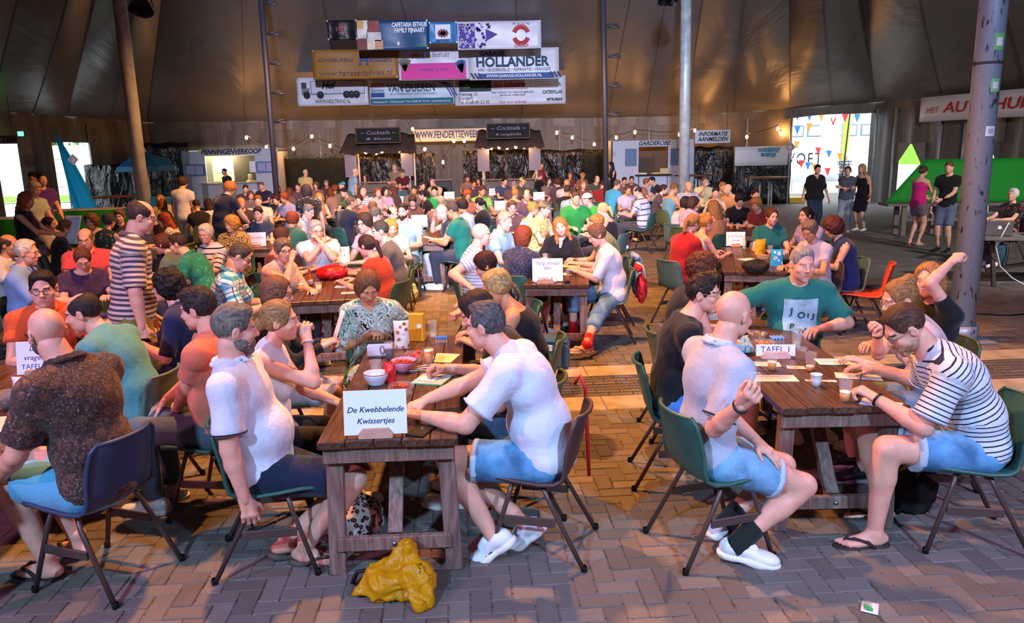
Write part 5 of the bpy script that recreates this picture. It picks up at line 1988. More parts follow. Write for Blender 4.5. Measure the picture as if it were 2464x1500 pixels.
def hedge(x0, x1, ytop, Y, label):
	a, b = at(x0, ytop, Y=Y), at(x1, ytop, Y=Y)
	t = empty('hedge', ((a.x + b.x) / 2, Y, 0), 0, label, 'hedge')
	L = b.x - a.x
	MB().bbox((-L / 2 + .1, -.12, 0), (L / 2 - .1, .12, a.z - .15), .02).build('core', mat('hedge_core', '#1c1e14', .9), t)
	mb = MB()
	r = random.Random(x0)
	for _ in range(2600):
		p = Vector((r.uniform(-L / 2, L / 2), r.gauss(0, .13), r.uniform(0, 1) ** .8 * a.z))
		u_ = Vector((r.uniform(-1, 1), r.uniform(-1, 1), r.uniform(-1, 1))) * .07
		v_ = Vector((r.uniform(-1, 1), r.uniform(-1, 1), r.uniform(-1, 1))) * .07
		i = len(mb.v)
		mb.v += [tuple(p), tuple(p + u_), tuple(p + v_)]
		mb.f.append((i, i + 1, i + 2))
	mb.build('foliage', mat('hedge_leaf', '#2c3020', .8), t)
hedge(680, 842, 374, 31.8, 'dark leafy hedge screen left of the left bar')
hedge(1400, 1462, 362, 31.9, 'dark hedge left of the cloakroom hut')
# two bars
def bar(x0, x1, ytop, yroof, label, bx0, by0, bx1, by1, slab, sub):
	Y = 29.3
	a, b = at(x0, 433, Y=Y), at(x1, 433, Y=Y)
	c = Vector(((a.x + b.x) / 2, Y, 0))
	w = b.x - a.x
	t = empty('bar', c, 0, label, 'bar')
	for k in range(3):
		MB().bbox((-w / 2, 0, .02 + k * .34), (w / 2, .05, .34 + k * .34), .008).build('plank', woodg, t)
	MB().bbox((-w / 2 - .06, -.12, 1.06), (w / 2 + .06, .4, 1.10), .008).build('counter', woodg, t)
	zt = at(x0, ytop, Y=Y).z
	for sg in (-1, 1):
		MB().tube([(sg * (w / 2 - .05), -.05, 0), (sg * (w / 2 - .05), -.05, zt)], .035, 8).build('post', mat('bar_post', '#cfcfd8', .5), t, True)
		MB().tube([(sg * (w / 2 - .05), 1.6, 0), (sg * (w / 2 - .05), 1.6, zt + .3)], .035, 8).build('post', mat('bar_post', '#cfcfd8', .5), t, True)
		MB().bbox((sg * (w / 2 - .1) - .25, -.1, zt - .95), (sg * (w / 2 - .1) + .2, -.08, zt - .1), .004).build('price_board', mat('board_grey', '#8d8790', .7), t)
	zr = at(x0, yroof, Y=Y).z
	MB().sheet(lambda u, v: Vector(((u - .5) * (w * (1.22 - .12 * v)), -.45 + v * 1.0, zt - .02 + v * (zr - zt) + .05 * math.sin(u * 25))), 24, 4, .06).build('thatch', mat('thatch', '#4a3c34', .95, var=.35, vscale=20, bump=.8, bscale=60), t, True)
	a2, b2 = at(bx0, by1, Y=Y - .55) - c, at(bx1, by0, Y=Y - .55) - c
	s2 = MB().bbox((a2.x, -.60, a2.z), (b2.x, -.56, b2.z), .006).build('chalkboard', mat('chalk_black', '#16161c', .8), t)
	fr = mat('chalk_frame', '#5b4636', .7)
	for (q0, q1) in (((a2.x, a2.z), (b2.x, a2.z)), ((a2.x, b2.z), (b2.x, b2.z)), ((a2.x, a2.z), (a2.x, b2.z)), ((b2.x, a2.z), (b2.x, b2.z))):
		MB().bar((q0[0], -.60, q0[1]), (q1[0], -.60, q1[1]), .04, .04).build('frame', fr, s2)
	ch = mat('chalk_white', '#9aa0b4', .8)
	cx, hz = (a2.x + b2.x) / 2, b2.z - a2.z
	text('~ Cocktails ~', hz * .36, ch, s2, T(cx, -.606, a2.z + hz * .68) @ RX(90), shear=.2, fit=1.3)
	text(sub, hz * .24, ch, s2, T(cx, -.606, a2.z + hz * .27) @ RX(90), shear=.25, fit=.95)
	return t
bar(843, 990, 366, 322, 'left wooden bar with thatched roof and cocktail chalkboard', 858, 307, 962, 345, '', '& Shots')
bar(1160, 1295, 352, 312, 'right wooden bar with thatched roof and cocktail chalkboard', 1172, 296, 1274, 334, '', '& Longdrinks')
# web address banner behind the bars
wb_, w, h = flat('web_banner', 995, 308, 1178, 342, 32.4, mat('banner_cream', '#d2ccc6', .5), wav=.03, n=16, label='long white banner with web address between the two bars', cat='banner')
text('WWW.FENDERTSEWEEK.NL', .40, navy, wb_, T(0.0, -.06, h * .52) @ RX(90), bold=.01, fit=w * .95)
# speaker, lamp and crate between the bars
sp_ = empty('loudspeaker', (at(1067, 470, Y=26.5).x, 26.5, 0), 0, 'black loudspeaker cabinet standing between the two bars', 'loudspeaker')
MB().bbox((-.3, -.2, 0), (.3, .2, 1.2), .02).build('cabinet', blk, sp_)
for z in (.35, .8):
	MB().lathe([(.2, 0), (.19, .02), (.1, -.03), (.02, -.03)], 16, T(0, -.2, z) @ RX(90)).build('driver', mat('cone', '#222226', .8), sp_, True)
MB().bbox((-.02, -.21, .58), (.02, -.2, .6), .001).build('status_light', mat('led', '#c0d8ff', .4, emit='#9fc4ff', estr=6), sp_)
MB().bbox((-.36, -.26, 1.2), (.36, .26, 1.26), .01).build('top_board', woodg, sp_)
# market parasol in blue
pa = empty('parasol', (at(362, 470, Y=27).x, 27, 0), 0, 'sky blue market parasol behind the left tent pole', 'parasol')
pz = at(362, 400, Y=27).z
tz = at(362, 366, Y=27).z
blu = mat('parasol_blue', '#2a92d4', .55, transl=.3)
MB().tube([(0, 0, 0), (0, 0, tz + .05)], .025, 8).build('pole', mat('pole_white', '#c8ccd4', .4), pa, True)
rr_ = 66 / FPX * 27
mb = MB()
mb.lathe([(rr_, pz - .0), (rr_ * .55, pz + (tz - pz) * .62), (.02, tz)], 8)
mb.build('canopy', blu, pa)
for k in range(8):
	a0, a1 = 2 * math.pi * k / 8, 2 * math.pi * (k + 1) / 8
	p0, p1 = Vector((math.cos(a0), math.sin(a0), 0)) * rr_, Vector((math.cos(a1), math.sin(a1), 0)) * rr_
	MB().sheet(lambda u, v: p0.lerp(p1, u) * 1.003 + Vector((0, 0, pz - v * .17)), 3, 2, .008).build('valance', blu, pa)
MB().lathe([(.03, tz + .02), (.035, tz + .08), (.001, tz + .16)], 8).build('finial', white, pa, True)
text('Verkade', .13, white, pa, T(.05, -rr_ * .95, pz - .09) @ RX(90))
MB().bbox((-.5, -.3, 0), (.5, .3, .85), .02).build('cool_box', mat('box_blue', '#2b8fca', .5), label='blue counter box under the parasol', cat='box').location = (at(372, 470, Y=26.4).x, 26.2, 0)
# tall round standing tables
def bistro(px, py, Y, r, lab, col='#6b4a40'):
	p = at(px, py, Y=Y)
	t = empty('standing_table', (p.x, Y, 0), 0, lab, 'table')
	MB().lathe([(.001, p.z - .03), (r, p.z - .03), (r + .01, p.z - .015), (r, p.z), (.001, p.z)], 28).build('table_top', mat('bistro_' + col, col, .5), t, True)
	for k in range(3):
		a = 2.1 * k + .5
		MB().tube([(math.cos(a) * r * .35, math.sin(a) * r * .35, 0), (math.cos(a) * r * .3, math.sin(a) * r * .3, p.z - .03)], .03, 8).build('leg', pole_grey, t, True)
	return t
bistro(1846, 426, 22.5, .64, 'tall round standing table before the black sheeting', '#7a5a50')
bistro(1672, 421, 22.0, .58, 'tall round standing table beside the middle pole', '#4a342e')
bistro(275, 472, 22.5, .66, 'tall round standing table before the shiny black foil', '#7d4a34')
MB().bbox((-.3, -.2, 0), (.3, .2, .22), .02).build('yellow_box', mat('yellow_crate', '#d6b23c', .6), label='small yellow crate on the floor by the doorway', cat='box').location = (at(1900, 486, z=0).x, at(1900, 486, z=0).y - .6, 0)
# turquoise flag leaning at the left opening
fa, fb = at(131, 315, Y=27.0), at(205, 500, Y=27.0)
fl = empty('turquoise_flag', (at(190, 500, Y=27).x, 27, 0), 0, 'turquoise cloth hanging in a tall wedge at the left opening', 'flag')
o_ = Vector((fl.location.x, 27, 0))
tqz = fa.z
MB().sheet(lambda u, v: Vector((((fa.x - o_.x) * v + (1 - v) * (-.2 + 1.05 * u) * (1) + .10 * u * v * (1 - v) * 4), .10 * math.sin(u * 10 + v * 3) * (1 - v), .0 + tqz * v)), 14, 16, .008).build('cloth', mat('turquoise', '#2cc0e0', .5, transl=.6), fl, True)
pp = at(176, 384, Y=26.8)
mt = T(pp.x - o_.x, pp.y - 27, pp.z) @ RX(90) @ RZ(45)
ns = MB().bbox((-.14, -.14, 0), (.14, .14, .008), .002, mt).build('no_smoking_sign', wht, fl)
mb = MB()
cs = [mt @ Vector((.1 * math.cos(a), .1 * math.sin(a), .012)) for a in np.linspace(0, 2 * math.pi, 19)]
mb.tube(cs, .011, 5, False).build('red_ring', red, ns)
MB().bar(mt @ Vector((-.07, .07, .012)), mt @ Vector((.07, -.07, .012)), .02, .006).build('red_bar', red, ns)
pp = at(1901, 354, Y=28.16)
s_ = empty('no_smoking_sign', pp, 0, 'white diamond no-smoking sign at the doorway post', 'sign')
MB().bbox((-.16, -.16, 0), (.16, .16, .01), .002, RX(90) @ RZ(45)).build('plate', wht, s_)
MB().tube([(.11 * math.cos(a), -.015, .11 * math.sin(a)) for a in np.linspace(0, 2 * math.pi, 19)], .012, 5, False).build('red_ring', red, s_)
# green skirted jury tables left
gr = mat('green_cloth', '#0a7a34', .8, var=.15, vscale=4)
def skirted(x, y, w, d, h, rz, lab, m, n=0):
	t = empty('skirted_table', (x, y, 0), R(rz), lab, 'table')
	MB().bbox((-w / 2, -d / 2, h - .04), (w / 2, d / 2, h), .008).build('table_top', mat('table_pale', '#c9c7cc', .6), t)
	for (sx, sy) in ((-1, -1), (1, -1), (1, 1), (-1, 1)):
		MB().bbox((sx * (w / 2 - .08) - .03, sy * (d / 2 - .08) - .03, 0), (sx * (w / 2 - .08) + .03, sy * (d / 2 - .08) + .03, h - .04), .004).build('leg', pole_grey, t)
	MB().sheet(lambda u, v: Vector(((u - .5) * w, -d / 2 - .02 + .02 * math.sin(u * 22), .02 + v * (h - .03))), 26, 3, .01).build('skirt', m, t, True)
	for sg in (-1, 1):
		MB().sheet(lambda u, v: Vector((sg * (w / 2 + .012), (u - .5) * d, .02 + v * (h - .03))), 8, 3, .01).build('skirt', m, t, True)
	return t
skirted(-11.9, 16.8, 2.8, .8, .93, 8, 'table with green cloth skirt at the left edge', gr)
skirted(-10.9, 19.4, 1.8, .8, .93, 8, 'table with green cloth skirt behind the standing pair', gr)
# green board on trestles right
gb = empty('green_stage_board', (11.4, 17.4, 0), R(-9), 'bright green covered stall wall on a wooden bench, right side', 'stall')
z_ = .77
MB().sheet(lambda u, v: Vector((-2.1 + u * 5.4 + (1 - u) * (v - .5) * .9, .35 * v + .03 * math.sin(u * 13), z_ + v * .98)), 30, 8, .015).build('green_cover', mat('bright_green', '#2cb43c', .7, transl=.45), gb, True)
MB().bbox((-2.6, -.35, .70), (3.3, .35, .76), .01).build('bench_top', woodg, gb)
for x in (-2.2, -1.4, .4, 1.6, 3.0):
	MB().bbox((x - .05, -.3, 0), (x + .05, -.2, .7), .006).build('leg', woodg, gb)
	MB().bbox((x - .05, .2, 0), (x + .05, .3, .7), .006).build('leg', woodg, gb)
MB().bbox((-2.2, -.27, .35), (3.0, -.23, .42), .004).build('rail', woodg, gb)
# red lettered banner on the right wall
aa, bb_ = eave_at(2232, 9), Vector(EAVE[10])
t = empty('wall_banner', (0, 0, 0), 0, 'white wall banner with red lettering behind the worn pole', 'banner')
d = Vector((bb_.x - aa.x, bb_.y - aa.y, 0))
pA = Vector((aa.x - .35, aa.y - .25, 0))
t.location = (pA.x, pA.y, 0)
t.rotation_euler = (0, 0, math.atan2(d.y, d.x))
z1, z0 = at(2232, 236, Y=aa.y).z, at(2232, 294, Y=aa.y).z
MB().sheet(lambda u, v: Vector((u * 5.6, .03 * math.sin(u * 20), z0 + v * (z1 - z0))), 24, 3, .01).build('sheet', vw, t, True)
text('HET', .26, red, t, T(.55, -.06, (z0 + z1) / 2 - .04) @ RX(90), shear=.15)
text('AUTOHUIS', .46, red, t, T(2.5, -.06, (z0 + z1) / 2) @ RX(90), shear=.15, bold=.006, fit=3.1)
text('V.', .40, red, t, T(5.0, -.06, (z0 + z1) / 2) @ RX(90), shear=.15)
# sound desk at the right edge
sd_ = empty('sound_desk', (8.2, 11.2, 0), R(-12), 'wooden trestle desk with cables at the right edge', 'table')
for k in range(4):
	MB().bbox((-1.1, -.4 + k * .2, .70), (1.3, -.21 + k * .2, .74), .004).build('plank', woodg, sd_)
for x in (-.9, 1.0):
	for sg in (-1, 1):
		MB().bar((x, sg * .35, 0), (x, sg * .1, .70), .07, .05, (1, 0, 0)).build('leg', dkw, sd_)
MB().bar((-.9, 0, .2), (1.0, 0, .55), .06, .06).build('brace', dkw, sd_)
lp = empty('laptop', at(2402, 566, .745), R(-30), 'grey laptop with glowing lid mark on the sound desk', 'laptop')
alu = mat('aluminium', '#9a948c', .4, metal=.5)
MB().bbox((-.17, -.12, 0), (.17, .12, .016), .004).build('base', alu, lp)
MB().bbox((-.17, -.01, 0), (.17, .0, .23), .004, T(0, -.12, .01) @ RX(16)).build('lid', alu, lp)
MB().lathe([(.022, 0), (.022, .003), (.001, .004)], 14, T(0, -.165, .13) @ RX(106)).build('glowing_mark', mat('apple_glow', '#ffffff', .4, emit='#ffffff', estr=3), lp)
mx = empty('mixing_console', (8.1, 11.1, .745), R(-15), 'black mixing console on the sound desk', 'mixer')
MB().bbox((-.3, -.22, 0), (.3, .22, .10), .01).build('case', blk, mx)
for k in range(8):
	MB().bbox((-.26 + k * .07, -.17, .10), (-.245 + k * .07, -.13 + .1 * (k % 3) * .5, .112), .002).build('fader', grey, mx)
rs_ = random.Random(11)
for k, lab in enumerate(('white looping cable hanging off the sound desk', 'black cable coil on the floor under the sound desk', 'thin black cable running over the paving by the worn pole')):
	if k == 0:
		pts = [(7.6, 11.2, .8), (7.4, 11.1, .95), (7.25, 11.1, .6), (7.35, 11.1, .3), (7.55, 11.1, .12), (7.7, 11.0, .02), (7.9, 10.9, .02)]
	elif k == 1:
		pts = [(7.0 + .35 * math.cos(a) + .02 * a, 9.4 + .22 * math.sin(a), .015 + .004 * a) for a in np.linspace(0, 14, 50)]
	else:
		pts = [(6.9, 9.3, .01), (6.2, 9.1, .01), (5.6, 9.4, .01), (5.4, 9.9, .01), (5.9, 10.4, .01)]
	o = MB().tube(pts, .009, 6).build('cable', wht if k == 0 else blk, label=lab, cat='cable', smooth=True)
bagm = mat('bag_teal', '#2a4a5e', .8)
# ================================================================== tables
def wood(name, c1, c2, gloss=.5, sc=(3, 30, 30)):
	m = bpy.data.materials.new(name)
	m.use_nodes = True
	nt = m.node_tree
	b = nt.nodes['Principled BSDF']
	b.inputs['Roughness'].default_value = gloss
	tc = nd(nt, 'ShaderNodeTexCoord')
	mp = nd(nt, 'ShaderNodeMapping')
	mp.inputs['Scale'].default_value = sc
	nt.links.new(tc.outputs['Object'], mp.inputs[0])
	n = nd(nt, 'ShaderNodeTexNoise')
	n.inputs['Scale'].default_value = 1.6
	n.inputs['Detail'].default_value = 6
	n.inputs['Distortion'].default_value = .7
	nt.links.new(mp.outputs[0], n.inputs['Vector'])
	r = nd(nt, 'ShaderNodeValToRGB')
	r.color_ramp.elements[0].position = .3
	r.color_ramp.elements[1].position = .72
	r.color_ramp.elements[0].color = lin(c1)
	r.color_ramp.elements[1].color = lin(c2)
	nt.links.new(n.outputs['Fac'], r.inputs[0])
	oi = nd(nt, 'ShaderNodeObjectInfo')
	mul = nd(nt, 'ShaderNodeVectorMath', operation='SCALE')
	nt.links.new(r.outputs[0], mul.inputs[0])
	nt.links.new(mth(nt, 'MULTIPLY_ADD', oi.outputs['Random'], .35, .82), mul.inputs['Scale'])
	nt.links.new(mul.outputs[0], b.inputs['Base Color'])
	bp = nd(nt, 'ShaderNodeBump')
	bp.inputs['Strength'].default_value = .3
	bp.inputs['Distance'].default_value = .004
	nt.links.new(n.outputs['Fac'], bp.inputs['Height'])
	nt.links.new(bp.outputs[0], b.inputs['Normal'])
	return m
WTOP = wood('table_wood', '#38221a', '#644636', .36, (30, 3, 30))
WLEG = wood('trestle_wood', '#5a4038', '#8d7268', .7, (24, 24, 3))
TH = .76
TW, TL_ = .70, 2.15
tproto = {}
def table(cx, cy, rz, label, L=TL_, W=TW):
	"""front end centre at (cx, cy); the table runs away from the viewer"""
	t = empty('trestle_table', (cx, cy, 0), R(rz), label, 'table')
	n = 5
	for k in range(n):
		x = -W / 2 + k * W / n
		key = ('pl', L, W)
		if key not in tproto:
			tproto[key] = MB().bbox((.002, 0, TH - .04), (W / n - .002, L, TH), .004).mesh('plank')
		o = link(tproto[key], 'plank', WTOP, t, T(x, rnd.uniform(-.008, .008), rnd.uniform(-.001, .0005)))
	for e, s in ((.10, 1), (L - .10, -1)):
		for sx in (-1, 1):
			MB().bar((sx * (W / 2 - .07), e, TH - .04), (sx * (W / 2 - .045), e - s * .02, 0), .085, .055, (0, 1, 0)).build('leg', WLEG, t)
		MB().bbox((-W / 2 + .02, e - .05 - .02, TH - .13), (W / 2 - .02, e - .05 + .015, TH - .04), .004).build('apron', WLEG, t)
		st = MB().bbox((-W / 2 + .06, e - s * .015 - .05, .14), (W / 2 - .06, e - s * .015 - .012, .215), .004).build('stretcher', WLEG, t)
		MB().lathe([(.014, 0), (.012, .006), (.001, .009)], 10, T(0, e - s * .015 - .05, .178) @ RX(90)).build('bolt', steel, st, True)
		MB().bar((0, e + s * .0, .20), (0, e + s * .42, TH - .04), .075, .045, (0, 1, 0)).build('strut', WLEG, t)
	return t
TABLES = {
 'A': (-.633, 3.50, 2.5, 'wooden trestle table with bowls and snacks, front centre'),
 '1': (1.796, 3.84, 0.0, 'wooden trestle table with papers and beer cups, front right'),
 'L': (-2.97, 3.05, 8, 'wooden trestle table cut off at the left edge, front'),
 '8': (.474, 7.80, -4.8, 'trestle table with red jacket chair beside it, centre'),
 '7': (-1.845, 7.18, 9, 'trestle table with red bag and beer cups, behind the green dress'),
 'S': (-4.62, 7.40, 20, 'trestle table beside the striped standing person'),
 '13': (-3.8, 11.45, 8, 'trestle table with the red-lettered table 13 sign'),
 'D': (-1.39, 11.75, 3, 'trestle table beside the person in white trousers'),
 'V': (2.76, 8.36, -15, 'trestle table with yellow and blue snack bags'),
 'R': (3.68, 12.25, -14, 'trestle table between the orange-lit group at right'),
}
for k, (x, y, a, lab) in TABLES.items():
	table(x, y, a, lab)

# ================================================================== chairs
def chair_meshes():
	prof = [(.235, .425, .175), (.225, .447, .195), (.17, .450, .205), (.08, .440, .21), (-.04, .428, .212), (-.12, .432, .21), (-.175, .462, .205), (-.205, .53, .20), (-.225, .61, .20), (-.245, .70, .197), (-.262, .77, .185), (-.272, .80, .155)]
	n = len(prof) - 1
	def fn(u, v):
		s = (1 - u) * n
		i = min(int(s), n - 1)
		f = s - i
		y, z, w = [prof[i][k] * (1 - f) + prof[i + 1][k] * f for k in range(3)]
		x = (v - .5) * 2
		e = abs(x) ** 2.6
		back = max(0, min(1, (s - 5) / 3))
		y += e * .045 * back
		z += e * .022 * (1 - back)
		return Vector((x * w, y, z))
	sh = MB().sheet(fn, 22, 12, .007)
	rim = [fn(0, k / 12) for k in range(13)]
	edge = [fn(k / 22, 1) for k in range(23)] + [fn(1, 1 - k / 8) for k in range(1, 8)] + [fn(1 - k / 22, 0) for k in range(23)] + [fn(0, k / 8) for k in range(1, 8)]
	sh.tube(edge + edge[:1], .011, 6, False)
	shell = sh.mesh('seat_shell', True)
	legs = []
	for sx in (-1, 1):
		for (y0, y1) in ((.10, .22), (-.06, -.27)):
			legs.append(MB().tube([(sx * .13, y0 - .02 * (1 if y0 > 0 else -1), .428), (sx * .165, y0, .415), (sx * .18, y0 + (y1 - y0) * .12, .36), (sx * .215, y1, 0.0)], .0125, 8).mesh('leg', True))
	br = [MB().bbox((sx * .196 - .006, -.125, .215), (sx * .196 + .006, .135, .262), .003).mesh('brace') for sx in (-1, 1)]
	und = MB().tube([(-.165, .08, .414), (.165, .08, .414)], .011, 6).tube([(-.165, -.045, .414), (.165, -.045, .414)], .011, 6).mesh('underframe')
	foot = MB().lathe([(.016, 0), (.017, .02), (.0135, .03)], 8).mesh('foot_cap')
	return shell, legs, br, und, foot
CH = chair_meshes()
CHC = {'green': ('#2f5a50', 'dark green'), 'brown': ('#4a3434', 'brown'), 'blue': ('#34405e', 'slate blue'), 'olive': ('#4d5a3c', 'olive green'), 'red': ('#c0432c', 'orange red'), 'grey': ('#4f6a66', 'grey green')}
TUBE = mat('chair_tube', '#5d4c48', .4, metal=.4)
CHN = [0]
def chair_obj(x, y, rz, col, label, lod=0, group=None):
	t = empty('shell_chair', (x, y, 0), rz, label, 'chair', group)
	t.scale = (1.06, 1.06, 1.02)
	cm = mat('plastic_' + col, CHC[col][0], .42, var=.12, vscale=6)
	link(CH[0], 'seat_shell', cm, t)
	for i, l in enumerate(CH[1]):
		lo = link(l, 'leg', TUBE, t)
		if lod == 0:
			sx, y1 = (-1 if i < 2 else 1), (.22 if i % 2 == 0 else -.27)
			link(CH[4], 'foot_cap', blk, lo, T(sx * .215, y1, 0))
	if lod < 2:
		for b in CH[2]:
			link(b, 'brace', TUBE, t)
		link(CH[3], 'underframe', TUBE, t)
	return t
def add_chair(base, rz, col, label, K):
	w = label.split()
	lab = '%s plastic chair under the %s' % (CHC[col][1], ' '.join(w[:10]))
	y = base[1]
	f = np.array((-math.sin(rz), math.cos(rz)))
	p = base[:2] + f * .045
	chair_obj(p[0], p[1], rz, col, lab, 0 if y < 6.5 else (1 if y < 12 else 2))

# ================================================================== things on the tables
def clearmat():
	m = bpy.data.materials.new('cup_plastic')
	m.use_nodes = True
	b = m.node_tree.nodes['Principled BSDF']
	b.inputs['Base Color'].default_value = (.9, .92, .95, 1)
	b.inputs['Roughness'].default_value = .15
	b.inputs['Alpha'].default_value = .08
	b.inputs['Specular IOR Level'].default_value = .8
	return m
CLEAR = clearmat()
beer_m = mat('beer', '#d98a1e', .15, coat=.3)
foam_m = mat('foam', '#f3ead6', .8)
cola_m = mat('cola', '#1e0f0c', .1)
water_m = mat('water_tint', '#c4d4dc', .05, alpha=.35)
juice_m = mat('pale_juice', '#d9c07a', .2)
CUPS = {}
def cup_mesh(h, r0, r1):
	k = ('cup', h, r0, r1)
	if k not in CUPS:
		CUPS[k] = MB().lathe([(r0, 0), (r0 + (r1 - r0) * .5, h * .5), (r1, h * .97), (r1 + .003, h), (r1 - .001, h), (r0 + (r1 - r0) * .5 - .0015, h * .5), (r0 - .0015, .003), (.0005, .003)], 18).mesh('wall', True)
	return CUPS[k]
def cup(px, py, label, fill=None, level=.5, h=.115, r0=.026, r1=.036, z=TH, pos=None, solid=None, group=None):
	"""plastic cup standing with its foot at this picture point"""
	p = Vector(pos) if pos is not None else at(px, py, z)
	t = empty('cup', (p.x, p.y, z if pos is None else p.z), rnd.uniform(0, 6), label, 'cup', group)
	link(cup_mesh(h, r0, r1), 'wall', solid or CLEAR, t)
	if fill is not None:
		rt = r0 + (r1 - r0) * level
		MB().lathe([(.0005, .004), (r0 - .002, .004), (rt - .0025, h * level), (.0005, h * level)], 18).build('drink', fill, t, True)
		if fill is beer_m:
			MB().lathe([(.0005, h * level), (rt - .0022, h * level), (rt - .002, h * level + .008), (.0005, h * level + .009)], 18).build('foam', foam_m, t, True)
	return t
def bowl(px, py, label, col, r=.085, h=.075, fill=None, rim=None, z=TH, clear=False, foot=.045):
	p = at(px, py, z)
	t = empty('bowl', p, 0, label, 'bowl')
	MB().lathe([(foot, 0), (foot + .004, .008), (r * .82, h * .45), (r * .97, h * .8), (r, h), (r - .004, h), (r * .93, h * .78), (r * .76, h * .42), (foot * .9, .012), (.0005, .01)], 28).build('wall', CLEAR if clear else mat('bowl_' + col, col, .3), t, True)
	if rim:
		MB().tube([(r * math.cos(a) * .985, r * math.sin(a) * .985, h) for a in np.linspace(0, 2 * math.pi, 29)], .003, 5, False).build('rim', mat('rim_' + rim, rim, .4), t, True)
	if fill:
		rr = random.Random(px)
		for k in range(16):
			a, q = rr.uniform(0, 6.3), rr.uniform(0, r * .7)
			s_ = rr.uniform(.009, .015)
			MB().lathe([(.0005, -s_), (s_ * .8, -s_ * .6), (s_, 0), (s_ * .7, s_ * .7), (.0005, s_)], 7, T(q * math.cos(a), q * math.sin(a), h * .72 + rr.uniform(0, .012)) @ RX(rr.uniform(0, 90))).build('snack', mat('snack_' + fill, fill, .6), t, True)
	return t
def paper(px, py, label, w=.21, d=.297, rz=0, col='#e8e4da', z=TH, lines=True, th=.0015, edge=None):
	p = at(px, py, z)
	t = empty('paper', (p.x, p.y, z + .0005), R(rz), label, 'paper')
	MB().bbox((-w / 2, -d / 2, 0), (w / 2, d / 2, th), .0004).build('sheet', mat('paper_' + col, col, .8), t)
	if edge:
		MB().bbox((-w / 2 - .004, -d / 2 - .004, -.0003), (w / 2 + .004, d / 2 + .004, th * .6), .0004).build('folder', mat('folder_' + edge, edge, .6), t)
	if lines:
		mb = MB()
		rr = random.Random(int(px + py))
		for k in range(15):
			y = d * .42 - k * d * .055
			mb.box((-w * .42, y, th), (-w * .42 + w * rr.uniform(.4, .82), y + d * .014, th + .0002))
		mb.build('print', mat('print_grey', '#5a5854', .8), t)
	return t
def pen(px, py, z, rz, tilt, label, col='#20242c'):
	p = at(px, py, z)
	o = MB().tube([(0, 0, 0), (0, 0, .012), (0, 0, .125), (0, 0, .14)], [.001, .0042, .0045, .003], 8).build('pen', mat('pen_' + col, col, .3), label=label, cat='pen', smooth=True)
	o.matrix_world = T(p.x, p.y, z) @ RZ(rz) @ RX(tilt)
	return o
def sign(px, py, w, h, lines, label, rz=0, z=TH, tilt=-12, basecol='#c99a86', bw=None, stand=True, cardcol='#e6eaf2'):
	"""card in a wooden foot; px, py is the foot centre on the table"""
	p = at(px, py, z)
	t = empty('table_sign', (p.x, p.y, z), R(rz), label, 'sign')
	t.scale = (1.09, 1.09, 1.09)
	C = T(0, 0, .012) @ RX(tilt)
	MB().bbox((-w / 2, -.0012, 0), (w / 2, .0012, h), .0004, C).build('card', mat('card_' + cardcol, cardcol, .35), t)
	bw = bw or w * .52
	fm = mat('foot_wood_' + basecol, basecol, .6, var=.12, vscale=30)
	mb = MB()
	prof = [(-bw / 2, 0), (bw / 2, 0), (bw / 2, .022), (bw * .38, .042), (-bw * .38, .042), (-bw / 2, .022)]
	b0 = len(mb.v)
	for y in (-.022, .022):
		mb.v += [(x, y, zz) for x, zz in prof]
	mb.f += [tuple(range(6)), tuple(range(11, 5, -1))] + [((k + 1) % 6, k, k + 6, (k + 1) % 6 + 6) for k in range(6)]
	mb.build('foot', fm, t)
	for (s_, sz, y, m, kw) in lines:
		text(s_, sz, m, t, C @ T(0, -.002, y) @ RX(90), **kw)
	return t
inkb = mat('ink_bluepen', '#1d3d86', .6)
inkp = mat('ink_plum', '#5a2f66', .6)
sign(905, 1052, .288, .205, [('De Kwebbelende', .037, .115, navy, dict(shear=.28, bold=.0003)), ('Kwissertjes', .037, .063, navy, dict(shear=.28, bold=.0003))], 'white table sign with curly blue script, front centre table', rz=3, bw=.155, cardcol='#dfeaf6')
sign(1866, 862, .235, .072, [('TAFEL 1', .052, .040, inkb, {})], 'white strip sign reading table one on a pink block', rz=-4, tilt=-8, bw=.17, basecol='#d8a8a0')
sign(1318, 680, .30, .225, [('Nog eentje\ndan.', .052, .155, inkp, dict(shear=.25))], 'white sign with plum script on the centre table', rz=-2, bw=.17)
p8 = at(1318, 680, TH)
s8 = sign(1312, 682, .21, .055, [('TAFEL 8', .042, .030, inkb, {})], 'small card reading table eight in front of the plum script sign', rz=-2, bw=.17)
sign(812, 640, .29, .21, [("VV Oranje-", .047, .165, mat('ink_redv', '#9a3040', .6), dict(shear=.25)), ("Blauw '14", .047, .105, navy, dict(shear=.25)), ('TAFEL 7', .036, .045, inkb, {})], 'white sign with red and blue script on the red-bag table', rz=6)
sign(617, 595, .28, .20, [('Konijnenberg', .040, .125, mat('ink_ored', '#c8503a', .6), {}), ('TAFEL 13', .034, .045, inkb, {})], 'white sign with orange-red name and table 13', rz=6)
sign(1010, 548, .28, .21, [('DE', .045, .155, navy, {}), ('DAUKERS', .042, .09, navy, {})], 'white sign with dark capitals before the navy speckled sleeveless top', rz=4)
sign(1770, 594, .24, .18, [('sv de Fendert', .034, .125, mat('ink_redv', '#9a3040', .6), {}), ('Dames', .034, .07, mat('ink_redv', '#9a3040', .6), {})], 'white sign with small red letters on the snack-bag table', rz=-8)
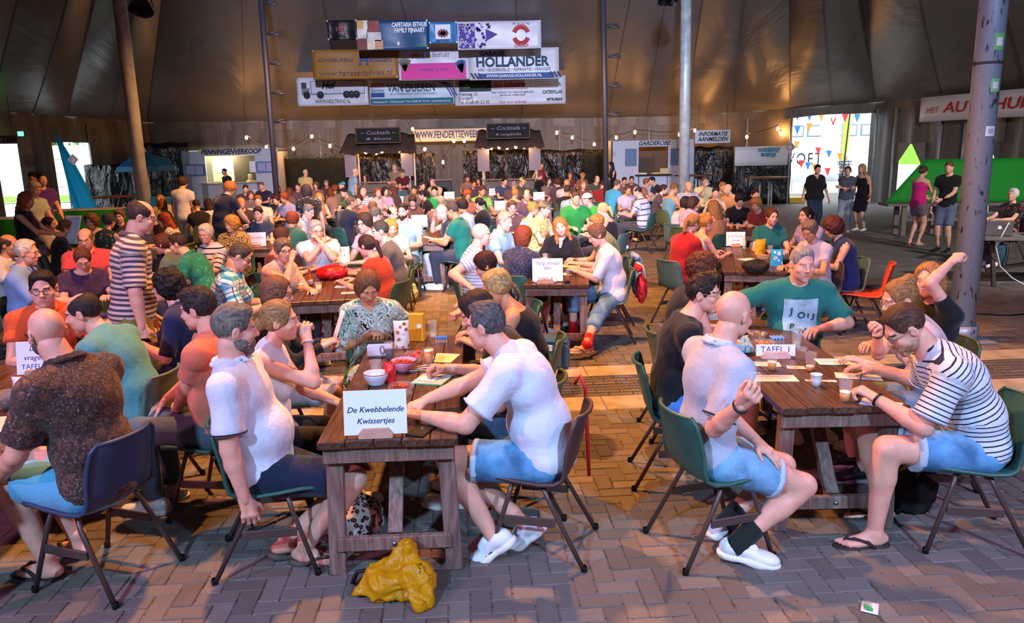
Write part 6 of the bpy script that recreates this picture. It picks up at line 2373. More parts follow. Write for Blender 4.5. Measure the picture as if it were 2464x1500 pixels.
for (px, py, s_, lab) in ((1081, 481, 'Baasties', 'white sign with blue handwriting near the green-shirted person'), (1189, 472, 'TEAM\nDINGES', 'white sign with two red lines before the right bar'), (1297, 483, 'Groep\nde Linde', 'white sign with faint red lettering behind the backless top'), (1206, 508, 'De\nMeiden', 'white sign with short red lettering among the centre crowd'), (958, 494, 'Wij', 'white sign partly hidden behind the two seated people in pale shirts'), (608, 474, 'Quizzers', 'white sign on a far left table near the ticket hut')):
	sign(px, py, .29, .21, [(s_, .06, .12, mat('ink_redv', '#9a3040', .6) if 'T' in s_ or 'e' in s_[:5] else inkb, {})], lab, rz=rnd.uniform(-6, 6))
# far tables under those signs
for (px, py, rz, lab) in ((1081, 484, 3, 'far trestle table with the blue handwritten sign'), (1189, 475, 2, 'far trestle table before the right bar'), (1297, 486, -3, 'far trestle table behind the backless top'), (1206, 511, 0, 'trestle table with short red lettered sign'), (958, 497, 2, 'trestle table behind the two pale-shirted people'), (608, 477, 6, 'far trestle table near the ticket hut'), (430, 520, 8, 'far left trestle table before the parasol')):
	p = at(px, py, TH)
	table(p.x, p.y - .25, rz, lab)
# ---- front centre table
bowl(906, 925, 'white and pale blue bowl at the left table edge', '#cfd6ea', .078, .075, rim='#8a4a3a')
bowl(973, 892, 'pink bowl filled with red snacks', '#e8a0ba', .086, .072, '#b8402a', rim='#7a3030')
t = bowl(966, 950, 'clear tub with a rim of orange-red snacks', '#d8a8a8', .078, .06, '#c04a30', clear=True, foot=.062)
bowl(1000, 868, 'clear tray of strawberries beside the beer', '#e8b0a8', .09, .05, '#d84a48', clear=True, foot=.07)
cup(905, 893, 'empty squat clear cup beside the white bowl', None, h=.07, r0=.03, r1=.04)
cup(938, 865, 'clear cup with cola beside the white handbag', cola_m, .6, h=.12)
cup(1033, 878, 'full beer cup with foam on the yellow paper', beer_m, .82, h=.115)
cup(1042, 812, 'clear empty cup behind the blue-capped vials', water_m, .2, h=.13)
cup(949, 797, 'clear cup with dark drink behind the nut bag', cola_m, .4, h=.12)
cup(955, 815, 'second clear cup with dark drink next to the nut bag', cola_m, .5, h=.12)
paper(1068, 862, 'pale yellow answer sheet beside the beer', .17, .22, -14, '#e6d8a0')
paper(1040, 915, 'grey blue writing pad with green edge', .20, .20, -16, '#aab6c4', edge='#2fae6a', th=.008, lines=False)
paper(1030, 912, 'small white answer sheet on the grey blue pad', .12, .09, -25, '#e6e8ee', z=TH + .0095, lines=False)
paper(905, 806, 'white printed sheet before the person in green dress', .2, .14, 8, '#e6e6ea')
for k in range(5):
	p = at(1008 + k * 3, 893 - k * 3, TH)
	o = MB().tube([(-.065, 0, .004), (.065, 0, .004)], .0035, 6).build('drinking_straw', wht, label='white drinking straw lying loose beside the pink bowl', cat='straw', group='loose straws', smooth=True)
	o.location = (p.x, p.y, TH + .0035 * (k % 2))
	o.rotation_euler = (0, 0, R(10 + k * 7))
# red bag of sweets
def pouch(px, py, w, h, d, m, label, rz=0, z=TH, name='snack_bag', lie=0.0):
	"""pillow bag: two bulged film panels joined at the seams"""
	p = at(px, py, z)
	t = empty(name, (p.x, p.y, z), R(rz), label, 'bag')
	V, F = [], []
	n, q = 14, 16
	for sg in (-1, 1):
		b0 = len(V)
		for i in range(n + 1):
			for j in range(q + 1):
				u, v = i / n, j / q
				bl = (math.sin(math.pi * u) ** .55) * min(1, (1 - v) * 2.6) ** .7 * (1 if lie == 0 else min(1, v * 5 + .1))
				V.append(((u - .5) * w * (1 - .08 * math.sin(math.pi * v)), sg * d / 2 * bl, v * h * (1 - .03 * math.sin(math.pi * u))))
		for i in range(n):
			for j in range(q):
				a = b0 + i * (q + 1) + j
				f_ = (a, a + q + 1, a + q + 2, a + 1)
				F.append(f_ if sg < 0 else f_[::-1])
	V, F = np.array(V), np.array(F)
	rest = V.copy()
	V = V + vnormals(V, F) * (wob(V, 70, int(px)) * .0035 * np.minimum(1, np.abs(V[:, 1]) / .01))[:, None]
	if lie:
		V = V @ rotv((1, 0, 0), -lie).T
	V[:, 2] -= V[:, 2].min()
	link(np_mesh('film', V, F, rest=rest), 'film', m, t)
	return t
pouch(940, 920, .075, .13, .06, mat('crisp_red', '#c81e22', .3), 'red snack bag standing behind the script sign', -10)
pouch(968, 838, .115, .21, .07, cloth('floral', '#e8e0d8', '#b06a34', '#7a3a20', 22), 'white bag of nuts with brown print', 4)
bx = empty('snack_box', at(1005, 820, TH), R(-8), 'tall yellow-orange cardboard snack box', 'box')
MB().bbox((-.055, -.03, 0), (.055, .03, .21), .003).build('carton', mat('carton_yellow', '#d89a1e', .5), bx)
MB().lathe([(.018, 0), (.018, .001)], 14, T(.025, -.0305, .12) @ RX(90), True).build('round_sticker', wht, bx)
bk = bowl(1003, 806, 'red tub with pink lid rim at the far table end', '#b83040', .06, .09, rim='#e070a0', foot=.05)
for k in range(10):
	x, y = at(1062, 826, TH).x + (k % 5) * .018 - .036, at(1062, 826, TH).y + (k // 5) * .03
	t = empty('vial', (x, y, TH), 0, 'tiny clear bottle with blue cap in the cluster on the front table', 'bottle', 'blue-capped vials on the front table')
	MB().lathe([(.008, 0), (.008, .03), (.005, .034)], 10).build('glass', CLEAR, t, True)
	MB().lathe([(.0085, .033), (.0085, .046), (.0005, .047)], 10).build('cap', mat('cap_blue', '#2f7fd8', .4), t, True)
hb_ = empty('handbag', at(915, 858, TH), R(4), 'white boxy handbag with metal buckle on the front table', 'handbag')
MB().bbox((-.085, -.035, 0), (.085, .035, .10), .016).build('body', mat('bag_white', '#d8d6e0', .4), hb_)
MB().tube([(.02 + .014 * math.cos(a) * (1), -.038, .055 + .03 * math.sin(a)) for a in np.linspace(0, 2 * math.pi, 15)], .003, 6, False).build('buckle', mat('brass', '#b08a50', .3, metal=.9), hb_, True)
MB().bbox((-.087, -.03, .10), (.087, .03, .112), .004).build('flap', blk, hb_)
ph = empty('phone_wallet', at(1012, 1040, TH), R(-20), 'black phone wallet lying at the front table corner', 'phone')
MB().bbox((-.05, -.075, 0), (.05, .075, .012), .004).build('cover', blk, ph)
MB().lathe([(.007, 0), (.006, .003), (.0005, .003)], 10, T(.0, .02, .012)).build('clasp', steel, ph)
# ---- front right table
cup(1857, 890, 'clear cup one third full of beer beside the table-one sign', beer_m, .38, h=.12)
cup(1949, 893, 'clear cup with little beer behind the white cup', beer_m, .22, h=.12)
cup(2032, 966, 'clear cup with half beer at the near right table', beer_m, .42, h=.12)
cup(1963, 928, 'small white cup on the front right table', None, h=.07, r0=.024, r1=.033, solid=wht)
cup(1916, 838, 'tall clear cup of water before the green T-shirt', water_m, .3, h=.15, r1=.04)
paper(1860, 911, 'large printed answer sheet lying askew on the table', .28, .13, -4, '#e8e0cc')
paper(1835, 877, 'printed sheet under the table-one sign', .22, .10, -10, '#e4e0d8')
paper(1915, 885, 'small printed sheet between two beer cups', .11, .07, -14, '#e6e6ea')
paper(2015, 872, 'printed sheet on a green clip folder', .26, .14, -6, '#e6e6ea', edge='#2a9a6a', th=.004)
paper(2065, 907, 'white sheet under the writing arms', .26, .12, -18, '#dfe2ea', lines=False)
paper(2120, 972, 'white answer sheet under the watch-wearing hand', .13, .20, 55, '#dfe2f2', lines=False)
paper(1975, 917, 'narrow paper slip behind the small white cup', .18, .035, -8, '#e0d8cc')
cl = empty('bulldog_clip', at(1945, 880, TH), R(10), 'black bulldog clip on the green folder', 'clip')
MB().bbox((-.02, -.008, 0), (.02, .008, .014), .003).build('jaw', blk, cl)
bowl(1822, 815, 'clear bowl of sweets at the far side of the front right table', '#cccccc', .075, .05, '#d8b46a', clear=True, foot=.055)
bowl(1835, 838, 'clear bowl of orange and red sweets beside the turquoise bag', '#cccccc', .085, .05, '#d87a4a', clear=True, foot=.06)
bowl(1928, 848, 'empty clear bowl next to the tall water cup', '#cccccc', .04, .035, None, clear=True, foot=.025)
pouch(1790, 857, .20, .17, .08, cloth('swirl', '#1a8fa8', '#e07a2a', '#e8e4da', 9), 'turquoise crisp bag lying on the front right table', 10, lie=60)
for k in range(12):
	p = at(1872, 828, TH)
	t = empty('vial', (p.x - .045 + (k % 4) * .024, p.y - .03 + (k // 4) * .028, TH), 0, 'tiny clear bottle with pale blue cap on the table-one table', 'bottle', 'blue-capped vials on table one')
	MB().lathe([(.009, 0), (.009, .035), (.005, .04)], 10).build('glass', CLEAR, t, True)
	MB().lathe([(.01, .038), (.01, .055), (.0005, .056)], 10).build('cap', mat('cap_blue2', '#6f9fe0', .4), t, True)
# ---- left edge table
pL = at(60, 905, TH)
sign(85, 905, .20, .20, [('De', .045, .155, inkp, dict(shear=.25)), ('vragen', .045, .10, inkp, dict(shear=.25)), ('TAFEL 3', .042, .045, inkb, {})], 'white sign with plum script behind the brown patterned shirt', rz=8)
pouch(70, 955, .17, .13, .12, cloth('floral', '#d6d6e2', '#c8c8d8', '#3a8fa8', 6), 'crumpled white paper bag with printing on the left table', 5)
paper(28, 1020, 'large printed answer sheet on the left edge table', .3, .26, 8, '#e6e0d6')
cup(22, 985, 'clear cup with dark drink on the left edge table', cola_m, .5, h=.11, r0=.034, r1=.045)
# ---- table 7 (red bag)
cup(725, 703, 'beer cup at the near left corner of the red-bag table', beer_m, .7)
cup(768, 706, 'cup of pale drink beside the bottle', juice_m, .75)
cup(776, 668, 'cup of dark beer with white foam', cola_m, .7)
cup(822, 662, 'cup of pale drink before the script sign', juice_m, .6)
cup(800, 640, 'white coffee cup left of the script sign', None, h=.085, solid=wht)
bt = empty('bottle', at(747, 690, TH), 0, 'amber sauce bottle with pale label', 'bottle')
MB().lathe([(.03, 0), (.031, .09), (.013, .13), (.012, .175)], 14).build('glass', mat('amber', '#a8481e', .2), bt, True)
MB().lathe([(.0315, .03), (.0318, .08)], 14).build('paper_label', wht, bt, True)
MB().lathe([(.0135, .165), (.0135, .19), (.0005, .19)], 10).build('cap', red, bt)
paper(830, 690, 'green-edged folder with sheets on the red-bag table', .2, .16, 4, '#d8d8e0', edge='#2a9a8a', th=.006)
paper(845, 705, 'white sheet nearest the red striped shirt', .2, .1, 6, '#e4e4ea')
paper(705, 694, 'white sheet at the left of the red-bag table', .18, .12, 8, '#dfe2f0')
# ---- table 8
paper(1350, 660, 'white sheet by the writing hand on the centre table', .24, .16, -6, '#e4e4ea')
paper(1372, 640, 'yellow sheet behind the plum script sign', .24, .2, -6, '#e6d88a')
cup(1285, 645, 'clear cup with pale drink left of the plum sign', juice_m, .5)
cup(1312, 632, 'clear cup behind the plum script sign', juice_m, .6)
cup(1296, 622, 'clear cup with water at the back of the centre table', water_m, .5)
for k in range(2):
	t = empty('vial', at(1363 + k * 5, 668, TH), 0, ('left', 'right')[k] + ' one of two blue-capped vials on the centre table', 'bottle')
	MB().lathe([(.009, 0), (.009, .06), (.006, .065)], 8).build('glass', CLEAR, t, True)
	MB().lathe([(.01, .062), (.01, .085), (.0005, .085)], 8).build('cap', mat('cap_blue2', '#6f9fe0', .4), t)
MB().bbox((-.03, -.022, 0), (.03, .022, .03), .004).build('small_box', blk, label='small black box beside the plum script sign', cat='box').location = at(1365, 682, TH)
# ---- other tables
for (px, py, f, lv, lab) in ((180, 700, water_m, .3, 'clear cup before the purple patterned dress'), (228, 700, juice_m, .4, 'clear cup with pale drink on the striped person table'), (205, 690, water_m, .3, 'clear cup farther back on the striped person table'),
							 (645, 580, beer_m, .6, 'beer cup beside the table 13 sign'), (655, 590, juice_m, .5, 'pale drink beside the table 13 sign'), (972, 575, mat('cassis', '#7a1a2a', .2), .5, 'cup of red drink near the dark capitals sign'), (1012, 575, water_m, .5, 'glass vase cup before the dark capitals sign'), (1003, 560, juice_m, .6, 'small pale cup behind the dark capitals sign'),
							 (1790, 600, water_m, .3, 'clear cup at the left of the snack-bag table'), (1812, 605, water_m, .4, 'second clear cup on the snack-bag table'), (1852, 612, water_m, .3, 'clear cup behind the blue snack bag'), (1905, 640, water_m, .4, 'clear cup just behind the teal green T-shirt'),
							 (1760, 552, beer_m, .6, 'beer cup on the orange-lit right table'), (1775, 553, juice_m, .6, 'pale drink on the orange-lit right table'), (1792, 548, beer_m, .5, 'second beer cup on the orange-lit right table')):
	cup(px, py, lab, f, lv)
bowl(1000, 560, 'white bowl of bright sweets near the dark capitals sign', '#c8ccd8', .075, .07, '#d83a4a')
pouch(1829, 612, .15, .2, .06, mat('crisp_yellow', '#d8a818', .35), 'yellow snack bag on the snack-bag table', 10)
pouch(1868, 640, .15, .20, .07, cloth('floral', '#2aa0d8', '#e8eef4', '#c83a2a', 16), 'bright blue snack bag with white print', -8)
bowl(1835, 625, 'clear bowl of nuts on the snack-bag table', '#b8a890', .08, .06, '#a87a4a', clear=True, foot=.06)
paper(1800, 625, 'white paper plate on the snack-bag table', .2, .2, 20, '#dcdfe8', lines=False)
paper(235, 690, 'white sheet before the purple patterned dress', .2, .12, 14, '#dcdfe8')
for k in range(8):
	p = at(232, 708, TH)
	t = empty('vial', (p.x - .04 + (k % 4) * .026, p.y + (k // 4) * .03, TH), 0, 'tiny blue-capped bottle on the striped person table', 'bottle', 'blue-capped vials on the striped person table')
	MB().lathe([(.01, 0), (.01, .035)], 8).build('glass', CLEAR, t, True)
	MB().lathe([(.011, .035), (.011, .055), (.0005, .056)], 8).build('cap', mat('cap_blue2', '#6f9fe0', .4), t)
paper(622, 545, 'pale yellow board on the far left table', .5, .3, 5, '#d8cc8a')

# ================================================================== things on the floor
def crumple(label, name, px, py, size, m, seed, amp=.35, cat='bag', vox=.012, flat=False, extra=None, soft=1.0, z=0.0):
	p = at(px, py, z)
	prims = [EL((0, 0, size[2] * .45), (size[0] / 2, size[1] / 2, size[2] * .55), k=.04, cuts=[((0, 0, 0), (0, 0, -1))])] + (extra or [])
	V, F = sdf_mesh(prims, vox)
	N = vnormals(V, F)
	V = V + N * ((.3 - np.abs(wob(V, 13, seed))) * .06 * amp * 2 + (.3 - np.abs(wob(V, 30, seed + 1))) * .016 * amp * 2)[:, None] * soft
	V[:, 2] = np.maximum(V[:, 2], .001)
	t = empty(name, (p.x, p.y, z), 0, label, cat)
	me = np_mesh('film', V, F, rest=V)
	link(me, 'film', m, t)
	return t
yb = crumple('crumpled yellow plastic carrier bag on the paving', 'carrier_bag', 955, 1425, (.36, .20, .15), mat('bag_yellow', '#e0a410', .33, transl=.35, bump=1.0, bscale=24), 4, .5, vox=.009, soft=1.2,
			 extra=[RC((.03, .04, .1), (.05, .07, .21), .075, .04, .05), RC((.09, -.03, .07), (.15, -.15, .035), .075, .035, .05), RC((-.05, -.03, .05), (-.19, -.05, .03), .06, .025, .05)])
text('JUMBO', .04, blk, yb, T(.135, -.05, .12) @ RZ(65) @ RX(80) @ RZ(80))
crumple('leopard print cloth bag lying under the front centre table', 'cloth_bag', 845, 1285, (.38, .34, .22), cloth('leopard', '#c8b0a8', '#8a4a3a', '#3a1a1a', 34), 9, .35, vox=.011)
o = MB().tube([(-.05, 0, .01), (-.03, .03, .06), (.03, .03, .07), (.05, 0, .01)], .012, 6).build('bag_strap', blk, label='black bag handle loop beside the yellow bag', cat='strap', smooth=True)
o.location = at(872, 1410, 0)
crumple('crumpled foil ball under the front centre table', 'foil_ball', 993, 1210, (.035, .035, .035), mat('foil', '#c8ccd4', .25, metal=.9), 3, .1, 'foil', .004)
rc = empty('receipt', at(2093, 1463, 0), R(-28), 'white paper receipt lying on the paving', 'paper')
MB().sheet(lambda u, v: Vector(((u - .5) * .075, (v - .5) * .105, .004 + .004 * math.sin(v * 5))), 4, 8, .001).build('sheet', wht, rc, True)
mb = MB()
for k in range(7):
	mb.box((-.028, -.04 + k * .011, .009), (-.028 + .03 + .003 * (k * 7 % 5), -.037 + k * .011, .0094))
mb.build('print', mat('print_grey', '#5a5854', .8), rc)
lf_ = empty('plastic_leaf', at(2088, 1468, 0), R(20), 'small green leaf-shaped tag on the receipt', 'tag')
MB().sheet(lambda u, v: Vector(((u - .5) * .03 * math.sin(math.pi * min(1, v + .05)), (v - .5) * .06, .014)), 4, 8, .0015).build('blade', mat('leaf_tag', '#1fae5a', .4), lf_)
MB().tube([(0, .03, .014), (.0, .055, .015)], .0015, 5).build('stalk', mat('leaf_tag', '#1fae5a', .4), lf_)
crumple('big red bag lying across the red-bag table', 'carry_bag', 800, 672, (.36, .24, .16), mat('bag_red', '#c81a22', .4), 21, .3, z=TH)
crumple('crumpled black jacket heap on the snack-bag table', 'jacket', 1818, 655, (.30, .26, .14), mat('bag_blackcloth', '#17171a', .85), 22, .3, 'jacket', z=TH)
# cool bag by the centre table
cb = empty('cool_bag', at(1325, 880, 0), R(-8), 'blue grey cool bag standing on the floor by the centre table', 'bag')
cbm = mat('cool_blue', '#3d6272', .8, var=.12, vscale=10)
MB().bbox((-.19, -.13, 0), (.19, .13, .26), .03).build('body', cbm, cb)
MB().bbox((-.18, -.12, .255), (.18, .12, .30), .02).build('lid', mat('cool_lid', '#2c5a80', .8), cb)
MB().bbox((-.12, -.145, .03), (.12, -.13, .16), .01).build('pocket', cbm, cb)
for x in (-.14, .14):
	MB().bbox((x - .015, -.14, .0), (x + .015, -.128, .26), .003).build('strap', mat('strap_dk', '#24343c', .8), cb)
MB().bbox((-.03, -.136, .19), (.03, -.13, .25), .006).build('badge', wht, cb)
text('COOL', .014, navy, cb, T(0, -.137, .226) @ RX(90), fit=.04)
# plain bags near the red-striped shirt
crumple('printed plastic carrier bag on the floor behind the green chair', 'carrier_bag', 985, 725, (.26, .2, .3), cloth('floral', '#c8c06a', '#4a9a5a', '#c8503a', 20), 12, .3)
crumple('blue and white shopper bag under the snack-bag table', 'carrier_bag', 1815, 745, (.3, .2, .4), cloth('bands', '#d8d8e4', '#2a3a8a', sc=9), 14, .25)
crumple('black rucksack on the floor behind the striped T-shirt chair', 'rucksack', 2190, 1225, (.26, .24, .34), mat('bag_blackcloth', '#17171a', .85), 15, .25)
crumple('dark bag under the far end of the front centre table', 'rucksack', 975, 1080, (.3, .25, .3), mat('bag_blackcloth', '#17171a', .85), 16, .25)
crumple('teal rucksack under the sound desk', 'rucksack', 2390, 640, (.4, .35, .45), bagm, 17, .25)
# empty orange-red chair and spare chairs
p = at(2075, 800, 0)
chair_obj(p.x, p.y, R(65), 'red', 'empty orange-red shell chair right of the green T-shirt')
# ================================================================== the people
D1 = denim('#4f86b4')
D2 = denim('#6fa0c4')
D3 = denim('#3c5a78')
GREYH, WHITEH, BROWNH, DARKH, BLONDH, REDH, DKBLOND = '#77716c', '#c9c4bc', '#4a3020', '#1d1613', '#b08a52', '#8a4426', '#7d5c3c'
def P(px, py, h, label, **k):
	k.setdefault('lod', 0)
	return person(px, py, h, label='person in ' + label, **k)
# ---------------- front left table
o, K = P(113, 800, -72, 'brown patterned shirt and light blue shorts, back turned', top='shirt', tcol=cloth('speckle', '#3a2a28', '#57413a', '#a89aa0', 60), bot=('shorts', '#5aa8cc'), hair=None, hc='#8a6a58', beard='#5a4a44', glasses='#2a2a2e',
		 lean=14, hyaw=-18, hpitch=14, girth=1.12, belly=.03, sleeve=.8, elbow=((-.6, -.5, -.7), None), hands=((-.20, .42, .60), (.10, .46, .72)), hcurl=('relax', 'spread'), dorsal=(None, (0, 0, -1)), s=1.16, feet=((-.1, .33, .09), (.12, .36, .09)), shoes='flip', scol='#1c1c20', chair='blue', hscale=1.06, vari=1, hem=.1, skin=2)
P(202, 753, -85, 'faded teal T-shirt leaning over the left table', top='tee', tcol='#4f8f94', bot=('shorts', '#3a4a4a'), hair='balding', hc='#2c2422', lean=26, hyaw=12, hpitch=14, hands=((-.15, .48, .79), (.1, .50, .79)), chair='grey', vari=2, hscale=1.08, girth=1.05, skin=2)
P(104, 696, 150, 'orange polo with black-framed glasses at the left table', top='polo', tcol='#d2552a', bot=('trousers', '#33363c'), hair='short', hc='#241c1a', glasses='#141416', lean=10, hyaw=-6, hpitch=4, chair='green', vari=3, hscale=1.08, hands=((-.2, .42, .79), (.12, .42, .79)), skin=2, watch=('R', '#8a8f96'))
_, KL24 = P(402, 689, -100, 'navy top holding a phone, side turned', sex='f', top='tee', tcol='#1b2145', bot=('trousers', '#1a1c2c'), hair='curly', hc='#17110f', glasses='#3a2a22', lean=4, hyaw=6, hpitch=2, girth=1.25, sleeve=.95, neck='v', s=1.02, hands=(('p', 340, 828, .83), ('p', 372, 830, .80)), hcurl=('grip', 'grip'), chair='green', vari=1, skin=2)
o, K = P(478, 744, -84, 'salmon polo with sunglasses on the head, facing left', top='polo', tcol='#d0725a', bot=('trousers', '#4a5a68'), hair='wavy', hc='#2a2422', lean=2, hyaw=0, hpitch=10, belly=.05, sleeve=.62, hands=(('p', 425, 985, .62), (.1, .42, .66)), chair='green', vari=4, watch=('L', '#c8b890'), hscale=1.05, skin=2, girth=1.05)
gl_ = link(glasses_mesh(), 'sunglasses', blk, o, Matrix.Translation(K['HC']) @ Matrix(K['FH'].tolist()).to_4x4() @ T(0, -.025, .095) @ RX(25))
# ---------------- front centre table, left side
P(564, 793, 82, 'white polo with dark collar stripes, arm hanging down', top='polo', tcol='#d6d9ea', bot=('shorts', '#16223c'), hair='short', hc='#6d675f', beard='#77706a', lean=-12, twist=-4, hyaw=22, hpitch=6, girth=1.16, belly=.055, sleeve=.78, hcuff='#1c2040',
  hands=(('p', 690, 1010, .62), (.30, -.02, .30)), hcurl=('relax', 'relax'), dorsal=(None, (.9, .3, .2)), elbow=((-.6, -.5, -.6), (.5, -.8, -.2)), s=1.09, feet=(('p', 690, 1300, .10), ('p', 735, 1315, .10)), fdir=((10, -14), (-12, -6)), shoes='flip', scol='#4a4440', chair='green', vari=0, hscale=1.08, hem=.09, blen=.85, skin=2)
P(673, 772, 84, 'white sleeveless top with hand raised to the mouth', sex='f', top='sleeveless', tcol='#dfd8da', bot=('trousers', '#15151c'), hair='lowbun', hc='#8a6a44', lean=6, hyaw=4, hpitch=2, girth=1.08, s=1.02, hands=((-.05, .40, .70), ('h', .03, .15, -.11)), hcurl=('relax', 'grip'), dorsal=(None, (.7, -.2, .3)), elbow=(None, (.35, .5, -.9)), chair='green', vari=2, hscale=1.06, hem=.08, skin=2, watch=('R', '#b8b8c0'))
_, KL28 = P(667, 707, 80, 'black cardigan and wavy grey skirt reading a sheet', sex='f', top='long', tcol='#16161a', bot=('skirt', cloth('swirl', '#a8a4ae', '#8a8894', '#c8c4cc', 24)), hair='bob', hc='#6d4a34', glasses='#5a3a34', lean=8, hyaw=-4, hpitch=8, s=1.02, hands=((-.06, .42, .85), (.10, .42, .86)), hcurl=('grip', 'grip'), chair='green', vari=3, skin=2, hscale=1.05)
P(885, 690, 172, 'green and black swirl dress writing with head bent', sex='f', top='vneck', neck='v', tcol=cloth('swirl', '#c8cfc4', '#2a9a7a', '#15151c', 8), bot=('skirt', cloth('swirl', '#c8cfc4', '#2a9a7a', '#15151c', 8)), hair='bob', hc='#6d4a30', dress=True, lean=18, hyaw=14, hpitch=34, sleeve=.98, s=1.02, hands=(('p', 930, 800, .81), ('p', 885, 808, .82)), hcurl=('relax', 'pen'), chair='green', vari=1, hscale=1.05, skin=1)
# ---------------- front centre table, right side
P(1170, 784, -76, 'white T-shirt and turned-up denim shorts leaning on the table', top='tee', tcol='#d3d5e8', bot=('shorts', D1), hair='mohawk', hc='#4f4c4e', lean=26, hyaw=-8, hpitch=10, girth=1.14, belly=.04, sleeve=.72, hands=(('p', 1010, 1000, .805), ('p', 1000, 975, .8)), hcurl=('relax', 'relax'), elbow=((-.5, .1, -.8), (.6, 0, -.8)),
  s=1.13, feet=(('p', 1185, 1290, .13), ('p', 1262, 1262, .13)), fdir=((6, -38), (-8, -44)), shoes='sneaker', scol='#e6e6ee', chair='brown', vari=2, hscale=1.08, hcuff='#b8c8d8', blen=.72, hem=.06, skin=2)
_, KC3 = P(1150, 752, -82, 'black T-shirt and jeans writing with a pen', top='tee', tcol='#131318', bot=('trousers', D3), hair='shortf', hc='#2e1f1c', lean=24, hyaw=8, hpitch=26, hands=((-.05, .3, .6), ('p', 1072, 885, .82)), hcurl=('relax', 'pen'), chair='olive', vari=4, hscale=1.05, skin=2, seat=.0)
P(1195, 692, -84, 'black strappy top with bare shoulders', sex='f', top='strap', neck=None, tcol='#141216', bot=('trousers', '#1a1c26'), hair='shortf', hc='#b3925c', lean=22, hyaw=10, hpitch=18, girth=1.1, s=1.02, hands=((-.1, .44, .79), (.08, .44, .81)), chair='olive', vari=0, hscale=1.1, skin=1)
P(1169, 640, -95, 'dark floral blouse with head bowed', sex='f', top='vneck', neck='v', tcol=cloth('floral', '#1c1820', '#8a7a80', '#c8b8b0', 40), bot=('trousers', '#1c1c24'), hair='shortf', hc='#3c1c1a', lean=22, hyaw=-6, hpitch=26, hands=((-.1, .42, .81), ('p', 1100, 752, .80)), hcurl=('relax', 'fist'), chair='green', vari=2, hscale=1.05, skin=2)
# ---------------- front right table
_, KR20 = P(1765, 757, 74, 'pale grey polo and denim shorts holding a clear cup', top='polo', tcol='#aeb2c4', collar='#b8c0d4', bot=('shorts', D2), hair=None, hc='#5a4a40', lean=7, hyaw=20, hpitch=14, girth=1.02, sleeve=.85, hcuff='#141a34', hands=(('p', 1822, 1062, .62), ('p', 1785, 975, .97)), hcurl=('flat', 'grip'), dorsal=(None, (.8, -.3, .2)), elbow=(None, (.3, -.6, -1)),
  s=1.11, feet=(('p', 1740, 1260, .12), ('p', 1775, 1305, .11)), fdir=((20, -28), (-34, -8)), shoes='sneaker', scol='#e6e6ee', socks=('#16221f', .28), chair='green', vari=1, hscale=1.08, watch=('R', '#17171b'), blen=.66, hem=.07, skin=2)
P(1692, 706, 96, 'black T-shirt with round glasses smiling at the right table', top='tee', tcol='#14141a', bot=('shorts', '#3f78c8'), hair='quiff', hc='#2a1c16', glasses='#a88a5a', lean=14, hyaw=-18, hpitch=4, hands=((-.05, .40, .79), (.1, .38, .79)), chair='green', vari=3, hscale=1.05, neck='wide', skin=2)
P(1690, 652, 88, 'dark vest seated behind the round-glasses black T-shirt', top='sleeveless', tcol='#17151c', bot=('trousers', '#2a2c38'), hair='curlys', hc='#5a2c1c', lean=12, hyaw=-10, hpitch=6, hands=((-.05, .42, .79), (.1, .4, .79)), chair='olive', vari=4, hscale=1.04, skin=2)
o, K = P(1930, 636, 182, 'teal green T-shirt with printed letters, facing the viewer', top='tee', tcol='#1a6e68', bot=('trousers', '#4a5a50'), hair='crop', hc='#8a8480', lean=8, hyaw=6, hpitch=6, girth=1.3, belly=.06, sleeve=.9, shw=1.08, hands=((-.10, .34, .81), (.50, .22, .81)), hcurl=('relax', 'relax'), elbow=((-.9, .1, -.5), (.9, .1, -.5)), chair='olive', vari=2, hscale=1.10, hem=.09, skin=2)
# print on the teal shirt
F2, P2 = K['F2'], K['P2']
def chest(x, z, out=.0):
	return Vector((K['P2'] + F2[:, 0] * x + F2[:, 2] * z + F2[:, 1] * out).tolist())
Mb = Matrix((F2[:, 0].tolist(), F2[:, 2].tolist(), (-F2[:, 1]).tolist())).transposed()
def shirt_print(obj, body, w, h, c, cols):
	"""small print panels sitting on the cloth"""
	me = body.data
	bv = BVHTree.FromPolygons([v.co for v in me.vertices], [p.vertices for p in me.polygons])
	fw = Vector(F2[:, 1].tolist())
	rt, up = Vector(F2[:, 0].tolist()), Vector(F2[:, 2].tolist())
	c0 = Vector(K['P2'].tolist())
	def hit(x, z, lift):
		o_ = c0 + rt * x + up * z + fw * .6
		r_ = bv.ray_cast(o_, -fw)
		return (r_[0] if r_[0] is not None else c0 + fw * .15) + fw * lift
	pn = MB()
	n = 14
	pn.grid(lambda u, v: hit((u - .5) * w, (v - .5) * h - .03, .006), n, n)
	s_ = pn.build('shirt_print', mat('print_sky', '#8fb2c0', .8, var=.35, vscale=9), obj, True)
	for (ch, x, z, sz) in (('J', -.075, .062, .075), ('O', .0, .03, .075), ('U', .075, .01, .085), ('R', -.07, -.05, .075), ('N', .0, -.075, .075)):
		M = Matrix((rt.to_tuple(), up.to_tuple(), fw.to_tuple())).transposed().to_4x4()
		M.translation = hit(-x, z - .03, .012)
		M = M @ RY(0)
		# letters read from the front: mirror the right axis
		M2 = Matrix(((-rt).to_tuple(), up.to_tuple(), fw.to_tuple())).transposed().to_4x4()
		M2.translation = hit(-x, z - .03, .014)
		text(ch, sz, mat('print_teal', '#123f46', .8), s_, M2, bold=.001)
shirt_print(o, [c for c in o.children if c.name.startswith('shirt')][0], .26, .30, None, None)
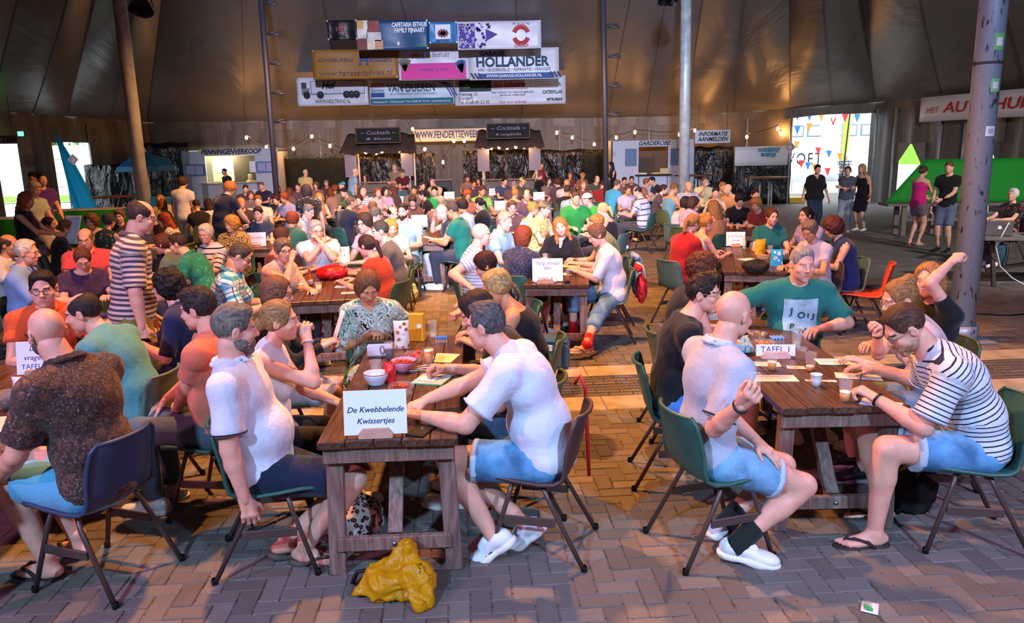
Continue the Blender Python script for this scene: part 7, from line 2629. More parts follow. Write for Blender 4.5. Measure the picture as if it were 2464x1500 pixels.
_, KR23 = P(2180, 790, -80, 'white T-shirt with thin navy stripes bending over to write', top='tee', tcol=cloth('stripe', '#ced4e2', '#1a2036', sc=38), bot=('shorts', D1), hair='crop', hc='#4a3020', beard='#a8806c', glasses='#4a4a50', lean=36, hyaw=2, hpitch=38, girth=1.12, belly=.02, sleeve=.85, hands=(('p', 2105, 958, .805), ('p', 2105, 890, .81)), hcurl=('pen', 'relax'), elbow=((-.5, -.2, -.8), (.6, -.2, -.7)),
  s=1.12, feet=(('p', 2105, 1275, .09), ('p', 2120, 1215, .09)), fdir=((14, 0), (-4, 0)), shoes='flip', scol='#2c2422', chair='green', vari=3, hscale=1.1, hcuff='#a8c0d8', blen=.72, watch=('L', '#141418'), hem=.06, skin=2, kneeout=.15)
P(2165, 720, -84, 'pale pink T-shirt with glasses, hand holding a vape', sex='f', top='tee', tcol='#c6aeb2', bot=('shorts', '#6a7a90'), hair='bun', hc='#8a6238', glasses='#b0a090', lean=20, hyaw=4, hpitch=20, hands=((-.1, .45, .8), ('p', 2112, 800, 1.0)), hcurl=('relax', 'grip'), dorsal=(None, (.4, -.9, .2)), elbow=(None, (.2, .3, -1)), chair='olive', vari=1, hscale=1.1, s=1.02, shoes='sneaker', scol='#1c1c20', skin=2, watch=('R', '#1c1c20'))
P(2236, 676, -100, 'black T-shirt with one arm raised over the head', sex='f', top='tee', tcol='#17151a', bot=('trousers', '#2c3448'), hair='bob', hc='#9a6e40', lean=4, hyaw=30, hpitch=-4, hroll=10, hands=(('y', 2292, 628, -.05), (.1, .4, .79)), hcurl=('fist', 'relax'), elbow=((0, .9, .6), None), chair='olive', vari=4, hscale=1.06, s=1.02, skin=2)
# ---------------- centre table 8
_, KC9 = P(1437, 566, -86, 'loose white T-shirt and knee-length jeans with red sock', sex='f', top='vneck', neck='v', tcol='#dcd8e4', bot=('capri', denim('#5c7f9c')), hair='shortf', hc='#6a4630', lean=14, hyaw=6, hpitch=26, girth=1.3, sleeve=1.0, s=1.02, hands=((-.12, .42, .82), (.10, .40, .81)), hcurl=('pen', 'relax'), feet=(('p', 1398, 853, .09), ('p', 1380, 800, .09)), shoes='sandal', scol='#c8a890', socks=('#c81e28', .30), chair='grey', vari=2, hscale=1.06, lod=0, hem=.1, skin=2)
_, KC10 = P(1437, 540, -92, 'olive shirt half hidden behind the loose white T-shirt', top='tee', tcol='#5f6a48', bot=('trousers', D3), hair='short', hc='#9a6a34', lean=14, hyaw=10, hpitch=20, lod=1, chair='grey', vari=0)
P(1260, 570, 30, 'navy speckled dress seen from behind', sex='f', top='tee', tcol=cloth('dots', '#262a44', '#c8b8c0', sc=95), bot=('skirt', cloth('dots', '#262a44', '#c8b8c0', sc=95)), dress=True, hair='bob', hc='#7a3218', lean=8, hyaw=-16, hpitch=10, sleeve=.95, girth=1.1, lod=0, chair='green', hscale=1.06, hands=((-.15, .42, .79), (.2, .40, .79)), vari=3, skin=2)
P(1158, 565, 84, 'white T-shirt with thin dashes, head turned right', top='tee', tcol=cloth('stripe', '#d8d4dc', '#7a86a8', sc=30), bot=('shorts', '#c8c8d4'), hair=None, hc='#6a5a50', lean=6, hyaw=-4, hpitch=6, girth=1.18, belly=.05, lod=0, hands=((-.1, .42, .79), ('p', 1130, 690, .77)), hcurl=('relax', 'relax'), chair='green', vari=1, hscale=1.08, skin=2)
P(1214, 533, 118, 'light blue polo looking down at the centre table', top='polo', tcol='#7fa6c8', bot=('trousers', '#6a7484'), hair='short', hc='#a08a70', lean=8, hyaw=0, hpitch=14, girth=1.15, lod=0, chair='green', vari=4, hscale=1.06, skin=2)
P(1348, 546, 192, 'black V-neck blouse with head tilted toward the viewer', sex='f', top='vneck', neck='deep', tcol='#16141a', bot=('trousers', '#2a2c34'), hair='longc', hc='#b06a34', lean=14, hyaw=10, hpitch=8, hroll=14, lod=0, sleeve=.95, hands=((-.2, .40, .81), (.22, .40, .81)), chair='green', vari=0, hscale=1.04, skin=2)
# ---------------- table 7
P(577, 618, 80, 'blue and white checked shirt looking down', top='shirt', tcol=cloth('plaid', '#cfe2ea', '#3a9ac0', '#1d2c4a', 11), bot=('trousers', '#3a3c44'), hair='crop', hc='#4a3c34', glasses='#1c1c20', lean=14, hyaw=2, hpitch=32, girth=1.15, sleeve=.85, belly=.04, lod=0, chair='green', vari=2, hscale=1.06, hands=((-.12, .42, .79), (.10, .40, .79)), skin=2)
P(682, 603, 128, 'patterned sleeveless blouse resting a hand on the face', sex='f', top='sleeveless', tcol=cloth('swirl', '#b8b0a8', '#8a8488', '#d8d0c8', 12), bot=('trousers', '#2c2c34'), hair='shortf', hc='#6d5c50', glasses='#2a2a2e', lean=12, hyaw=-14, hpitch=6, girth=1.2, lod=0, hands=((-.12, .42, .79), ('h', -.035, .13, -.06)), hcurl=('relax', 'fist'), elbow=(None, (.4, .5, -.9)), chair='green', vari=3, hscale=1.06, skin=2)
P(760, 555, 172, 'white T-shirt with folded hands before the mouth', top='tee', tcol='#d4dcec', bot=('trousers', '#3a4a5c'), hair='crop', hc='#9a948c', glasses='#3a3a40', lean=12, hyaw=30, hpitch=8, lod=1, hands=(('h', .02, .15, -.10), ('h', -.02, .15, -.12)), hcurl=('grip', 'fist'), elbow=((-.6, .5, -.9), (.6, .5, -.9)), chair='green', vari=1, hscale=1.06, skin=2)
P(679, 570, 60, 'brown-red dress seen half from behind at the red-bag table', sex='f', top='tank', neck=None, tcol='#6a2a24', bot=('skirt', '#6a2a24'), hair='shortf', hc='#4a2c20', lean=8, hyaw=10, hpitch=8, lod=1, chair='green', vari=2, hands=((-.1, .4, .8), (.12, .42, .8)))
P(877, 538, -140, 'white collar shirt with glasses at the red-bag table', top='shirt', tcol='#b8a8b4', bot=('trousers', '#2c303c'), hair='curlys', hc='#3a2822', glasses='#1a1a1e', lean=8, hyaw=10, hpitch=8, lod=1, chair='green', vari=0, hscale=1.04, skin=2)
P(915, 558, -98, 'grey hooded jacket seen from the side', top='long', tcol='#5a544c', bot=('trousers', '#2e3038'), hair='crop', hc='#3c3632', lean=10, hyaw=6, hpitch=8, girth=1.15, lod=1, chair='olive', vari=2, hscale=1.06, skin=2)
P(882, 592, -72, 'ribbed brick red top at the red-bag table', sex='f', top='tee', neck='wide', tcol=cloth('stripe', '#b23c26', '#8a2c1c', sc=50), bot=('trousers', '#30323c'), hair='pony', hc='#3a241c', lean=16, hyaw=-6, hpitch=16, girth=1.15, lod=0, sleeve=.9, chair='olive', vari=4, hscale=1.05, hands=((-.12, .44, .8), (.1, .42, .8)), skin=2)
P(942, 548, 178, 'pale top looking down behind the red-bag table', sex='f', top='tee', tcol='#c8a894', bot=('trousers', '#3a3c48'), hair='longc', hc='#b8843c', lean=18, hyaw=20, hpitch=24, lod=1, chair='olive', vari=1)
# ---------------- standing and seated on the left
P(340, 522, 62, 'brown and white striped polo standing with back turned', pose='stand', top='polo', tcol=cloth('bands', '#c8b4ae', '#4a3c4c', sc=26), bot=('trousers', '#8a7a3c'), hair='balding', hc='#3c2c28', lean=8, hyaw=-6, hpitch=18, girth=1.15, belly=.06, sleeve=.9, lod=0, hands=((-.24, .15, .83), (.30, .05, .81)), hcurl=('relax', 'relax'), vari=3, hscale=1.04, hem=.12, glasses='#8a8a90', skin=2, s=1.08)
P(64, 608, 74, 'light blue shirt with glasses, seated at left', top='shirt', tcol='#7fa2dc', bot=('trousers', '#3c4458'), hair='crop', hc='#c4beb4', glasses='#5a5a60', lean=4, hyaw=-2, hpitch=6, girth=1.15, belly=.05, sleeve=.9, lod=0, chair='green', vari=2, hscale=1.08, skin=2)
P(22, 590, 80, 'white shirt cut off by the left edge', top='shirt', tcol='#c8ccdc', bot=('trousers', '#3c4458'), hair='side', hc='#4a3a34', lean=4, hyaw=-6, hpitch=6, lod=1, chair='green', vari=0, skin=1)
P(199, 623, 140, 'purple speckled dress with hair tied back, head bent', sex='f', top='tee', neck='wide', tcol=cloth('dots', '#3a2848', '#8a6a9a', sc=80), bot=('skirt', '#3a2848'), dress=True, hair='lowbun', hc='#5a3424', glasses='#6a5a50', lean=18, hyaw=-10, hpitch=36, lod=0, chair='green', vari=1, hands=((-.14, .42, .8), (.12, .44, .8)), skin=2)
P(206, 575, 152, 'pink-red shirt with glasses behind the purple dress', top='shirt', tcol='#d04a4a', bot=('trousers', '#3a3034'), hair='side', hc='#7a5a48', glasses='#2a2a2e', lean=8, hyaw=-14, hpitch=12, girth=1.25, lod=1, chair='green', vari=3, hscale=1.05, skin=2)
P(118, 540, 70, 'white T-shirt seated before the green skirted table', sex='f', top='tee', tcol='#c8c4d8', bot=('trousers', '#3c4458'), hair='pony', hc='#3a221a', lean=10, hyaw=-10, hpitch=8, lod=1, chair='green', vari=2)
P(160, 548, 64, 'black V-neck top seated before the green skirted table', sex='f', top='vneck', neck='v', tcol='#15131a', bot=('trousers', '#22242c'), hair='lowbun', hc='#6d4628', lean=10, hyaw=-6, hpitch=10, lod=1, chair='green', vari=4)
P(220, 533, 160, 'pale blouse behind the pink-red shirt', sex='f', top='tee', tcol='#b8b0b8', bot=('trousers', '#2c2c34'), hair='curly', hc='#6a4428', lean=8, hyaw=-20, hpitch=12, lod=1, chair='green', vari=1)
P(262, 533, 20, 'dark green floral dress seen from behind', sex='f', top='sleeveless', tcol=cloth('floral', '#1d3a30', '#b89a8a', '#a83a3a', 22), bot=('skirt', '#1d3a30'), dress=True, hair='shortf', hc='#4a4038', lean=6, hyaw=10, hpitch=8, girth=1.15, lod=1, chair='green', vari=0)
P(288, 521, 150, 'dark cardigan beside the green floral dress', sex='f', top='long', tcol='#2c2430', bot=('trousers', '#2c2c34'), hair='shortf', hc='#5a3c38', lean=8, hyaw=-20, hpitch=8, lod=1, chair='green', vari=3)
P(395, 530, -96, 'black and pale leopard print blouse facing left', sex='f', top='tee', tcol=cloth('leopard', '#c8b8b0', '#5a4a4a', '#2a2024', 60), bot=('trousers', '#2c2c34'), hair='longc', hc='#8a2f14', lean=12, hyaw=4, hpitch=18, lod=1, chair='olive', vari=2)
P(392, 588, -84, 'grey-green knitted top laughing to the left', sex='f', top='tee', tcol=cloth('dots', '#5f6f62', '#7d8a7c', sc=110), bot=('trousers', '#3a3c44'), hair='shortf', hc='#5a3220', lean=22, hyaw=0, hpitch=10, girth=1.15, lod=0, chair='olive', vari=1, hscale=1.05, hands=((-.12, .44, .8), (.1, .44, .8)), skin=2)
P(430, 588, -90, 'emerald floral shirt behind the knitted top', top='shirt', tcol=cloth('floral', '#1f7a5a', '#3a9a7a', '#155a40', 18), bot=('trousers', '#33363c'), hair='short', hc='#3a2a22', lean=24, hyaw=0, hpitch=12, lod=1, chair='brown', vari=4)
P(496, 563, -150, 'white knit with black zigzag stripes and glasses', sex='f', top='tee', tcol=cloth('stripe', '#d8d0cc', '#1c1c24', sc=16), bot=('trousers', '#33363c'), hair='shortf', hc='#cfc4b0', glasses='#8a4a4a', lean=6, hyaw=16, hpitch=8, girth=1.2, lod=1, chair='olive', vari=0, hscale=1.05, sleeve=.98, skin=2)
P(557, 540, 172, 'yellow-black patterned blouse beside the table 13 sign', sex='f', top='tee', tcol=cloth('leopard', '#b89a5a', '#3a3428', '#1c1a18', 50), bot=('trousers', '#33363c'), hair='curly', hc='#b8813c', lean=10, hyaw=-40, hpitch=12, girth=1.1, lod=1, chair='green', vari=3)

# ---------------- held and hung things
def hand_pos(K, n, d=.075, off=(0, 0, 0)):
	W = K['W' + n]
	p = W + nrm(W - K['E' + n]) * d + np.array(off)
	return Vector((K['Rw'] @ p + K['base']).tolist())
p = hand_pos(KR20, 'R', .06, (-.03, .045, -.01))
cup(0, 0, 'clear empty cup held by the person in pale grey polo', water_m, .12, pos=p, h=.12)
def held_pen(K, n, label, col='#15151a'):
	p = hand_pos(K, n, .10, (0, 0, -.03))
	o = MB().tube([(0, 0, -.03), (0, 0, -.015), (0, 0, .10), (0, 0, .115)], [.001, .0042, .0045, .003], 8).build('pen', mat('pen_' + col, col, .3), label=label, cat='pen', smooth=True)
	o.matrix_world = T(*p) @ RY(18) @ RX(-22)
held_pen(KC3, 'R', 'dark pen held over the grey blue writing pad', '#1c2c4a')
held_pen(KR23, 'L', 'black pen held by the person in thin navy stripes')
p = (hand_pos(KL24, 'L', .08) + hand_pos(KL24, 'R', .08)) / 2
o = MB().bbox((-.075, -.037, 0), (.075, .037, .009), .003).build('phone', blk, label='black phone held by the person in navy top', cat='phone')
o.matrix_world = T(*p) @ RZ(10) @ RX(-35)
def sheet_at(p, label, w, h, M):
	t = empty('paper', p, 0, label, 'paper')
	MB().sheet(lambda u, v: Vector(((u - .5) * w, .012 * math.sin(u * 3.1), v * h)), 6, 4, .0012).build('sheet', mat('paper_held', '#dfe0ea', .8), t, True)
	t.matrix_world = T(*p) @ M
sheet_at((hand_pos(KL28, 'L', .08) + hand_pos(KL28, 'R', .08)) / 2, 'white sheet held up by the person in black cardigan', .15, .21, RZ(-70) @ RX(-20))
def hung(K, label, name, m, sz, side=0.0, up=.62, seed=5, strap=None):
	c = Vector((K['Rw'] @ np.array((side, -.30, 0)) + K['base']).tolist())
	t = empty(name, (c.x, c.y, 0), K['rz'], label, 'bag' if strap else 'jacket')
	V, F = sdf_mesh([EL((0, -.02, up), (sz[0], sz[1], sz[2]), k=.03), RC((-sz[0] * .8, .02, .84), (sz[0] * .8, .02, .84), .035, .035, .05)], .012)
	V = V + vnormals(V, F) * ((.3 - np.abs(wob(V, 20, seed))) * .03)[:, None]
	link(np_mesh('cloth', V, F, rest=V), 'cloth', m, t)
	if strap:
		MB().tube([(-.06, -.06, .72), (-.07, -.02, .86), (.0, .03, .89), (.08, -.02, .85), (.09, -.07, .62), (.05, -.08, .5)], .016, 6).build('strap', strap, t, True)
hung(KC9, 'red bag with cream strap hanging on the grey chair', 'shoulder_bag', mat('bag_scarlet', '#c81e2c', .6), (.13, .06, .17), .0, .60, 5, mat('strap_cream', '#c8bca8', .8))
hung(KC10, 'pale denim jacket draped over a chair behind the centre table', 'denim_jacket', denim('#7f9cb8'), (.2, .07, .26), .0, .58, 8)
c = Vector((KC3['Rw'] @ np.array((-.08, -.30, 0)) + KC3['base']).tolist())
MB().tube([(c.x, c.y, .80), (c.x + .03, c.y - .02, .86), (c.x + .06, c.y - .03, .78), (c.x + .07, c.y - .06, .45), (c.x + .08, c.y - .05, .24)], .011, 6).build('strap', mat('strap_red', '#d01824', .5), label='red strap hanging down behind the olive chair', cat='strap', smooth=True)
# ---------------- standing people around the hall
def S(px, py, h, label, **k):
	k.setdefault('lod', 1)
	k.setdefault('lean', 2)
	return person(px, py, h, pose='stand', label='person in ' + label, **k)
X = ((-.24, .05, .80), (.24, .05, .80))
ARMX = ((.10, .20, 1.12), (-.10, .22, 1.10))
_, KL1 = S(64, 482, 78, 'black sleeveless top and leopard skirt holding a sheet', sex='f', top='sleeveless', tcol='#15131a', bot=('skirt', cloth('leopard', '#c89a8a', '#7a4a3a', '#3a201c', 40)), hair='longc', hc='#8a4a22', hands=((-.08, .42, 1.08), (.12, .44, 1.12)), hcurl=('grip', 'grip'), hpitch=14, vari=1, skin=1, dist=10.8)
S(83, 455, 100, 'pale green shirt standing, holding papers', top='shirt', tcol='#b8ccb4', bot=('trousers', '#8aa8a8'), hair='shortf', hc='#c8b890', hands=((-.1, .35, 1.05), (.12, .35, 1.05)), hpitch=24, vari=3, dist=12.5)
S(101, 432, 112, 'purple T-shirt standing at the left opening', top='tee', tcol='#4f2a8a', bot=('trousers', '#b8bcc8'), hair='crop', hc='#241a16', hands=((-.22, .25, .95), (.26, .2, .9)), hyaw=-14, vari=2, dist=14)
S(80, 428, -100, 'dark jacket beyond the purple T-shirt', top='long', tcol='#1c1a20', bot=('trousers', '#22242c'), hair='crop', hc='#221a18', hands=X, hpitch=16, vari=4, dist=15.5)
S(440, 440, 10, 'white T-shirt standing with back turned before the hut', top='tee', tcol='#c4c6d4', bot=('trousers', '#a8a48c'), hair='curlys', hc='#3c2a20', hands=X, vari=0)
S(540, 414, -140, 'dark polo standing at the hut counter', top='polo', tcol='#20222c', bot=('trousers', '#20222c'), hair='crop', hc='#3a3430', hands=X, vari=1, lod=2)
S(562, 408, 20, 'black T-shirt turned to the hut hatch', top='tee', tcol='#141418', bot=('trousers', '#1c1e26'), hair='short', hc='#2a2220', hands=X, vari=2, lod=2)
o_, K_ = person(605, 428, 180, pose='stand', label='person in pale top inside the lit hatch', sex='f', top='tee', tcol='#c8a870', bot=('trousers', '#5a5248'), hair='shortf', hc='#d8c8a0', hands=X, vari=2, lod=2, s=.85, loc=(at(605, 428, Y=31.1).x, 31.1))
S(553, 455, 30, 'navy polo standing and leaning forward', top='polo', tcol='#181c30', bot=('trousers', '#22242c'), hair='curlys', hc='#b0602a', lean=20, hpitch=24, hands=((-.2, .5, .9), (.2, .5, .9)), vari=0, girth=1.15)
S(735, 417, 8, 'pale yellow shirt standing with back turned', top='shirt', tcol='#c8b078', bot=('trousers', '#b8a46a'), hair='short', hc='#c8b898', hands=X, vari=3, girth=1.1, s=.98)
S(737, 460, -30, 'black dress with white dashes, back turned', sex='f', top='tee', tcol=cloth('dots', '#15131a', '#c8c0c8', sc=22), bot=('skirt', cloth('dots', '#15131a', '#c8c0c8', sc=22)), dress=True, hair='bob', hc='#3a2a24', hands=X, vari=4, s=.97, girth=1.2, lean=8)
S(856, 414, 60, 'light blue shirt standing before the left bar', top='shirt', tcol='#7fa0c0', bot=('trousers', '#4a5264'), hair='side', hc='#c8b8a8', hands=X, lean=10, vari=1)
S(949, 404, 190, 'beige shirt with crossed arms behind the left bar', top='shirt', tcol='#8a7a62', bot=('trousers', '#4a4238'), hair='crop', hc='#b8a48a', hands=ARMX, vari=2, lod=2)
S(968, 416, 175, 'maroon shirt and cap behind the left bar', top='tee', tcol='#4a1a1e', bot=('trousers', '#2a2224'), hair='crop', hc='#3a2a20', cap='#4a4038', hands=ARMX, vari=0, lod=2, s=.96)
S(862, 402, 170, 'dark shirt beyond the light blue standing person', top='tee', tcol='#2a2228', bot=('trousers', '#22222a'), hair='crop', hc='#221a18', hands=X, vari=3, lod=2)
S(1352, 378, 176, 'bright blue shirt standing with hands on hips', top='shirt', tcol='#5f92d0', bot=('trousers', '#2a2c38'), hair='short', hc='#2a1c18', hands=((-.24, .06, 1.0), (.24, .06, 1.0)), elbow=((-1, -.1, 0), (1, -.1, 0)), vari=1, lod=2, skin=3)
S(1405, 380, 150, 'navy top with hand at the chin', sex='f', top='tee', tcol='#232438', bot=('trousers', '#22242c'), hair='short', hc='#2a1e1a', hands=((.05, .2, 1.0), (.0, .16, 1.28)), vari=2, lod=2, s=.98)
S(1448, 388, -60, 'pink blouse standing right of the group', sex='f', top='tee', tcol='#c87a78', bot=('trousers', '#3a2c34'), hair='long', hc='#4a2c20', hands=X, vari=3, lod=2)
S(1470, 398, -100, 'black dress half hidden beside the pink blouse', sex='f', top='sleeveless', tcol='#121016', bot=('skirt', '#121016'), hair='long', hc='#2a1a14', hands=ARMX, vari=0, lod=2)
S(1303, 398, 160, 'red sleeveless top behind the right bar', sex='f', top='sleeveless', tcol='#8a1e24', bot=('trousers', '#2a2224'), hair='bob', hc='#4a2a1c', hands=((-.3, .1, 1.0), (.3, .1, 1.0)), vari=1, lod=2)
S(1967, 408, 178, 'loose black blouse and jeans near the doorway', sex='f', top='vneck', neck='v', tcol='#15151a', bot=('trousers', '#22304a'), hair='short', hc='#2a1e1a', girth=1.4, hands=((-.34, .06, .83), (.34, .06, .83)), sleeve=1.0, vari=2, s=.97, hem=.16)
S(2040, 412, -150, 'grey top and pale jeans with arms crossed', sex='f', top='tee', tcol='#4a5260', bot=('trousers', '#8a98a8'), hair='lowbun', hc='#4a3428', hands=ARMX, vari=3, s=.94, girth=1.1)
S(2074, 406, -120, 'long black dress standing near the doorway', sex='f', top='tank', neck=None, tcol='#121014', bot=('skirt', '#121014'), dress=True, hair='long', hc='#a8865a', hands=X, vari=4, s=.97, blen=.95, lean=6)
S(2033, 386, 184, 'black and white checked shirt outside the doorway', top='shirt', tcol=cloth('plaid', '#d0d0d8', '#2a2a34', '#15151c', 8), bot=('trousers', '#2c303c'), hair='side', hc='#6a5a50', hands=ARMX, vari=0, loc=(at(2033, 386, Y=30.5).x, 30.5), girth=1.2)
S(2222, 412, 64, 'bright pink top and patterned skirt', sex='f', top='strap', neck=None, tcol='#c81e6e', bot=('mini', cloth('floral', '#6a5a62', '#8a7a7e', '#3a3038', 22)), hair='lowbun', hc='#4a2c20', hands=((-.1, .3, 1.0), (.15, .36, 1.0)), vari=1, shoes='flip', scol='#8a6a5a', s=.97)
S(2284, 404, -130, 'black printed T-shirt and grey shorts, holding a drink', top='tee', tcol='#141416', bot=('kneeshorts', '#5a6278'), hair='crop', hc='#5a4434', hands=((.0, .32, 1.05), (.26, .1, .8)), hcurl=('grip', 'relax'), hpitch=16, vari=2, scol='#1c1c20')
person(2437, 470, -110, label='person in red floral black shirt seated at the sound desk', sex='f', top='shirt', tcol=cloth('floral', '#1c1618', '#a83a2a', '#6a2a20', 14), bot=('trousers', '#4a4038'), hair='shortf', hc='#c8c0b4', lean=-6, hyaw=10, hpitch=-10, lod=1, chair='brown', vari=3, hands=((-.1, .42, .83), (.12, .42, .83)))

sheet_at((hand_pos(KL1, 'L', .08) + hand_pos(KL1, 'R', .08)) / 2, 'large white poster sheet held up beside the purple T-shirt', .34, .42, RZ(-20) @ RX(-20) @ T(.1, 0, -.1))
# ---------------- seated crowd: head pixel, heading, sex, hair style, hair colour, top, colour, label
def C(px, py, h, sex, hair, hc, top, col, label, **k):
	k.setdefault('lod', 1 if py > 484 else 2)
	k.setdefault('chair', rnd.choice(('green', 'green', 'olive', 'grey', 'brown')))
	k.setdefault('lean', rnd.uniform(4, 18))
	k.setdefault('hyaw', rnd.uniform(-15, 15))
	k.setdefault('hpitch', rnd.uniform(4, 22))
	k.setdefault('girth', rnd.uniform(.98, 1.2))
	k.setdefault('bot', ('trousers', rnd.choice(('#22242c', '#2c3448', '#3a3c44', '#33302c'))))
	k.setdefault('vari', rnd.randrange(5))
	k.setdefault('skin', rnd.choice((0, 1, 2, 2)))
	k.setdefault('neck', None if top in ('tank', 'strap') else 'crew')
	return person(px, py, h, sex=sex, hair=hair, hc=hc, top=top, tcol=col, label='person in ' + label, **k)
F_ = cloth
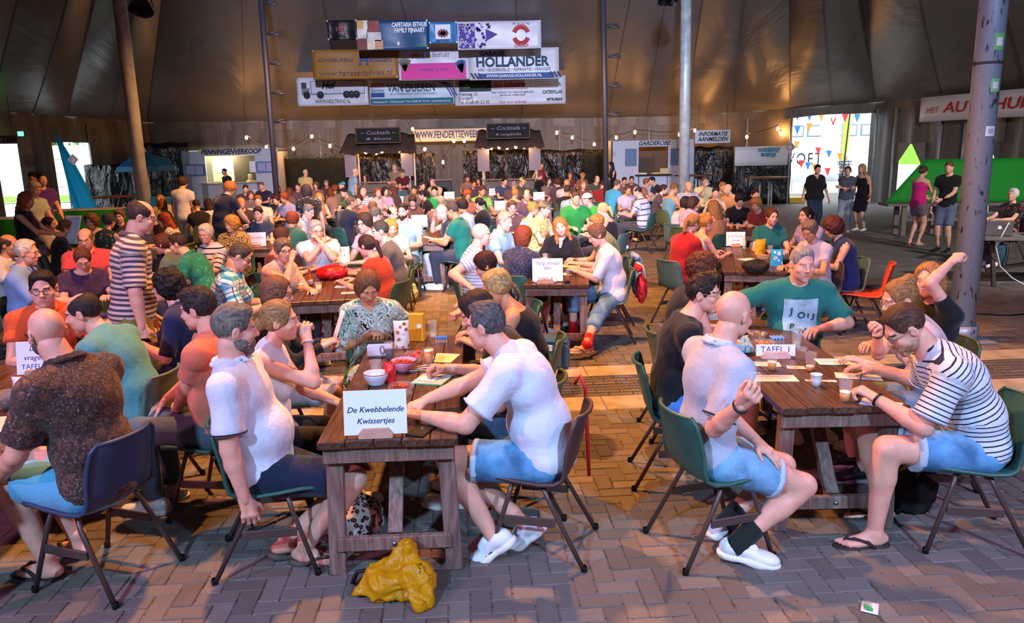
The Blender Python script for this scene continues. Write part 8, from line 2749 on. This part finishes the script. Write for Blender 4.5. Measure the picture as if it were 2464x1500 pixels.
CROWD = [
 # centre, around the capitals sign
 (1062, 513, -110, 'f', 'bob', '#b8b0a4', 'sleeveless', F_('dots', '#26303c', '#5a6472', sc=90), 'navy speckled sleeveless top and white trousers', dict(bot=('trousers', '#c8c8d4'), scol='#e6e6ee', girth=1.2, hands=((-.1, .42, .81), ('h', -.06, .13, -.04)))),
 (1089, 508, -70, 'm', 'short', '#4a3a34', 'polo', '#0f6a5c', 'dark teal polo seen from behind', {}),
 (1112, 497, -60, 'f', 'curlys', '#2a1814', 'tee', '#b8b8c4', 'white top seen from behind near the teal polo', {}),
 (1153, 490, -70, 'f', 'pony', '#1c1412', 'tee', '#121014', 'black T-shirt with an arm on the table, centre', dict(hands=((-.1, .46, .81), (.1, .46, .81)))),
 (1125, 470, 165, 'f', 'curlys', '#a8501e', 'tee', '#8a5a4a', 'rust blouse, far centre', {}),
 (1160, 460, 150, 'm', 'short', '#4a2c1c', 'tee', '#7ab85a', 'lime striped T-shirt, far centre', {}),
 (945, 515, 150, 'm', 'side', '#1a1412', 'shirt', '#c8b8b0', 'pale shirt leaning across toward the sign', dict(lean=20)),
 (970, 509, 182, 'm', 'crop', '#2a1e18', 'polo', '#8ab0c0', 'pale blue polo facing the viewer, centre', dict(beard='#3a2a20', lod=1)),
 (903, 519, 30, 'm', 'short', '#5a5048', 'tee', '#2a2a32', 'charcoal T-shirt seen from behind near the sign', {}),
 (897, 503, 10, 'm', 'short', '#6a4a34', 'tee', '#3a3440', 'dark violet T-shirt seen from behind', {}),
 (993, 484, 170, 'f', 'shortf', '#3a2a20', 'tee', '#5a3a34', 'brown blouse with bowed head', dict(hpitch=35)),
 (1016, 470, -90, 'f', 'pony', '#1c1412', 'tee', '#100e12', 'black T-shirt turned left, far centre', {}),
 (996, 458, 170, 'm', 'crop', '#3a2c24', 'shirt', '#6a5a58', 'grey-brown shirt with glasses, far centre', {}),
 (1016, 448, 150, 'm', 'short', '#3a2a24', 'tee', '#3c2c30', 'dark shirt leaning left, far centre', {}),
 (1046, 461, -170, 'm', 'short', '#1c1614', 'tee', '#12a04a', 'bright green T-shirt, far centre', {}),
 (1041, 440, -150, 'm', 'side', '#8a7a6a', 'shirt', '#c8b88a', 'cream shirt beyond the bright green T-shirt', {}),
 (1062, 486, 20, 'm', 'side', '#a88a6a', 'tee', '#7a5a4a', 'tan shirt seen from behind, far centre', {}),
 (1140, 443, 160, 'f', 'short', '#3a241a', 'tee', '#4a3a44', 'plum top, far centre right', {}),
 (1125, 431, 170, 'm', 'short', '#4a2a18', 'tee', '#8a6a5a', 'tan T-shirt before the right bar', {}),
 (1152, 436, 190, 'f', 'long', '#3a2418', 'tee', '#5a4650', 'mauve top before the right bar', {}),
 (844, 489, 40, 'm', 'buzz', '#5a4a40', 'tee', '#1a2034', 'navy T-shirt seen from behind, centre left', {}),
 (864, 482, 190, 'f', 'shortf', '#3a2018', 'tee', '#8a5a48', 'rust top with hand at the mouth', {}),
 (874, 463, 180, 'm', None, '#5a4a40', 'tee', F_('stripe', '#c8c8d4', '#3a4468', sc=24), 'white T-shirt with blue stripes, far centre', {}),
 (828, 464, -150, 'm', 'short', '#1c1412', 'polo', '#6a7040', 'olive polo leaning to the left', dict(lean=24)),
 (823, 447, -140, 'm', 'short', '#3a2a20', 'polo', '#3a6a5a', 'green polo and turquoise cap', dict(cap='#2a9aa8')),
 (793, 463, -60, 'f', 'long', '#5a2c18', 'tee', '#8a6a5a', 'beige blouse turned left near the hedge', {}),
 (768, 477, 150, 'f', 'longc', '#b8843c', 'tank', '#9a6a50', 'tan vest near the black dress with dashes', {}),
 (909, 464, 140, 'f', 'pony', '#9a3c18', 'sleeveless', '#a8a0a8', 'pale vest, far centre left', {}),
 (927, 461, 150, 'f', 'bob', '#2a1a14', 'tee', '#a898b8', 'lilac top, far centre left', {}),
 (945, 459, -80, 'f', 'long', '#5a3420', 'tee', '#4a3a38', 'brown top turned left, far centre left', {}),
 (963, 447, 170, 'f', 'shortf', '#3a2420', 'tee', '#3a5a6a', 'blue-grey top, far centre left', {}),
 (742, 510, 100, 'm', 'crop', '#6a645c', 'shirt', '#9aa8c0', 'blue-grey shirt with glasses looking right', {}),
 (704, 530, -170, 'f', 'curlys', '#7a3418', 'tee', '#2a5a48', 'bottle green T-shirt with back turned', dict(h0=1)),
 (622, 515, 172, 'f', 'short', '#2a1814', 'tee', F_('dots', '#1c2a40', '#8a98b0', sc=70), 'navy spotted blouse raising a hand', dict(hands=((-.1, .4, .8), (.22, .32, 1.0)))),
 (621, 484, 170, 'm', 'short', '#8a4a24', 'tee', '#c8b8a0', 'cream T-shirt facing the viewer, far left table', {}),
 (580, 489, 170, 'm', 'side', '#9a6a44', 'tee', '#3a2c30', 'dark shirt beside the cream T-shirt, far left', {}),
 (666, 482, -140, 'f', 'shortf', '#3a1c18', 'sleeveless', F_('bands', '#5a2a34', '#8a6a6a', sc=30), 'maroon striped vest bending over the table', dict(lean=24)),
 (684, 477, -150, 'f', 'curlys', '#7a3a1c', 'tee', '#8a88a8', 'lilac-grey shirt beside the maroon striped vest', {}),
 (603, 470, 150, 'f', 'long', '#5a4a40', 'tee', '#6a5a60', 'taupe top at the far left table', {}),
 (591, 455, 160, 'm', 'short', '#3a3030', 'tee', '#4a3a40', 'dark plum T-shirt before the hut', {}),
 (630, 448, 190, 'm', 'crop', '#7a5a4a', 'tee', '#20263a', 'navy T-shirt before the ticket hut', {}),
 (668, 455, 150, 'f', 'long', '#3a241c', 'tee', '#3a2a2c', 'dark brown top before the ticket hut', {}),
 (697, 462, 20, 'f', 'long', '#5a3420', 'tee', '#6a5048', 'brown shirt seen from behind, far left', {}),
 (716, 450, 160, 'f', 'short', '#3a2620', 'tee', '#5a4048', 'wine top near the pale yellow shirt', {}),
 (760, 447, 170, 'f', 'curly', '#6a4a30', 'tee', '#7a5a50', 'tan top facing the viewer near the hedge', {}),
 (785, 442, 180, 'f', 'shortf', '#8a7a6a', 'tee', '#5a3a40', 'dusky red top near the hedge', {}),
 (806, 456, 10, 'f', 'curlys', '#7a3a1c', 'tee', '#7a6458', 'taupe shirt with back turned near the hedge', {}),
 (386, 481, 172, 'f', 'longc', '#a8814a', 'tee', '#b8a890', 'beige top beside the left pole', {}),
 (392, 492, 10, 'f', 'long', '#6a3a1c', 'tee', '#7a8a4a', 'moss green top seen from behind', {}),
 (433, 489, 160, 'f', 'shortf', '#5a4030', 'tee', '#c8bcb8', 'white T-shirt at the far left table', {}),
 (473, 495, -40, 'f', 'short', '#2a1a1c', 'tee', '#15131a', 'black top seen from behind, far left', {}),
 (501, 492, -60, 'f', 'long', '#2a1714', 'tee', '#c0c0cc', 'white blouse turned left, far left table', {}),
 (526, 486, 150, 'm', 'short', '#2c2420', 'tee', '#3a3038', 'dark grey T-shirt beside the navy polo', {}),
 # right of centre
 (1283, 503, 60, 'f', 'bun', '#b8843c', 'tank', F_('swirl', '#3a9ac8', '#7ac8c0', '#c8e0d8', 10), 'turquoise swirl dress turned right', dict(bot=('skirt', '#3a9ac8'), lod=1)),
 (1310, 503, 120, 'm', 'short', '#5a4a3c', 'shirt', F_('floral', '#d8c07a', '#8a9a5a', '#c86a3a', 20), 'yellow floral shirt and cap behind the turquoise dress', dict(cap='#7a6a4a')),
 (1412, 481, -96, 'm', 'crop', '#3a2a20', 'polo', '#1fa03a', 'bright green polo and white cap', dict(cap='#c8bca8', lod=1, lean=18)),
 (1386, 478, 175, 'm', 'crop', '#5a3a2c', 'polo', '#2a8a3a', 'green polo with glasses behind the white cap', {}),
 (1450, 505, -60, 'f', 'pony', '#c8a468', 'strap', '#15131a', 'black strappy top behind the olive shirt', dict(lod=1)),
 (1381, 466, 10, 'm', 'balding', '#3a2a22', 'shirt', F_('floral', '#8aa8b0', '#4a7a8a', '#c8d4d0', 16), 'blue hawaiian shirt seen from behind', dict(girth=1.25)),
 (1366, 459, 30, 'm', 'short', '#3a2c28', 'tee', '#1a161a', 'black T-shirt beside the hawaiian shirt', {}),
 (1364, 444, 20, 'm', 'short', '#c89a6a', 'shirt', '#c8bcb8', 'white shirt leaning left beside the hawaiian shirt', dict(lean=18)),
 (1404, 446, 180, 'f', 'short', '#a8703c', 'tee', '#6a4a44', 'brown top above the bright green polo', {}),
 (1372, 423, 170, 'f', 'bob', '#a8602c', 'tee', '#7a3a34', 'rust top before the dark hedge', {}),
 (1402, 424, 170, 'f', 'curlys', '#c8863c', 'tee', '#8a5a44', 'amber-lit top before the dark hedge', {}),
 (1300, 424, 60, 'm', 'short', '#6a4a34', 'tee', '#141216', 'black T-shirt before the right bar', {}),
 (1320, 436, 150, 'f', 'long', '#3a2a24', 'tee', F_('leopard', '#8a7a6a', '#4a3c34', '#2a2220', 40), 'leopard blouse near the right bar', {}),
 (1341, 440, -20, 'm', 'curlys', '#4a2818', 'tee', '#4a3a40', 'dark shirt with back turned near the right bar', {}),
 (1240, 466, 20, 'f', 'bun', '#b8843c', 'strap', '#7a4a3a', 'backless top seen from behind', {}),
 (1268, 470, 170, 'm', 'balding', '#3a2c28', 'tee', '#5a4650', 'mauve T-shirt behind the backless top', {}),
 (1257, 437, 120, 'm', 'short', '#4a3a2c', 'tee', '#4a4a38', 'khaki T-shirt and yellow cap', dict(cap='#c8c05a')),
 (1237, 446, 10, 'm', 'crop', '#8a8078', 'tee', '#5a4a48', 'grey-brown T-shirt left of the yellow cap', {}),
 (1214, 437, 150, 'm', 'wavy', '#1c1614', 'tee', '#3a4660', 'steel blue T-shirt before the right bar', {}),
 (1232, 500, 160, 'm', 'short', '#5a4030', 'tee', '#6a4a48', 'brick shirt beside the short red lettered sign', {}),
 (1452, 444, 20, 'm', 'balding', '#2a2020', 'tee', '#7a1e24', 'deep red T-shirt seen from behind', {}),
 (1437, 432, 150, 'm', 'side', '#4a3a30', 'tee', '#4a4a38', 'khaki shirt behind the deep red T-shirt', {}),
 (1485, 445, 60, 'm', 'short', '#5a4434', 'tee', '#3a9ac0', 'turquoise T-shirt seen from the side', {}),
 (1511, 458, 170, 'f', 'bun', '#4a3428', 'tee', '#a8a0b0', 'grey blouse with hand at the chin', {}),
 (1534, 462, -60, 'm', 'balding', '#2a2020', 'polo', F_('stripe', '#c4c4d8', '#5a4a6a', sc=9), 'white polo with few dark stripes', dict(lod=1, girth=1.2)),
 (1520, 433, 180, 'f', 'short', '#3a2a28', 'tee', '#5a3a4a', 'plum T-shirt before the cloakroom hut', {}),
 (1502, 436, 170, 'f', 'short', '#2a1c1a', 'tee', '#6a4a4a', 'dusty pink top before the cloakroom hut', {}),
 (1569, 436, -100, 'm', 'short', '#241a18', 'tee', '#15131a', 'black T-shirt leaning before the cloakroom hut', dict(lean=24)),
 (1556, 440, 100, 'f', 'shortf', '#6a4428', 'tee', '#8a5a48', 'tan top facing the leaning black T-shirt', {}),
 (1597, 456, 110, 'f', 'lowbun', '#2a1a18', 'tee', '#4a3a40', 'dark grey top before the middle pole', {}),
 (1622, 455, 60, 'm', 'short', '#6a4628', 'tank', '#5a8a98', 'blue-green vest with bare shoulders', dict(lod=1)),
 (1657, 449, 180, 'm', 'side', '#b89a80', 'shirt', F_('plaid', '#c8c0c0', '#6a7a9a', '#3a4060', 12), 'grey checked shirt with glasses by the pole', {}),
 (1696, 438, 180, 'm', 'short', '#8a5a2c', 'polo', '#d8c08a', 'cream polo eating something', dict(hands=((-.1, .4, .8), ('h', .02, .14, -.08)))),
 (1751, 456, -120, 'm', None, '#8a6a54', 'tee', '#c89a6a', 'sand T-shirt at the orange-lit right table', {}),
 (1738, 450, 170, 'f', 'short', '#9a6a34', 'tee', '#8a6a4a', 'honey top behind the sand T-shirt', {}),
 (1722, 464, -160, 'f', 'short', '#241a1c', 'tank', '#6a6a44', 'olive vest shaded at the right table', {}),
 (1668, 489, 60, 'f', 'bob', '#4a2c24', 'tee', F_('floral', '#c8a8b8', '#a87a9a', '#8a5a7a', 22), 'pale pink floral blouse turned right', {}),
 (1650, 488, 50, 'f', 'bob', '#2c201c', 'tank', '#c0bcc8', 'white vest leaning on the chair back', dict(girth=1.25)),
 (1716, 500, -20, 'f', 'longc', '#a8703a', 'tank', '#b87a5a', 'peach vest with back turned', {}),
 (1780, 482, 180, 'f', 'curlys', '#2c1c18', 'tee', '#100e12', 'black T-shirt with head bowed at the right table', dict(hpitch=34)),
 (1820, 493, -130, 'f', 'curlys', '#c8823c', 'tee', '#7a3034', 'wine top leaning on the orange-lit table', dict(lean=26)),
 (1817, 470, 170, 'f', 'short', '#2c1e1a', 'tee', '#5a3a34', 'brown top behind the wine top', {}),
 (1857, 522, -176, 'f', 'bun', '#4a2c20', 'shirt', '#0f5f66', 'petrol blue shirt behind the snack bags', dict(lod=0, lean=6, hpitch=6, hyaw=14, girth=1.15)),
 (1699, 537, 66, 'f', 'bun', '#a8743a', 'tank', '#c8c4d4', 'white vest sorting cards at the snack-bag table', dict(lod=0, lean=14, girth=.95)),
 (1666, 538, 60, 'f', 'pony', '#9a6a3c', 'tee', '#a01a24', 'bright red dress behind the white vest', dict(lod=1, bot=('skirt', '#a01a24'))),
 (1938, 519, -110, 'f', 'pony', '#2a1a1a', 'tee', '#a898bc', 'lilac T-shirt beside the petrol blue shirt', dict(lod=1)),
 (1949, 556, -118, 'f', 'shortf', '#6a5a50', 'tee', '#a8a4c0', 'pale lilac T-shirt with glasses looking down', dict(lod=1, glasses='#8a6a5a', hpitch=26, lean=14)),
 (2004, 548, -86, 'f', 'curly', '#4a1e1c', 'sleeveless', '#1c2a5c', 'royal blue sleeveless dress leaning in', dict(lod=0, bot=('skirt', '#1c2a5c'), lean=16, hpitch=28, girth=1.15)),
]
for (px, py, h, sx, hr, hc, tp, cl_, lab, ex) in CROWD:
	ex.pop('h0', None)
	if lab.startswith('bottle green'):
		h = 10
	C(px, py, h, sx, hr, hc, tp, cl_, lab, **ex)
